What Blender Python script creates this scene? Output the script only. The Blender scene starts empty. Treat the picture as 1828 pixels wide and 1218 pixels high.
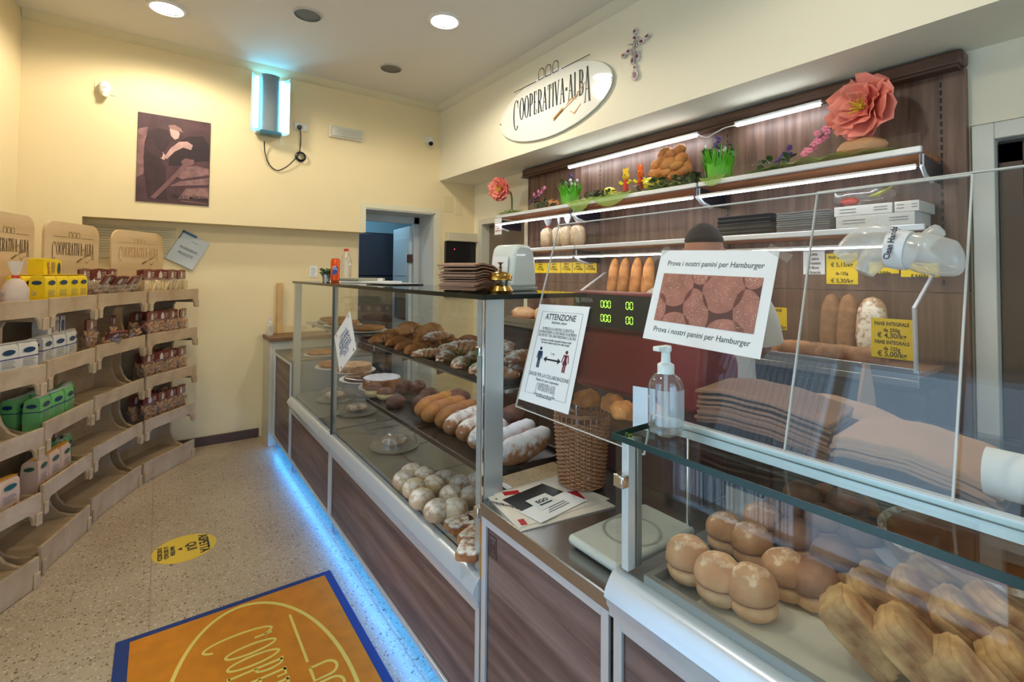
import bpy, math, random
from mathutils import Vector, Matrix, noise
random.seed(7)
R = math.radians
PI = math.pi
scene = bpy.context.scene
COL = scene.collection

# ------------------------------------------------------------------ camera
EYE = Vector((0, 0, 1.45))
F_PX, CX, CY = 867.68, 914.0, 465.43
YAW, PITCH, ROLL = R(35.935), R(1.604), R(0.468)


def cam_matrix():
    cy, sy = math.cos(YAW), math.sin(YAW)
    A = Matrix(((cy, -sy, 0), (0, 0, 1), (sy, cy, 0)))
    cp, sp = math.cos(PITCH), math.sin(PITCH)
    P = Matrix(((1, 0, 0), (0, cp, -sp), (0, sp, cp)))
    cr, sr = math.cos(ROLL), math.sin(ROLL)
    Q = Matrix(((cr, sr, 0), (-sr, cr, 0), (0, 0, 1)))
    return Q @ P @ A


CM = cam_matrix()            # rows: right, up, forward
cam_data = bpy.data.cameras.new('camera')
cam = bpy.data.objects.new('camera', cam_data)
COL.objects.link(cam)
rt, up, fw = CM[0], CM[1], CM[2]
cam.matrix_world = Matrix(((rt[0], up[0], -fw[0], EYE[0]), (rt[1], up[1], -fw[1], EYE[1]),
                           (rt[2], up[2], -fw[2], EYE[2]), (0, 0, 0, 1)))
cam_data.sensor_fit = 'HORIZONTAL'
cam_data.sensor_width = 36
cam_data.lens = F_PX * 36 / 1828
cam_data.shift_y = (CY - 609) / 1828
cam_data.clip_start = 0.02
scene.camera = cam


def at(px, py, **k):
    """point of the room seen at a photo position, on the plane x=, y= or z="""
    d = CM.transposed() @ Vector(((px - CX) / F_PX, (CY - py) / F_PX, 1.0))
    (a, v), = k.items()
    i = 'xyz'.index(a)
    return EYE + d * ((v - EYE[i]) / d[i])


# ------------------------------------------------------------------ look, world and daylight
vs = scene.view_settings
scene.display_settings.display_device = 'sRGB'
vs.view_transform = 'Standard'
vs.look = 'None'
vs.exposure = 0.0
vs.gamma = 1.0
vs.use_curve_mapping = False
scene.cycles.transparent_max_bounces = 40
scene.cycles.max_bounces = 8
scene.cycles.sample_clamp_indirect = 6.0

world = bpy.data.worlds.new('daylight_outside')
scene.world = world
world.use_nodes = True
bg = world.node_tree.nodes['Background']
bg.inputs[0].default_value = (0.50, 0.75, 1.0, 1)
bg.inputs[1].default_value = 3.6


def portal(name, loc, rot, sx, sy):
    l = bpy.data.lights.new(name, 'AREA')
    l.shape = 'RECTANGLE'
    l.size, l.size_y = sx, sy
    l.cycles.is_portal = True
    o = bpy.data.objects.new(name, l)
    COL.objects.link(o)
    o.location = loc
    o.rotation_euler = rot


# the street door in the left wall lets the daylight in
portal('daylight_portal', (-1.16, 1.15, 1.2), (0, R(-90), 0), 2.2, 1.5)
portal('daylight_portal', (0.6, -1.78, 1.35), (R(90), 0, 0), 2.4, 1.5)

LAMP_WARM = (1.0, 0.88, 0.69)
LAMP_POWER = 14.0
COOL = (0.80, 0.90, 1.0)


# ------------------------------------------------------------------ materials
def srgb(r, g, b):
    f = lambda c: (c / 255 / 12.92) if c / 255 <= 0.04045 else ((c / 255 + 0.055) / 1.055) ** 2.4
    return (f(r), f(g), f(b), 1)


MATS = {}


def nt(name):
    m = bpy.data.materials.new(name)
    m.use_nodes = True
    n = m.node_tree.nodes
    return m, n, m.node_tree.links, n['Principled BSDF']


def mat(name, rgb, rough=0.5, metal=0.0, bump=0.0, bscale=60, var=0.0, vscale=8, coat=0.0, emit=None, estr=0,
        spec=None, sss=0.0, rnd=0.0, trans=0.0):
    if name in MATS:
        return MATS[name]
    m, n, L, p = nt(name)
    c = srgb(*rgb)
    p.inputs['Base Color'].default_value = c
    p.inputs['Roughness'].default_value = rough
    p.inputs['Metallic'].default_value = metal
    p.inputs['Coat Weight'].default_value = coat
    if spec is not None:
        p.inputs['Specular IOR Level'].default_value = spec
    if trans:
        p.inputs['Transmission Weight'].default_value = trans
    if emit:
        p.inputs['Emission Color'].default_value = (*emit, 1)
        p.inputs['Emission Strength'].default_value = estr
    tc = n.new('ShaderNodeTexCoord')
    col = None
    if var:
        no = n.new('ShaderNodeTexNoise')
        no.inputs['Scale'].default_value = vscale
        no.inputs['Detail'].default_value = 5
        L.new(tc.outputs['Object'], no.inputs['Vector'])
        rp = n.new('ShaderNodeValToRGB')
        rp.color_ramp.elements[0].position = 0.3
        rp.color_ramp.elements[1].position = 0.7
        rp.color_ramp.elements[0].color = tuple(x * (1 - var) for x in c[:3]) + (1,)
        rp.color_ramp.elements[1].color = tuple(min(1, x * (1 + var)) for x in c[:3]) + (1,)
        L.new(no.outputs['Fac'], rp.inputs['Fac'])
        col = rp.outputs['Color']
    if rnd:
        oi = n.new('ShaderNodeObjectInfo')
        mp = n.new('ShaderNodeMapRange')
        mp.inputs['To Min'].default_value = 1 - rnd
        mp.inputs['To Max'].default_value = 1 + rnd
        L.new(oi.outputs['Random'], mp.inputs['Value'])
        hs = n.new('ShaderNodeHueSaturation')
        hs.inputs['Color'].default_value = c
        if col:
            L.new(col, hs.inputs['Color'])
        L.new(mp.outputs['Result'], hs.inputs['Value'])
        col = hs.outputs['Color']
    if col:
        L.new(col, p.inputs['Base Color'])
    if bump:
        nb = n.new('ShaderNodeTexNoise')
        nb.inputs['Scale'].default_value = bscale
        nb.inputs['Detail'].default_value = 4
        L.new(tc.outputs['Object'], nb.inputs['Vector'])
        b = n.new('ShaderNodeBump')
        b.inputs['Strength'].default_value = bump
        b.inputs['Distance'].default_value = 0.01
        L.new(nb.outputs['Fac'], b.inputs['Height'])
        L.new(b.outputs['Normal'], p.inputs['Normal'])
    MATS[name] = m
    return m


def mat_emit(name, rgb, strength):
    m = bpy.data.materials.new(name)
    m.use_nodes = True
    n = m.node_tree.nodes
    n.clear()
    e = n.new('ShaderNodeEmission')
    e.inputs[0].default_value = (*rgb, 1)
    e.inputs[1].default_value = strength
    o = n.new('ShaderNodeOutputMaterial')
    m.node_tree.links.new(e.outputs[0], o.inputs[0])
    return m


def mat_glass(name, tint=(1, 1, 1), rough=0.0, ior=1.45, film=0.0, film_col=(1, 1, 1), gain=1.0):
    """thin clear pane: fresnel mix of see-through and mirror, with an optional milky film"""
    m = bpy.data.materials.new(name)
    m.use_nodes = True
    n = m.node_tree.nodes
    L = m.node_tree.links
    n.clear()
    fr = n.new('ShaderNodeFresnel')
    ge = n.new('ShaderNodeNewGeometry')
    io = n.new('ShaderNodeMapRange')          # same fresnel from either side of a thin pane
    io.inputs['To Min'].default_value = ior
    io.inputs['To Max'].default_value = 1 / ior
    L.new(ge.outputs['Backfacing'], io.inputs['Value'])
    L.new(io.outputs['Result'], fr.inputs['IOR'])
    mu = n.new('ShaderNodeMath')
    mu.operation = 'MULTIPLY'
    mu.inputs[1].default_value = gain
    mu.use_clamp = True
    L.new(fr.outputs[0], mu.inputs[0])
    t = n.new('ShaderNodeBsdfTransparent')
    t.inputs[0].default_value = (*tint, 1)
    g = n.new('ShaderNodeBsdfGlossy')
    g.inputs['Roughness'].default_value = rough
    mx = n.new('ShaderNodeMixShader')
    L.new(mu.outputs[0], mx.inputs[0])
    L.new(t.outputs[0], mx.inputs[1])
    L.new(g.outputs[0], mx.inputs[2])
    out = mx
    if film:
        d = n.new('ShaderNodeBsdfDiffuse')
        d.inputs[0].default_value = (*film_col, 1)
        m2 = n.new('ShaderNodeMixShader')
        m2.inputs[0].default_value = film
        L.new(mx.outputs[0], m2.inputs[1])
        L.new(d.outputs[0], m2.inputs[2])
        out = m2
    o = n.new('ShaderNodeOutputMaterial')
    L.new(out.outputs[0], o.inputs[0])
    return m


def mat_grain(name, cols, axis='y', scale=1.0, rough=0.4, dist=2.5, stretch=14, skew=0.0, coat=0.0):
    """laminate or timber whose grain runs along one axis"""
    m, n, L, p = nt(name)
    tc = n.new('ShaderNodeTexCoord')
    mp = n.new('ShaderNodeMapping')
    s = {'x': (1, stretch, stretch), 'y': (stretch, 1, stretch), 'z': (stretch, stretch, 1)}[axis]
    mp.inputs['Scale'].default_value = tuple(v * scale for v in s)
    mp.inputs['Rotation'].default_value = (skew, 0, 0)
    L.new(tc.outputs['Object'], mp.inputs['Vector'])
    a = n.new('ShaderNodeTexNoise')
    a.inputs['Scale'].default_value = 1.0
    a.inputs['Detail'].default_value = 8
    a.inputs['Roughness'].default_value = 0.62
    a.inputs['Distortion'].default_value = dist * 0.15
    L.new(mp.outputs[0], a.inputs['Vector'])
    rp = n.new('ShaderNodeValToRGB')
    el = rp.color_ramp.elements
    pos = [0.28, 0.42, 0.54, 0.70]
    el[0].position, el[0].color = pos[0], srgb(*cols[0])
    el[1].position, el[1].color = pos[-1], srgb(*cols[-1])
    for q, c in zip(pos[1:-1], cols[1:-1]):
        e = el.new(q)
        e.color = srgb(*c)
    L.new(a.outputs['Fac'], rp.inputs['Fac'])
    L.new(rp.outputs['Color'], p.inputs['Base Color'])
    p.inputs['Roughness'].default_value = rough
    p.inputs['Coat Weight'].default_value = coat
    MATS[name] = m
    return m


def mat_crust(name, dark, light, top=None, topamt=0.55, rough=0.72, scale=14, ridges=0.0, coat=0.0):
    """baked crust, browner and paler in patches, with sugar or seeds lying on its upper side"""
    m, n, L, p = nt(name)
    tc = n.new('ShaderNodeTexCoord')
    no = n.new('ShaderNodeTexNoise')
    no.inputs['Scale'].default_value = scale
    no.inputs['Detail'].default_value = 6
    L.new(tc.outputs['Object'], no.inputs['Vector'])
    rp = n.new('ShaderNodeValToRGB')
    rp.color_ramp.elements[0].position = 0.32
    rp.color_ramp.elements[1].position = 0.68
    rp.color_ramp.elements[0].color = srgb(*dark)
    rp.color_ramp.elements[1].color = srgb(*light)
    L.new(no.outputs['Fac'], rp.inputs['Fac'])
    oi = n.new('ShaderNodeObjectInfo')
    mr = n.new('ShaderNodeMapRange')
    mr.inputs['To Min'].default_value = 0.82
    mr.inputs['To Max'].default_value = 1.15
    L.new(oi.outputs['Random'], mr.inputs['Value'])
    hs = n.new('ShaderNodeHueSaturation')
    L.new(mr.outputs['Result'], hs.inputs['Value'])
    L.new(rp.outputs['Color'], hs.inputs['Color'])
    col = hs.outputs['Color']
    if top:
        ge = n.new('ShaderNodeTexCoord')
        sx = n.new('ShaderNodeSeparateXYZ')
        L.new(ge.outputs['Normal'], sx.inputs[0])
        n2 = n.new('ShaderNodeTexNoise')
        n2.inputs['Scale'].default_value = 45
        n2.inputs['Detail'].default_value = 6
        L.new(tc.outputs['Object'], n2.inputs['Vector'])
        ad = n.new('ShaderNodeMath')
        ad.operation = 'MULTIPLY_ADD'
        L.new(sx.outputs['Z'], ad.inputs[0])
        ad.inputs[1].default_value = 0.35
        L.new(n2.outputs['Fac'], ad.inputs[2])
        r2 = n.new('ShaderNodeValToRGB')
        r2.color_ramp.elements[0].position = 0.95 - 0.45 * topamt
        r2.color_ramp.elements[1].position = min(1, 1.07 - topamt * 0.3)
        L.new(ad.outputs[0], r2.inputs['Fac'])
        mx = n.new('ShaderNodeMix')
        mx.data_type = 'RGBA'
        mx.inputs[7].default_value = srgb(*top)
        L.new(r2.outputs['Color'], mx.inputs[0])
        L.new(col, mx.inputs[6])
        col = mx.outputs[2]
    L.new(col, p.inputs['Base Color'])
    p.inputs['Roughness'].default_value = rough
    p.inputs['Coat Weight'].default_value = coat
    b = n.new('ShaderNodeBump')
    b.inputs['Strength'].default_value = 0.5
    b.inputs['Distance'].default_value = 0.004
    nb = n.new('ShaderNodeTexNoise')
    nb.inputs['Scale'].default_value = 90
    nb.inputs['Detail'].default_value = 4
    L.new(tc.outputs['Object'], nb.inputs['Vector'])
    L.new(nb.outputs['Fac'], b.inputs['Height'])
    L.new(b.outputs['Normal'], p.inputs['Normal'])
    MATS[name] = m
    return m


def mat_terrazzo():
    m, n, L, p = nt('terrazzo')
    tc = n.new('ShaderNodeTexCoord')
    base = n.new('ShaderNodeTexNoise')
    base.inputs['Scale'].default_value = 1.6
    base.inputs['Detail'].default_value = 8
    L.new(tc.outputs['Object'], base.inputs['Vector'])
    r0 = n.new('ShaderNodeValToRGB')
    r0.color_ramp.elements[0].position, r0.color_ramp.elements[0].color = 0.3, srgb(168, 146, 118)
    r0.color_ramp.elements[1].position, r0.color_ramp.elements[1].color = 0.7, srgb(188, 168, 140)
    L.new(base.outputs['Fac'], r0.inputs['Fac'])
    col = r0.outputs['Color']
    for sc, size, c, thr in ((85, 0.34, (120, 98, 76), 0.30), (48, 0.26, (112, 88, 66), 0.16), (110, 0.4, (210, 196, 172), 0.26),
                             (30, 0.2, (140, 112, 84), 0.12)):
        dn = n.new('ShaderNodeTexNoise')
        dn.inputs['Scale'].default_value = sc * 1.3
        L.new(tc.outputs['Object'], dn.inputs['Vector'])
        mxv = n.new('ShaderNodeMix')
        mxv.data_type = 'VECTOR'
        mxv.inputs[0].default_value = 0.015
        L.new(tc.outputs['Object'], mxv.inputs[4])
        L.new(dn.outputs['Color'], mxv.inputs[5])
        v = n.new('ShaderNodeTexVoronoi')
        v.inputs['Scale'].default_value = sc
        L.new(mxv.outputs[1], v.inputs['Vector'])
        lt = n.new('ShaderNodeMath')
        lt.operation = 'LESS_THAN'
        lt.inputs[1].default_value = size
        L.new(v.outputs['Distance'], lt.inputs[0])
        sp = n.new('ShaderNodeSeparateColor')
        L.new(v.outputs['Color'], sp.inputs[0])
        l2 = n.new('ShaderNodeMath')
        l2.operation = 'LESS_THAN'
        l2.inputs[1].default_value = thr
        L.new(sp.outputs[0], l2.inputs[0])
        mu = n.new('ShaderNodeMath')
        mu.operation = 'MULTIPLY'
        L.new(lt.outputs[0], mu.inputs[0])
        L.new(l2.outputs[0], mu.inputs[1])
        mx = n.new('ShaderNodeMix')
        mx.data_type = 'RGBA'
        mx.inputs[7].default_value = srgb(*c)
        L.new(mu.outputs[0], mx.inputs[0])
        L.new(col, mx.inputs[6])
        col = mx.outputs[2]
    br = n.new('ShaderNodeTexBrick')
    br.inputs['Scale'].default_value = 1.0
    br.inputs['Brick Width'].default_value = 0.8
    br.inputs['Row Height'].default_value = 0.8
    br.inputs['Mortar Size'].default_value = 0.0022
    br.offset = 0
    L.new(tc.outputs['Object'], br.inputs['Vector'])
    mx = n.new('ShaderNodeMix')
    mx.data_type = 'RGBA'
    mx.inputs[7].default_value = srgb(156, 136, 110)
    L.new(br.outputs['Fac'], mx.inputs[0])
    L.new(col, mx.inputs[6])
    L.new(mx.outputs[2], p.inputs['Base Color'])
    p.inputs['Roughness'].default_value = 0.33
    return m


GRAIN_Y = mat_grain('laminate_grain', [(70, 54, 52), (94, 74, 72), (118, 96, 93), (142, 120, 116)], 'y', 1.1, 0.42, 3, 16, skew=R(-7))
GRAIN_Z = mat_grain('panel_grain', [(72, 50, 40), (92, 66, 54), (112, 84, 70), (130, 102, 86)], 'z', 1.3, 0.45, 2, 18)
GRAIN_DK = mat_grain('cornice_grain', [(70, 46, 36), (86, 60, 48), (98, 70, 56), (112, 82, 66)], 'y', 1.4, 0.45, 2, 18)
PLY = mat_grain('birch_ply', [(176, 146, 110), (188, 158, 122), (198, 170, 134), (208, 182, 146)], 'y', 0.8, 0.5, 2, 9)
PLY_X = mat_grain('birch_board', [(200, 164, 112), (210, 176, 126), (218, 186, 138), (226, 196, 150)], 'x', 0.8, 0.5, 2, 9)
SLAT = mat_grain('slatted_wood', [(120, 74, 44), (150, 98, 62), (170, 116, 76), (190, 134, 92)], 'y', 2.0, 0.4, 2, 20)
WALLM = mat('wall_plaster', (237, 219, 174), 0.85, bump=0.03, bscale=200, var=0.02, vscale=3)
BULKM = mat('bulkhead_plaster', (240, 234, 212), 0.85, bump=0.03, bscale=200)
CEILM = mat('ceiling_plaster', (226, 222, 212), 0.9, bump=0.02, bscale=200)
FLOORM = mat_terrazzo()
WHITE = mat('white_paint', (232, 232, 226), 0.5)
BONE = mat('bone_plastic', (226, 220, 200), 0.4)
ALU = mat('anodised_aluminium', (214, 218, 222), 0.32, 0.55)
ALU_W = mat('pale_aluminium', (226, 232, 238), 0.3, 0.25, coat=0.3)
STEEL = mat('brushed_steel', (168, 166, 162), 0.26, 0.9, bump=0.02, bscale=300)
STEEL_D = mat('dull_steel', (150, 148, 140), 0.35, 0.8)
CHROME = mat('chrome', (220, 220, 222), 0.1, 1.0)
BLACK = mat('black_plastic', (22, 22, 24), 0.35)
DARKTRAY = mat('dark_tray', (52, 42, 36), 0.45, 0.2)
BROWNBASE = mat('skirting_brown', (84, 62, 54), 0.5)
PAPER = mat('white_paper', (236, 238, 238), 0.7)
YELLOW = mat('yellow_card', (250, 214, 20), 0.4)
INK = mat('black_ink', (28, 30, 36), 0.6)
INKG = mat('grey_ink', (110, 112, 116), 0.6)
BRASS = mat('brass', (190, 150, 78), 0.18, 1.0)
GLASS = mat_glass('clear_glass', (0.985, 0.995, 0.99), gain=0.5)
GLASS_FRONT = mat_glass('case_front_glass', (0.97, 0.985, 0.98), gain=0.8)
PLEXI = mat_glass('acrylic_sheet', (0.97, 0.97, 0.965), film=0.006, film_col=(0.9, 0.9, 0.9), gain=0.55)
GLASS_EDGE = mat('green_glass_edge', (6, 50, 46), 0.3)
PLEXI_EDGE = mat('acrylic_edge', (206, 206, 200), 0.2)
FILM = mat_glass('cellophane', (0.98, 0.98, 0.98), rough=0.12, ior=1.5, film=0.05, film_col=(0.9, 0.88, 0.85), gain=1.6)
MILKY = mat_glass('milky_polythene', (0.96, 0.96, 0.95), rough=0.2, film=0.30, film_col=(0.92, 0.90, 0.84), gain=1.5)
TULLE = mat_glass('green_tulle', (0.85, 0.95, 0.75), rough=0.4, film=0.45, film_col=(0.35, 0.52, 0.12), gain=0.5)
PETCLEAR = mat_glass('clear_bottle', (0.97, 0.99, 1.0), film=0.03, film_col=(0.9, 0.95, 1), gain=1.5)
KRAFT = mat('kraft_paper', (176, 138, 104), 0.75, var=0.08, vscale=5, rnd=0.1)
KRAFT_D = mat('kraft_paper_dark', (146, 108, 84), 0.75, var=0.08, vscale=5, rnd=0.12)
LED_W = mat_emit('led_white', (0.86, 0.92, 1.0), 26.0)
LED_CASE = mat_emit('case_led', (0.95, 0.97, 1.0), 9.0)
LED_B = mat_emit('led_blue', (0.015, 0.30, 1.0), 34.0)
LED_UV = mat_emit('uv_tube', (0.16, 0.66, 1.0), 20.0)
LENS_W = mat_emit('lamp_lens', (1.0, 0.97, 0.9), 24.0)
CRUST = mat_crust('crust_brown', (120, 66, 34), (196, 128, 72))
CRUST_GOLD = mat_crust('crust_golden', (150, 84, 36), (214, 148, 78), coat=0.1)
CRUST_SUGAR = mat_crust('crust_sugared', (134, 78, 44), (200, 140, 92), (246, 240, 234), 0.62)
CRUST_PALE = mat_crust('crust_pale', (202, 150, 100), (228, 188, 146))
CRUST_BUN = mat_crust('crust_bun', (176, 118, 76), (222, 178, 134), (236, 208, 176), 0.35, rough=0.8, scale=9)
CRUST_ICED = mat_crust('crust_iced', (150, 96, 62), (190, 140, 96), (236, 236, 240), 0.92)
CRUST_DARK = mat_crust('crust_dark', (78, 46, 34), (128, 80, 58), coat=0.15)
CRUST_FLOUR = mat_crust('crust_floured', (158, 110, 70), (206, 168, 126), (240, 230, 214), 0.6)
CRUST_WM = mat_crust('crust_wholemeal', (138, 92, 60), (176, 126, 86), scale=25)
CRUMB = mat_crust('crumb', (206, 176, 110), (234, 212, 158))
PUFF = mat_crust('puff_pastry', (146, 92, 48), (216, 172, 112), scale=26, rough=0.75)
SUGARBALL = mat_crust('sugar_ball', (170, 140, 110), (205, 180, 150), (240, 232, 224), 0.75)
GREEN = mat('leaf_green', (52, 86, 40), 0.5, rnd=0.2)
GRASS = mat('grass_green', (92, 180, 36), 0.45)
EGG_Y = mat('egg_yellow', (236, 224, 28), 0.2, coat=0.4)
ORANGE = mat('orange_felt', (234, 112, 28), 0.6)


# ------------------------------------------------------------------ mesh builder
def frame(o, xd, yd):
    xd, yd = Vector(xd).normalized(), Vector(yd)
    n = xd.cross(yd).normalized()
    yd = n.cross(xd)
    M = Matrix.Identity(4)
    for i in range(3):
        M[i][0], M[i][1], M[i][2], M[i][3] = xd[i], yd[i], n[i], o[i]
    return M


def on_back(x, z, y=4.64):          # upright frame on the wall behind, seen from the room
    return frame((x, y, z), (1, 0, 0), (0, 0, 1))


def on_right(y, z, x=2.40):         # upright frame on a surface that faces the customers' side
    return frame((x, y, z), (0, -1, 0), (0, 0, 1))


class MB:
    def __init__(s):
        s.v, s.f, s.mi, s.cur = [], [], [], 0
        s.M = Matrix.Identity(4)

    def add(s, vs, fs):
        b = len(s.v)
        s.v += [s.M @ Vector(v) for v in vs]
        s.f += [tuple(b + i for i in f) for f in fs]
        s.mi += [s.cur] * len(fs)
        return s

    def box(s, x0, y0, z0, x1, y1, z1):
        v = [(x, y, z) for z in (z0, z1) for y in (y0, y1) for x in (x0, x1)]
        return s.add(v, [(0, 2, 3, 1), (4, 5, 7, 6), (0, 1, 5, 4), (2, 6, 7, 3), (0, 4, 6, 2), (1, 3, 7, 5)])

    def cbox(s, c, d):
        return s.box(*(c[i] - d[i] / 2 for i in range(3)), *(c[i] + d[i] / 2 for i in range(3)))

    def prism(s, poly, h0, h1, ax='z'):
        """polygon (2d) swept from h0 to h1 along an axis"""
        def P(a, b, h):
            return {'z': (a, b, h), 'x': (h, a, b), 'y': (a, h, b)}[ax]
        n = len(poly)
        v = [P(a, b, h0) for a, b in poly] + [P(a, b, h1) for a, b in poly]
        return s.add(v, [tuple(range(n))[::-1], tuple(range(n, 2 * n))] + [(i, (i + 1) % n, n + (i + 1) % n, n + i) for i in range(n)])

    def tube(s, pts, r, n=8, cap=True, closed=False, flat=1.0):
        pts = [Vector(p) for p in pts]
        m = len(pts)
        rs = r if isinstance(r, (list, tuple)) else [r] * m
        v, fs = [], []
        pn = None
        for i, p in enumerate(pts):
            if closed:
                t = pts[(i + 1) % m] - pts[i - 1]
            else:
                t = pts[min(i + 1, m - 1)] - pts[max(i - 1, 0)]
            t.normalize()
            if pn is None:
                a = Vector((0, 0, 1)) if abs(t.z) < 0.9 else Vector((1, 0, 0))
                u = t.cross(a).normalized()
            else:
                u = (pn - t * pn.dot(t)).normalized()
            pn = u
            w = t.cross(u)
            for k in range(n):
                a = 2 * PI * k / n
                v.append(p + u * (rs[i] * math.cos(a)) + w * (rs[i] * flat * math.sin(a)))
        for i in range(m if closed else m - 1):
            j = (i + 1) % m
            for k in range(n):
                fs.append((i * n + k, i * n + (k + 1) % n, j * n + (k + 1) % n, j * n + k))
        if cap and not closed:
            fs.append(tuple(range(n))[::-1])
            fs.append(tuple((m - 1) * n + k for k in range(n)))
        return s.add(v, fs)

    def lathe(s, prof, n=32, c=(0, 0, 0), sx=1, sy=1, cap=True):
        v, fs = [], []
        m = len(prof)
        for r, z in prof:
            for k in range(n):
                a = 2 * PI * k / n
                v.append((c[0] + r * sx * math.cos(a), c[1] + r * sy * math.sin(a), c[2] + z))
        for i in range(m - 1):
            for k in range(n):
                fs.append((i * n + k, i * n + (k + 1) % n, (i + 1) * n + (k + 1) % n, (i + 1) * n + k))
        if cap and prof[0][0] > 1e-6:
            fs.append(tuple(range(n))[::-1])
        if cap and prof[-1][0] > 1e-6:
            fs.append(tuple((m - 1) * n + k for k in range(n)))
        return s.add(v, fs)

    def blob(s, c, r, nu=20, nv=12, fn=None, p=1.0):
        """ellipsoid, optionally squared off (p<1) and shaped by fn(direction)->factor"""
        v, fs = [], []
        sg = lambda x: math.copysign(abs(x) ** p, x)
        for j in range(nv + 1):
            th = PI * j / nv - PI / 2
            for k in range(nu):
                a = 2 * PI * k / nu
                d = Vector((sg(math.cos(th)) * sg(math.cos(a)), sg(math.cos(th)) * sg(math.sin(a)), sg(math.sin(th))))
                q = fn(d) if fn else 1.0
                v.append((c[0] + r[0] * d.x * q, c[1] + r[1] * d.y * q, c[2] + r[2] * d.z * q))
        for j in range(nv):
            for k in range(nu):
                fs.append((j * nu + k, j * nu + (k + 1) % nu, (j + 1) * nu + (k + 1) % nu, (j + 1) * nu + k))
        return s.add(v, fs)

    def ribbon(s, pts, w, h=0.001, closed=False):
        """flat drawn line in the local xy plane; w may be one width or a list"""
        n = len(pts)
        ws = w if isinstance(w, (list, tuple)) else [w] * n
        P = [Vector((p[0], p[1])) for p in pts]
        v = []
        for i, p in enumerate(P):
            a = P[i - 1] if (closed or i) else p
            b = P[(i + 1) % n] if (closed or i < n - 1) else p
            t = (b - a)
            t = t.normalized() if t.length > 1e-9 else Vector((1, 0))
            q = Vector((-t.y, t.x)) * ws[i] / 2
            for z in (0, h):
                v.append((p.x + q.x, p.y + q.y, z))
                v.append((p.x - q.x, p.y - q.y, z))
        fs = []
        for i in range(n if closed else n - 1):
            a, b = 4 * i, 4 * ((i + 1) % n)
            fs += [(a + 2, a + 3, b + 3, b + 2), (a, a + 2, b + 2, b), (a + 3, a + 1, b + 1, b + 3), (a + 1, a, b, b + 1)]
        return s.add(v, fs)

    def flat(s, poly, z=0.0, h=0.0006):
        return s.prism(poly, z, z + h)

    def text(s, body, size, M=None, sx=1.0, align='CENTER', ext=0.0006, bold=0.0, shear=0.0):
        c = bpy.data.curves.new('t', 'FONT')
        c.body = body
        c.size = size
        c.align_x = align
        c.extrude = ext / 2
        c.offset = bold
        c.shear = shear
        c.resolution_u = 3
        o = bpy.data.objects.new('t', c)
        me = bpy.data.meshes.new_from_object(o)
        keep = s.M
        s.M = keep @ (M or Matrix.Identity(4)) @ Matrix.Diagonal((sx, 1, 1, 1)) @ Matrix.Translation((0, 0, ext / 2))
        s.add([tuple(q.co) for q in me.vertices], [tuple(p.vertices) for p in me.polygons])
        s.M = keep
        bpy.data.objects.remove(o)
        bpy.data.curves.remove(c)
        bpy.data.meshes.remove(me)
        return s

    def build(s, name, material, parent=None, smooth=True, bevel=0.0, sub=0, ang=38):
        me = bpy.data.meshes.new(name)
        me.from_pydata([tuple(q) for q in s.v], [], s.f)
        me.validate()
        for m in (material if isinstance(material, (list, tuple)) else [material]):
            me.materials.append(m)
        if isinstance(material, (list, tuple)) and len(me.polygons) == len(s.mi):
            me.polygons.foreach_set('material_index', s.mi)
        if smooth:
            me.polygons.foreach_set('use_smooth', [True] * len(me.polygons))
            me.set_sharp_from_angle(angle=R(ang))
        me.update()
        o = bpy.data.objects.new(name, me)
        COL.objects.link(o)
        if parent:
            o.parent = parent
        if bevel:
            b = o.modifiers.new('bevel', 'BEVEL')
            b.width = bevel
            b.segments = 2
            b.limit_method = 'ANGLE'
        if sub:
            d = o.modifiers.new('subsurf', 'SUBSURF')
            d.levels = d.render_levels = sub
        return o


def tag(o, label, cat, group=None, kind=None):
    o['label'] = label
    o['category'] = cat
    if group:
        o['group'] = group
    if kind:
        o['kind'] = kind
    return o


def thing(name, label, cat, loc=(0, 0, 0), rz=0.0, group=None):
    o = bpy.data.objects.new(name, None)
    o.empty_display_size = 0.05
    COL.objects.link(o)
    o.location = loc
    o.rotation_euler = (0, 0, rz)
    return tag(o, label, cat, group)


def struct(name, mb, m, **k):
    o = mb.build(name, m, **k)
    o['kind'] = 'structure'
    return o


def dup(root, loc, rot=(0, 0, 0), label=None, group=None, scale=None):
    def cp(o, par):
        c = o.copy()
        COL.objects.link(c)
        c.parent = par
        for ch in list(kids.get(o.name, [])):
            cp(ch, c)
        return c
    kids = {}
    todo = [root]
    while todo:
        q = todo.pop()
        ks = list(q.children)
        kids[q.name] = ks
        todo += ks
    c = cp(root, None)
    c.location = loc
    c.rotation_euler = rot
    if scale:
        c.scale = (scale,) * 3 if not isinstance(scale, tuple) else scale
    if label:
        c['label'] = label
    if group:
        c['group'] = group
    return c


class Proto:
    """first use places the thing itself, later uses place copies"""
    def __init__(s, maker):
        s.o, s.maker = None, maker

    def put(s, loc, rot=(0, 0, 0), label=None, group=None, scale=None):
        if s.o is None:
            s.o = s.maker()
            o = s.o
            o.location = loc
            o.rotation_euler = rot
            if scale:
                o.scale = (scale,) * 3 if not isinstance(scale, tuple) else scale
            if label:
                o['label'] = label
            if group:
                o['group'] = group
            return o
        return dup(s.o, loc, rot, label, group, scale)


# ------------------------------------------------------------------ the shop's wordmark, drawn letter by letter
def _arc(cx, cy, rx, ry, a0, a1, n=14):
    return [(cx + rx * math.cos(R(a0 + (a1 - a0) * i / n)), cy + ry * math.sin(R(a0 + (a1 - a0) * i / n))) for i in range(n + 1)]


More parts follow.
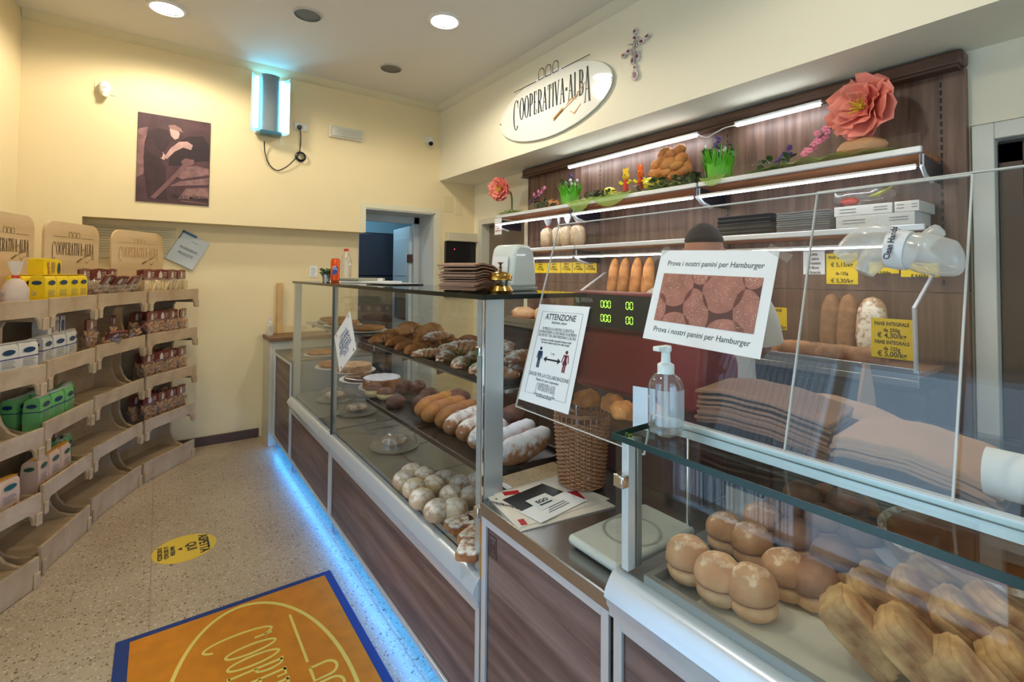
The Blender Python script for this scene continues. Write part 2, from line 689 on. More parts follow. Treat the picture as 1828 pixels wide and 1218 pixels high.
def glyph(ch, t):
    """strokes of one letter in a 0..1 x 0..1 cell: (points, widths)"""
    T, S = t, t * 0.4
    out = []

    def st(pts, w):
        out.append((pts, w))

    def serif(x, y, w=0.34):
        out.append(([(x - w / 2, y), (x + w / 2, y)], S * 0.8))
    if ch in 'CO':
        a = _arc(0.5, 0.5, 0.42, 0.49, 48 if ch == 'C' else 0, 312 if ch == 'C' else 360, 26)
        w = [S + (T - S) * abs((x - 0.5) / 0.42) ** 1.5 for x, y in a]
        st(a, w)
        if ch == 'C':
            st([(0.80, 0.98), (0.80, 0.72)], S)
    elif ch in 'PRB':
        st([(0.25, 0), (0.25, 1)], T)
        a = [(0.25, 0.985)] + _arc(0.5, 0.74, 0.32, 0.245, 80, -80, 12) + [(0.25, 0.495)]
        st(a, [S + (T - S) * max(0, (x - 0.5) / 0.32) for x, y in a])
        if ch == 'R':
            st([(0.5, 0.5), (0.92, 0.0)], T * 0.9)
        if ch == 'B':
            a = [(0.25, 0.5)] + _arc(0.52, 0.26, 0.36, 0.25, 80, -80, 12) + [(0.25, 0.012)]
            st(a, [S + (T - S) * max(0, (x - 0.52) / 0.36) for x, y in a])
        serif(0.25, 0)
        serif(0.2, 1, 0.3)
    elif ch == 'E' or ch == 'L':
        st([(0.28, 0), (0.28, 1)], T)
        st([(0.2, 0.01), (0.86, 0.01), (0.88, 0.2)], S)
        if ch == 'E':
            st([(0.2, 0.99), (0.82, 0.99), (0.84, 0.82)], S)
            st([(0.28, 0.52), (0.7, 0.52)], S)
        serif(0.28, 1)
    elif ch == 'A':
        st([(0.12, 0), (0.5, 1)], S)
        st([(0.5, 1), (0.86, 0)], T)
        st([(0.25, 0.36), (0.74, 0.36)], S)
        serif(0.12, 0)
        serif(0.86, 0)
    elif ch == 'V':
        st([(0.12, 1), (0.5, 0)], T)
        st([(0.5, 0), (0.88, 1)], S)
        serif(0.12, 1)
        serif(0.88, 1)
    elif ch == 'T':
        st([(0.5, 0), (0.5, 1)], T)
        st([(0.06, 0.8), (0.08, 0.99), (0.92, 0.99), (0.94, 0.8)], S)
        serif(0.5, 0)
    elif ch == 'I':
        st([(0.5, 0), (0.5, 1)], T)
        serif(0.5, 0)
        serif(0.5, 1)
    elif ch == '.':
        st([(0.5, 0.42), (0.5, 0.56)], T * 1.4)
    return out


WORD = [('C', 1.25, -0.38, 1.38), ('O', 0.92, 0, 1), ('O', 0.92, 0, 1), ('P', 0.78, 0, 1), ('E', 0.72, 0, 1), ('R', 0.86, 0, 1), ('A', 0.86, 0, 1),
        ('T', 0.76, 0, 1), ('I', 0.42, 0, 1), ('V', 0.84, 0, 1), ('A', 0.86, 0, 1), ('.', 0.42, 0, 1), ('A', 0.86, 0, 1), ('L', 0.70, 0, 1),
        ('B', 0.80, 0, 1), ('A', 0.98, -0.34, 1.36)]


def wordmark(mb, width, h=0.001, heavy=1.0, arches=True, lines=True, letter_h=0.185, mono=0.0):
    """COOPERATIVA·ALBA under three arches; centred, width across"""
    tot = sum(w for _, w, _, _ in WORD)
    u = width / tot
    lh = width * letter_h
    x = -width / 2
    for ch, w, base, hh in WORD:
        for pts, ws in glyph(ch, 0.115 * heavy * 1.0):
            P = [(x + (0.06 + 0.88 * a) * w * u, (base + b * hh) * lh) for a, b in pts]
            k = u * 1.0
            W = [max(q * k * 1.25, mono) for q in ws] if isinstance(ws, (list, tuple)) else max(ws * k * 1.25, mono)
            mb.ribbon(P, W, h)
        x += w * u
    lw = max(width * 0.0045 * heavy, mono)
    if lines:
        yl = lh * 1.42
        mb.ribbon([(-width * 0.49, yl), (-width * 0.165, yl)], lw, h)
        mb.ribbon([(width * 0.165, yl), (width * 0.49, yl)], lw, h)
    if arches:
        for i in (-1, 0, 1):
            c = i * width * 0.092
            r = width * 0.036
            y0, y1 = lh * 1.42, lh * 1.42 + width * 0.055
            mb.ribbon([(c - r, y0), (c - r, y1)] + _arc(c, y1, r, r, 180, 0, 10)[1:-1] + [(c + r, y1), (c + r, y0), (c - r, y0)], lw * 1.1, h)


def wheat(mb, width, h=0.001):
    """the ear of wheat under the last letters: returns nothing, adds ribbons"""
    lh = width * 0.185
    ox, oy = width * 0.20, -lh * 0.30
    for k in range(9):
        a = k / 8
        x, y = ox - width * 0.10 * a, oy - lh * 0.28 * a
        for sgn in (-1, 1):
            mb.ribbon([(x, y), (x - width * 0.022, y + sgn * width * 0.010), (x - width * 0.036, y + sgn * width * 0.006)],
                      [width * 0.004, width * 0.012, width * 0.002], h)
    mb.ribbon([(ox, oy), (ox + width * 0.10, oy + lh * 0.22), (ox + width * 0.24, oy + lh * 0.78)], [width * 0.006, width * 0.008, width * 0.006], h)
    for dx, dy, q in ((0.0, 0.12, 1), (0.04, -0.16, -1)):
        mb.ribbon([(ox + width * (dx + 0.02), oy + lh * dy), (ox + width * (dx + 0.08), oy + lh * (dy + 0.20 * q)),
                   (ox + width * (dx + 0.15), oy + lh * (dy + 0.10))], [width * 0.002, width * 0.012, width * 0.003], h)

# ================================================================== the room
H_CEIL = 3.23
m = MB()
m.box(-1.3, -1.9, -0.1, 3.2, 6.6, 0)
struct('floor', m, FLOORM, smooth=False)
m = MB()
m.box(-1.3, -1.9, H_CEIL, 3.2, 4.84, H_CEIL + 0.1)
struct('ceiling', m, CEILM, smooth=False)
m = MB()
m.box(-0.98, 4.64, 2.085, 2.98, 5.02, H_CEIL)       # over the doorway
m.box(-0.46, 4.64, 1.842, 1.606, 4.82, 2.085)       # lintel over the recess
m.box(-0.46, 4.82, 0, 1.595, 5.02, 2.085)           # recess back
m.box(-0.98, 4.64, 0, -0.46, 5.02, 2.085)
m.box(2.35, 4.64, 0, 2.98, 5.02, 2.085)
struct('wall_back', m, WALLM, smooth=False)
# left wall, with the street door in it
m = MB()
m.prism([(-0.80, 4.64), (-1.0, 2.9), (-1.12, 2.9), (-0.98, 4.75)], 0, H_CEIL)
m.box(-1.12, 1.95, 0, -1.0, 2.9, H_CEIL)
m.box(-1.12, -1.9, 0, -1.0, 0.35, H_CEIL)
m.box(-1.12, 0.35, 2.3, -1.0, 1.95, H_CEIL)
struct('wall_left', m, WALLM, smooth=False)
m = MB()
m.box(-1.0, -1.82, 0, -0.6, -1.7, H_CEIL)
m.box(1.8, -1.82, 0, 3.0, -1.7, H_CEIL)
m.box(-0.6, -1.82, 2.1, 1.8, -1.7, H_CEIL)
m.box(-0.6, -1.82, 0, 1.8, -1.7, 0.6)
struct('wall_front', m, WALLM, smooth=False)
m = MB()
for x in (-0.6, 0.57, 1.74):
    m.box(x, -1.80, 0.6, x + 0.06, -1.74, 2.1)
for z in (0.6, 2.04):
    m.box(-0.6, -1.80, z, 1.8, -1.74, z + 0.06)
struct('window_1', m, WHITE, smooth=False)
# street door frame
m = MB()
for y in (0.35, 1.12, 1.89):
    m.box(-1.10, y, 0, -1.03, y + 0.06, 2.3)
for z in (0.0, 0.9, 2.24):
    m.box(-1.10, 0.35, z, -1.03, 1.95, z + 0.06)
struct('door_1', m, ALU, smooth=False)
# the fly curtain of hanging strings in the doorway
m = MB()
for i in range(70):
    y = 1.20 + 0.68 * i / 69
    m.tube([(-1.015 + 0.006 * math.sin(i * 1.7), y, 2.22), (-1.015 + 0.01 * math.sin(i), y + 0.006 * math.sin(2.3 * i), 0.1)], 0.0022, 4)
o = m.build('string_curtain', mat('curtain_string', (60, 70, 84), 0.6))
tag(o, 'fly curtain of thin grey strings hanging in the street doorway', 'curtain', kind='stuff')
# bulkhead over the counter and the alcove wall behind the bread shelves
m = MB()
m.box(2.40, -1.75, 2.44, 3.0, 4.64, H_CEIL)
struct('wall_right', m, BULKM, smooth=False)
m = MB()
XA = 2.84
m.box(XA, -1.75, 0, XA + 0.12, -0.45, 2.44)
m.box(XA, 0.53, 0, XA + 0.12, 3.72, 2.44)
m.box(XA, 4.556, 0, XA + 0.12, 4.64, 2.44)
m.box(XA, -0.45, 2.11, XA + 0.12, 0.53, 2.44)
m.box(XA, 3.72, 2.048, XA + 0.12, 4.556, 2.44)
struct('wall_alcove', m, BULKM, smooth=False)
# cornices
def cove(mb, a, b, inward):
    """quarter-round strip under the ceiling from a to b (2d), inward = unit 2d"""
    pr = [(0, 0), (0, -0.055), (0.012, -0.052), (0.03, -0.03), (0.05, -0.012), (0.055, 0)]
    v = []
    for p in (a, b):
        for q, z in pr:
            v.append((p[0] + inward[0] * q, p[1] + inward[1] * q, H_CEIL + z))
    n = len(pr)
    mb.add(v, [(i, (i + 1) % n, n + (i + 1) % n, n + i) for i in range(n)] + [tuple(range(n)), tuple(range(n, 2 * n))[::-1]])
m = MB()
cove(m, (-0.80, 4.64), (2.40, 4.64), (0, -1))
struct('trim_1', m, mat('cornice_plaster', (222, 212, 176), 0.85))
m = MB()
cove(m, (2.40, 4.64), (2.40, -1.7), (-1, 0))
struct('trim_2', m, mat('cornice_plaster_pale', (226, 220, 200), 0.85))
m = MB()
m.box(-0.46, 4.80, 0, 0.74, 4.82, 0.075)
struct('baseboard_back', m, BROWNBASE, bevel=0.003)
# back doorway: raised border, jamb lining, inner frame
m = MB()
for (x0, z0, x1, z1) in ((1.551, 1.842, 1.606, 2.135), (2.35, 0, 2.412, 2.135), (1.606, 2.085, 2.35, 2.135)):
    m.box(x0, 4.632, z0, x1, 4.64, z1)
struct('trim_3', m, mat('door_border', (226, 220, 190), 0.8), smooth=False)
m = MB()
m.box(2.338, 4.64, 0, 2.352, 5.05, 2.085)
m.box(1.606, 4.64, 2.072, 2.352, 5.05, 2.087)
m.box(1.594, 4.82, 0, 1.606, 5.05, 2.085)
struct('trim_4', m, mat('jamb_paint', (206, 208, 204), 0.6), smooth=False)
m = MB()
for (x0, z0, x1, z1) in ((1.606, 0, 1.64, 2.0), (2.28, 0, 2.338, 2.07), (1.606, 2.0, 2.338, 2.07)):
    m.box(x0, 5.0, z0, x1, 5.05, z1)
struct('door_2', m, mat('door_paint', (196, 204, 206), 0.5), smooth=False)
# the room beyond
m = MB()
m.box(0.9, 6.3, 0, 3.1, 6.4, 2.7)
m.box(0.9, 5.03, 0, 1.0, 6.3, 2.7)
m.box(3.0, 5.03, 0, 3.1, 6.3, 2.7)
m.box(0.9, 5.02, 2.6, 3.1, 6.4, 2.7)
struct('wall_storeroom', m, mat('storeroom_blue', (150, 180, 190), 0.8), smooth=False)
t = thing('door_leaf', 'white panelled door standing open inside the back doorway', 'door', (2.27, 5.06, 0), R(84))
m = MB()
m.box(0, -0.02, 0.02, 0.62, 0.02, 1.98)
for z0, z1 in ((1.42, 1.86), (0.25, 0.70)):
    for s in (-1, 1):
        m.box(0.1, s * 0.02 - 0.004, z0, 0.52, s * 0.02 + 0.004, z1)
m.build('leaf_panel', mat('door_white', (214, 222, 224), 0.45), t, bevel=0.003)
m = MB()
for s in (-1, 1):
    m.box(0.1, s * 0.021 - 0.003, 0.92, 0.52, s * 0.021 + 0.003, 1.3)
m.build('door_pane', mat('dark_pane', (40, 50, 62), 0.15), t)
m = MB()
m.box(-0.03, -0.035, 1.57, 0.03, 0.035, 1.66)
m.box(-0.035, -0.04, 1.585, 0.035, 0.03, 1.60)
m.build('hinge', mat('brown_hinge', (84, 48, 36), 0.5), t)
t = thing('refrigerator', 'dark grey two-door refrigerator seen through the back doorway', 'refrigerator', (2.13, 5.85, 0))
m = MB()
m.box(-0.34, 0, 0.03, 0.34, 0.4, 1.95)
m.build('cabinet', BLACK, t, bevel=0.006)
fm = mat('fridge_door', (62, 64, 76), 0.35, 0.4)
m = MB(); m.box(-0.34, -0.04, 1.42, 0.34, -0.003, 1.93); m.build('door', fm, t, bevel=0.006)
m = MB(); m.box(-0.34, -0.04, 0.06, 0.34, -0.003, 1.41); m.build('door', fm, t, bevel=0.006)
t = thing('storage_cabinet', 'blue-grey metal cabinet beside the refrigerator in the storeroom', 'cabinet', (1.72, 5.6, 0))
m = MB(); m.box(-0.3, 0, 0, 0.05, 0.6, 1.45); m.build('body', mat('cabinet_blue', (110, 138, 156), 0.35, 0.4), t, bevel=0.004)
m = MB(); m.box(-0.31, -0.01, 1.455, 0.055, 0.6, 1.47); m.build('cabinet_top', ALU, t)
l = bpy.data.lights.new('storeroom_lamp', 'AREA')
l.size = 0.5; l.energy = 9; l.color = (0.45, 0.75, 1.0)
o = bpy.data.objects.new('storeroom_lamp', l); COL.objects.link(o); o.location = (1.9, 5.6, 2.55)
# alcove openings
def door_frame(name, y0, y1, z1, col):
    m = MB()
    x0, x1 = XA - 0.015, XA + 0.13
    m.box(x0, y1, 0, x1, y1 + 0.07, z1 + 0.07)
    m.box(x0, y0 - 0.07, 0, x1, y0, z1 + 0.07)
    m.box(x0, y0, z1, x1, y1, z1 + 0.07)
    struct(name, m, col, bevel=0.004)
door_frame('door_3', -0.38, 0.455, 2.035, mat('frame_white', (214, 216, 208), 0.5))
t = thing('wooden_door', 'dark brown wooden door closed in the white frame past the bread shelves', 'door', (2.92, 0, 0))
m = MB()
m.box(-0.02, -0.38, 0, 0.02, 0.454, 2.034)
m.build('door_leaf_panel', mat('door_brown', (74, 60, 50), 0.5, var=0.1), t)
m = MB(); m.box(-0.035, 0.38, 0, -0.021, 0.45, 2.02); m.box(-0.035, -0.37, 1.94, -0.021, 0.45, 2.02); m.build('stile', mat('door_stile', (80, 62, 48), 0.5), t)
m = MB()
m.box(XA, 4.486, 0, XA + 0.12, 4.556, 2.048)
m.box(XA, 3.72, 1.99, XA + 0.12, 4.486, 2.048)
struct('door_4', m, mat('frame_white_2', (216, 214, 200), 0.5), smooth=False)
m = MB()
m.box(XA + 0.10, 3.72, 0, XA + 0.12, 4.49, 2.0)
struct('door_5', m, mat('passage_brown', (118, 106, 92), 0.6), smooth=False)

# ------------------------------------------------------------------ ceiling fittings
def make_downlight():
    t = thing('downlight', 'x', 'ceiling light')
    m = MB()
    m.lathe([(0.088, 0.0), (0.115, 0.0), (0.112, -0.012), (0.096, -0.016), (0.088, -0.008)], 40, cap=False)
    m.build('trim_ring', WHITE, t)
    m = MB()
    m.lathe([(0.0, -0.007), (0.05, -0.006), (0.088, -0.002)], 40)
    m.build('lens', LENS_W, t)
    return t
P_DL = Proto(make_downlight)
for i, (x, y, lab) in enumerate(((0.0, 3.99, 'round recessed ceiling light above the insect lamp side of the room'),
                                 (1.58, 3.01, 'round recessed ceiling light nearer the oval shop sign'),
                                 (0.0, 1.2, 'round recessed ceiling light over the entrance mat'),
                                 (1.58, 0.6, 'round recessed ceiling light over the sandwich case'))):
    P_DL.put((x, y, H_CEIL), label=lab, group=None)
    l = bpy.data.lights.new('downlight_bulb', 'SPOT')
    l.energy = LAMP_POWER * 3.2 * (0.22 if i == 3 else 1.0)
    l.spot_size = R(172)
    l.spot_blend = 0.35
    l.color = LAMP_WARM
    l.shadow_soft_size = 0.085
    o = bpy.data.objects.new('downlight_bulb', l)
    COL.objects.link(o)
    o.location = (x, y, H_CEIL - 0.12)
def make_speaker():
    t = thing('ceiling_speaker', 'x', 'speaker')
    m = MB()
    m.lathe([(0.084, 0.0), (0.094, 0.0), (0.092, -0.010), (0.084, -0.012)], 40, cap=False)
    m.build('trim_ring', mat('speaker_ring', (196, 192, 182), 0.5), t)
    m = MB()
    m.lathe([(0.0, -0.009), (0.084, -0.006)], 40)
    m.lathe([(0.0, -0.012), (0.004, -0.010)], 10)
    m.build('grille', mat('speaker_grille', (132, 128, 118), 0.6, bump=0.8, bscale=900), t)
    return t
P_SP = Proto(make_speaker)
P_SP.put((0.785, 3.505, H_CEIL), label='round grey ceiling speaker between the two lit downlights')
P_SP.put((1.583, 3.993, H_CEIL), label='round grey ceiling speaker nearest the corner of the back wall')

# ------------------------------------------------------------------ things on the back wall
def wpt(px, py, d=0.0):
    return at(px, py, y=4.64 - d)
# poster
c = wpt(311.5, 287)
t = thing('poster', 'old sepia-purple poster of a baker holding a flaming peel before a brick oven', 'poster', (c.x, 4.634, c.z))
PW, PH = 0.470, 0.680
m = MB(); m.M = frame((0, 0, 0), (1, 0, 0), (0, 0, 1)); m.box(-PW / 2, -PH / 2, -0.001, PW / 2, PH / 2, 0.003)
m.build('sheet', mat('poster_ground', (76, 48, 54), 0.6, var=0.35, vscale=9), t)
def art(name, polys, rgb, z, parent, var=0.2, vs=14, rough=0.6, M=None):
    m = MB()
    m.M = M or frame((0, 0, 0), (1, 0, 0), (0, 0, 1))
    for i, p in enumerate(polys):
        m.flat(p, z + 0.00005 * i, 0.0003)
    return m.build(name, mat('art_%02x%02x%02x' % rgb, rgb, rough, var=var, vscale=vs), parent, smooth=False)
def pp(u, v):            # poster coordinates: 0..1 across, 0..1 down
    return ((u - 0.5) * PW, (0.5 - v) * PH)
def poly(*pts):
    return [pp(u, v) for u, v in pts]
# picture measured in the zoom (poster spans 282..636 by 543..968 there)
q = lambda pts: [pp((x - 284) / 352, (y - 560 + (x - 284) * -0.02) / 420) for x, y in pts]
art('brick_wall', [q([(286, 640), (330, 625), (322, 700), (316, 850), (286, 870)]),
                   q([(470, 850), (520, 800), (560, 790), (632, 800), (634, 830), (500, 862)]),
                   q([(440, 900), (490, 872), (634, 845), (634, 880), (540, 890)]),
                   q([(480, 960), (520, 905), (634, 895), (634, 950)])], (134, 98, 98), 0.0034, t, 0.35, 20)
art('baker_figure', [q([(318, 700), (330, 650), (370, 625), (420, 628), (440, 660), (432, 700), (400, 745), (396, 790), (420, 810), (422, 900),
                        (430, 968), (340, 968), (322, 860), (314, 780)])], (58, 36, 42), 0.0038, t, 0.25, 12)
art('oven_mouth', [q([(452, 700), (520, 650), (600, 640), (634, 690), (634, 760), (560, 770), (470, 800), (430, 800)])], (46, 28, 36), 0.0038, t, 0.2)
art('face_and_hands', [q([(432, 622), (470, 620), (482, 640), (476, 664), (458, 672), (440, 656)]),
                       q([(386, 745), (404, 738), (418, 756), (412, 776), (394, 770)])], (206, 168, 160), 0.0042, t, 0.12)
art('cap', [q([(426, 606), (456, 600), (488, 614), (498, 634), (470, 628), (432, 620)])], (150, 112, 104), 0.0046, t, 0.12)
art('flames', [q([(408, 765), (440, 715), (480, 680), (520, 674), (548, 690), (540, 714), (500, 706), (460, 730), (424, 770)])],
    (196, 156, 150), 0.0044, t, 0.2)
art('peel', [q([(350, 960), (440, 862), (500, 790), (490, 776), (512, 758), (556, 762), (556, 784), (520, 800), (450, 880), (372, 966)])],
    (120, 84, 84), 0.0046, t, 0.2)
art('arm', [q([(322, 690), (350, 680), (372, 720), (406, 744), (398, 768), (350, 752), (326, 730)])], (70, 44, 50), 0.0046, t, 0.2)
m = MB(); m.M = frame((0, 0, 0), (1, 0, 0), (0, 0, 1))
m.text('PAOLO MARIANI', 0.036, Matrix.Translation((*pp(0.98, 0.935), 0.0042)), 0.86, 'RIGHT', bold=0.0002)
m.build('lettering', mat('poster_ink', (30, 18, 22), 0.6), t)
m = MB(); m.M = frame((0, 0, 0), (1, 0, 0), (0, 0, 1))
m.ribbon([(pp(0.60, 0.96)), (pp(0.97, 0.975))], 0.0025, 0.0042)
m.text('molini', 0.034, Matrix.Translation((*pp(0.95, 0.885), 0.0042)), 0.9, 'RIGHT', shear=0.4)
for k in range(4):
    m.ribbon([pp(0.66 + 0.03 * k, 0.89), pp(0.69 + 0.03 * k, 0.84), pp(0.74 + 0.02 * k, 0.82)], 0.003, 0.0045)
m.build('emblem', mat('poster_gold', (176, 138, 110), 0.6), t)
# insect lamp
c = wpt(479, 193)
t = thing('insect_killer_lamp', 'wall insect lamp with blue tubes behind a perforated grey cover', 'lamp', (0.733, 4.64, 2.615))
m = MB()                       # curved rear reflector, its sides bent forward
pts = [(-0.148, -0.125), (-0.14, -0.07), (-0.10, -0.012), (0, -0.008), (0.10, -0.012), (0.14, -0.07), (0.148, -0.125)]
back = [(x, y + 0.006) for x, y in pts[::-1]]
m.prism(pts + back, 0.03, 0.52)
m.box(-0.10, -0.1, 0.02, 0.10, -0.002, 0.03)
m.build('reflector', mat('lamp_reflector', (220, 226, 232), 0.25, 0.4), t, ang=60)
m = MB()
arc = [(0.072 * math.sin(R(a)), -0.085 - 0.05 * math.cos(R(a))) for a in range(-90, 91, 15)]
m.prism(arc + [(x * 0.96, y + 0.004) for x, y in arc[::-1]], 0.035, 0.515)
m.build('front_cover', mat('perforated_grey', (142, 156, 160), 0.35, 0.7, bump=0.7, bscale=260), t, ang=60)
for x in (-0.098, 0.098):
    m = MB(); m.tube([(x, -0.055, 0.06), (x, -0.055, 0.50)], 0.014, 14)
    m.build('uv_tube', LED_UV, t)
m = MB(); m.box(-0.08, -0.13, 0.005, 0.085, -0.03, 0.035); m.build('catch_tray', mat('tray_blue', (70, 120, 140), 0.3, 0.5), t, bevel=0.004)
t2 = thing('power_cable', 'black power cable with a tied coil hanging from insect lamp to socket', 'cable', (0, 0, 0))
def curve(pts, n=10):
    pts = [Vector(p) for p in pts]
    out = []
    for i in range(len(pts) - 1):
        p0, p1, p2, p3 = pts[max(i - 1, 0)], pts[i], pts[i + 1], pts[min(i + 2, len(pts) - 1)]
        for k in range(n):
            s = k / n
            out.append(0.5 * ((2 * p1) + (p2 - p0) * s + (2 * p0 - 5 * p1 + 4 * p2 - p3) * s * s + (3 * p1 - p0 - 3 * p2 + p3) * s ** 3))
    out.append(pts[-1])
    return out
cp = [wpt(px, py, d) for px, py, d in ((472, 252, 0.05), (473, 272, 0.02), (480, 293, 0.015), (494, 304, 0.015), (508, 300, 0.02), (521, 290, 0.03), (533, 276, 0.03), (536, 262, 0.02), (537, 245, 0.02), (536, 230, 0.025))]
m = MB(); m.tube(curve(cp), 0.0045, 8); m.build('cord', BLACK, t2)
cc = wpt(536.5, 280, 0.02)
m = MB()
for k in range(3):
    m.tube([(cc.x + (0.042 - 0.005 * k) * math.cos(2 * PI * i / 24), cc.y - 0.006 * k, cc.z + (0.042 - 0.005 * k) * math.sin(2 * PI * i / 24)) for i in range(24)], 0.005, 6, closed=True)
m.build('coil', BLACK, t2)
cc = wpt(535, 227, 0.02)
m = MB(); m.tube([(cc.x, cc.y + 0.008, cc.z), (cc.x, cc.y - 0.03, cc.z - 0.004)], [0.022, 0.015], 12); m.build('plug', BLACK, t2)
t = thing('wall_socket', 'white three-gang wall socket under the insect lamp with black plug in it', 'socket', (1.0, 4.64, 2.76))
m = MB(); m.box(-0.06, -0.010, -0.037, 0.06, 0, 0.037); m.build('plate', BONE, t, bevel=0.004)
m = MB()
for x in (-0.036, 0, 0.036):
    m.box(x - 0.014, -0.013, -0.022, x + 0.014, -0.0102, 0.022)
m.build('socket_insert', WHITE, t, bevel=0.002)
t = thing('emergency_light', 'rectangular emergency light with clear ribbed cover on back wall', 'light', (1.404, 4.64, 2.768))
m = MB(); m.box(-0.16, -0.03, -0.055, 0.16, 0, 0.055); m.build('housing', BONE, t, bevel=0.006)
m = MB(); m.box(-0.145, -0.05, -0.045, 0.145, -0.031, 0.045); m.build('cover', mat_glass('frosted_cover', (0.9, 0.9, 0.86), 0.2, film=0.35, film_col=(0.85, 0.85, 0.75)), t, bevel=0.006)
m = MB()
for z in (-0.015, 0.012):
    m.tube([(-0.11, -0.04, z), (0.11, -0.04, z)], 0.006, 8)
m.box(0.11, -0.045, -0.03, 0.125, -0.032, 0.03)
m.build('tube_lamp', mat('tube_off', (190, 190, 176), 0.3), t)
t = thing('security_camera', 'small white security camera on back wall near the corner', 'camera', (2.25, 4.64, 2.84))
m = MB(); m.box(-0.035, -0.012, -0.02, 0.035, 0, 0.045); m.tube([(0, -0.01, 0.01), (0, -0.05, 0.005)], 0.012, 10); m.build('mount', WHITE, t, bevel=0.003)
m = MB(); m.tube([(0.02, -0.03, 0.02), (-0.008, -0.10, -0.045)], 0.032, 20); m.build('housing', WHITE, t, bevel=0.004)
m = MB(); m.tube([(-0.008, -0.1005, -0.0455), (-0.0085, -0.102, -0.047)], 0.024, 20); m.build('lens', BLACK, t)
t = thing('motion_sensor', 'white egg-shaped alarm motion sensor on a square wall plate', 'sensor', (-0.355, 4.64, 2.79))
m = MB(); m.box(-0.06, -0.006, -0.04, 0.06, 0, 0.04)
m.build('plate', mat('sensor_plate', (230, 216, 176), 0.6), t, bevel=0.002)
m = MB(); m.blob((0.0, -0.04, -0.005), (0.036, 0.035, 0.055), 24, 14); m.tube([(0, -0.03, -0.035), (0.012, -0.075, -0.055)], [0.03, 0.02], 14); m.build('sensor_head', WHITE, t)
m = MB(); m.M = Matrix.Translation((0, -0.0765, 0)); m.tube([(-0.012, 0, -0.004), (0, 0, -0.010), (0.012, 0, -0.004)], 0.0015, 5); m.build('slit', INK, t)
# blanking plates, black noticeboard with its pale housing
for x0, x1, z0, z1, lab in ((2.452, 2.560, 2.115, 2.28, 'larger square cream blanking plate beside back doorway'), (2.59, 2.68, 2.09, 2.25, 'smaller cream blanking plate nearest the alcove corner')):
    m = MB(); m.box(x0, 4.635, z0, x1, 4.64, z1)
    tag(m.build('blanking_plate', mat('plate_cream', (226, 212, 166), 0.8), bevel=0.002), lab, 'plate')
t = thing('control_panel', 'black wall panel with one red light below a cream housing', 'panel', (2.655, 4.64, 1.6))
m = MB(); m.box(-0.19, -0.035, -0.40, 0.19, 0, 0.196); m.build('screen', BLACK, t, bevel=0.003)
m = MB(); m.box(-0.185, -0.08, 0.20, 0.19, 0, 0.295); m.build('housing', mat('panel_cream', (214, 206, 176), 0.6), t, bevel=0.006)
m = MB(); m.blob((-0.085, -0.036, 0.115), (0.006, 0.004, 0.006), 10, 6); m.build('indicator', mat_emit('red_led', (1, 0.05, 0.08), 3), t)
# papers pinned in the recess
t = thing('paper_sheet', 'faded printed sheet pinned in the recess behind the wooden header', 'paper', (-0.1, 4.815, 1.72))
m = MB(); m.box(-0.34, 0, -0.17, 0.20, 0.003, 0.085); m.build('sheet', mat('faded_sheet', (206, 196, 160), 0.8), t)
m = MB(); m.M = frame((-0.33, -0.001, 0.06), (1, 0, 0), (0, 0, 1))
for k in range(10):
    m.ribbon([(0.01, -0.02 * k), (0.24 + 0.02 * math.sin(k * 3), -0.02 * k)], 0.003, 0.0008)
    m.ribbon([(0.29, -0.02 * k), (0.50, -0.02 * k)], 0.003, 0.0008)
m.build('printed_lines', mat('faded_ink', (150, 140, 112), 0.8), t)
t = thing('document_folder', 'clear folder holding white sheet headed INGREDIENTI PRODOTTI, blue spine, hung askew', 'folder', (0.185, 4.80, 1.62))
t.rotation_euler = (0, R(28), 0)
m = MB(); m.box(-0.105, 0, -0.125, 0.105, 0.008, 0.13); m.build('sheet', mat('folder_sheet', (196, 204, 204), 0.5), t, bevel=0.002)
m = MB(); m.box(-0.108, -0.003, 0.118, 0.0, 0.010, 0.136); m.box(-0.108, -0.003, 0.06, -0.10, 0.010, 0.136); m.build('spine', mat('spine_blue', (24, 84, 120), 0.4), t)
m = MB(); m.M = frame((0, -0.001, 0), (1, 0, 0), (0, 0, 1))
m.text('INGREDIENTI', 0.028, Matrix.Translation((0, 0.0, 0)), 0.8, bold=0.0004); m.text('PRODOTTI', 0.028, Matrix.Translation((0, -0.045, 0)), 0.8, bold=0.0004)
m.text('COOP ALBA', 0.012, Matrix.Translation((0.01, 0.075, 0)), 0.8)
m.build('lettering', INKG, t)

# ------------------------------------------------------------------ floor: decal and mat
c = at(330, 979, z=0)
t = thing('floor_decal', 'round yellow floor sticker reading ASPETTA QUI', 'sticker', (c.x, c.y, 0.0), R(180 + 90))
m = MB()
m.lathe([(0.142, 0.0), (0.142, 0.0015), (0.0, 0.0015)], 48)
m.build('disc', mat('decal_yellow', (226, 190, 62), 0.45), t)
m = MB(); m.M = Matrix.Translation((0, 0, 0.0016))
m.text('ASPETTA', 0.060, Matrix.Translation((0, 0.065, 0)), 0.82, bold=0.0018)
m.text('QUI', 0.060, Matrix.Translation((0, 0.010, 0)), 0.82, bold=0.0018)
m.flat([(-0.014, -0.012), (0.014, -0.012), (0, -0.034)], 0)
for k, s in enumerate(('MANTIENI', 'LA DISTANZA', 'DI SICUREZZA')):
    m.text(s, 0.027, Matrix.Translation((0, -0.062 - 0.027 * k, 0)), 0.8, bold=0.001)
m.build('lettering', INK, t)
t = thing('entrance_mat', 'orange carpet mat with a navy border and yellow shop wordmark in an oval', 'mat', (0.30, 1.80, 0.0))
MX, MY = 0.405, 0.66
m = MB()
m.box(-MX, -MY - 0.15, 0, MX, MY, 0.006)
m.build('border', mat('mat_navy', (26, 52, 112), 0.8), t, bevel=0.002)
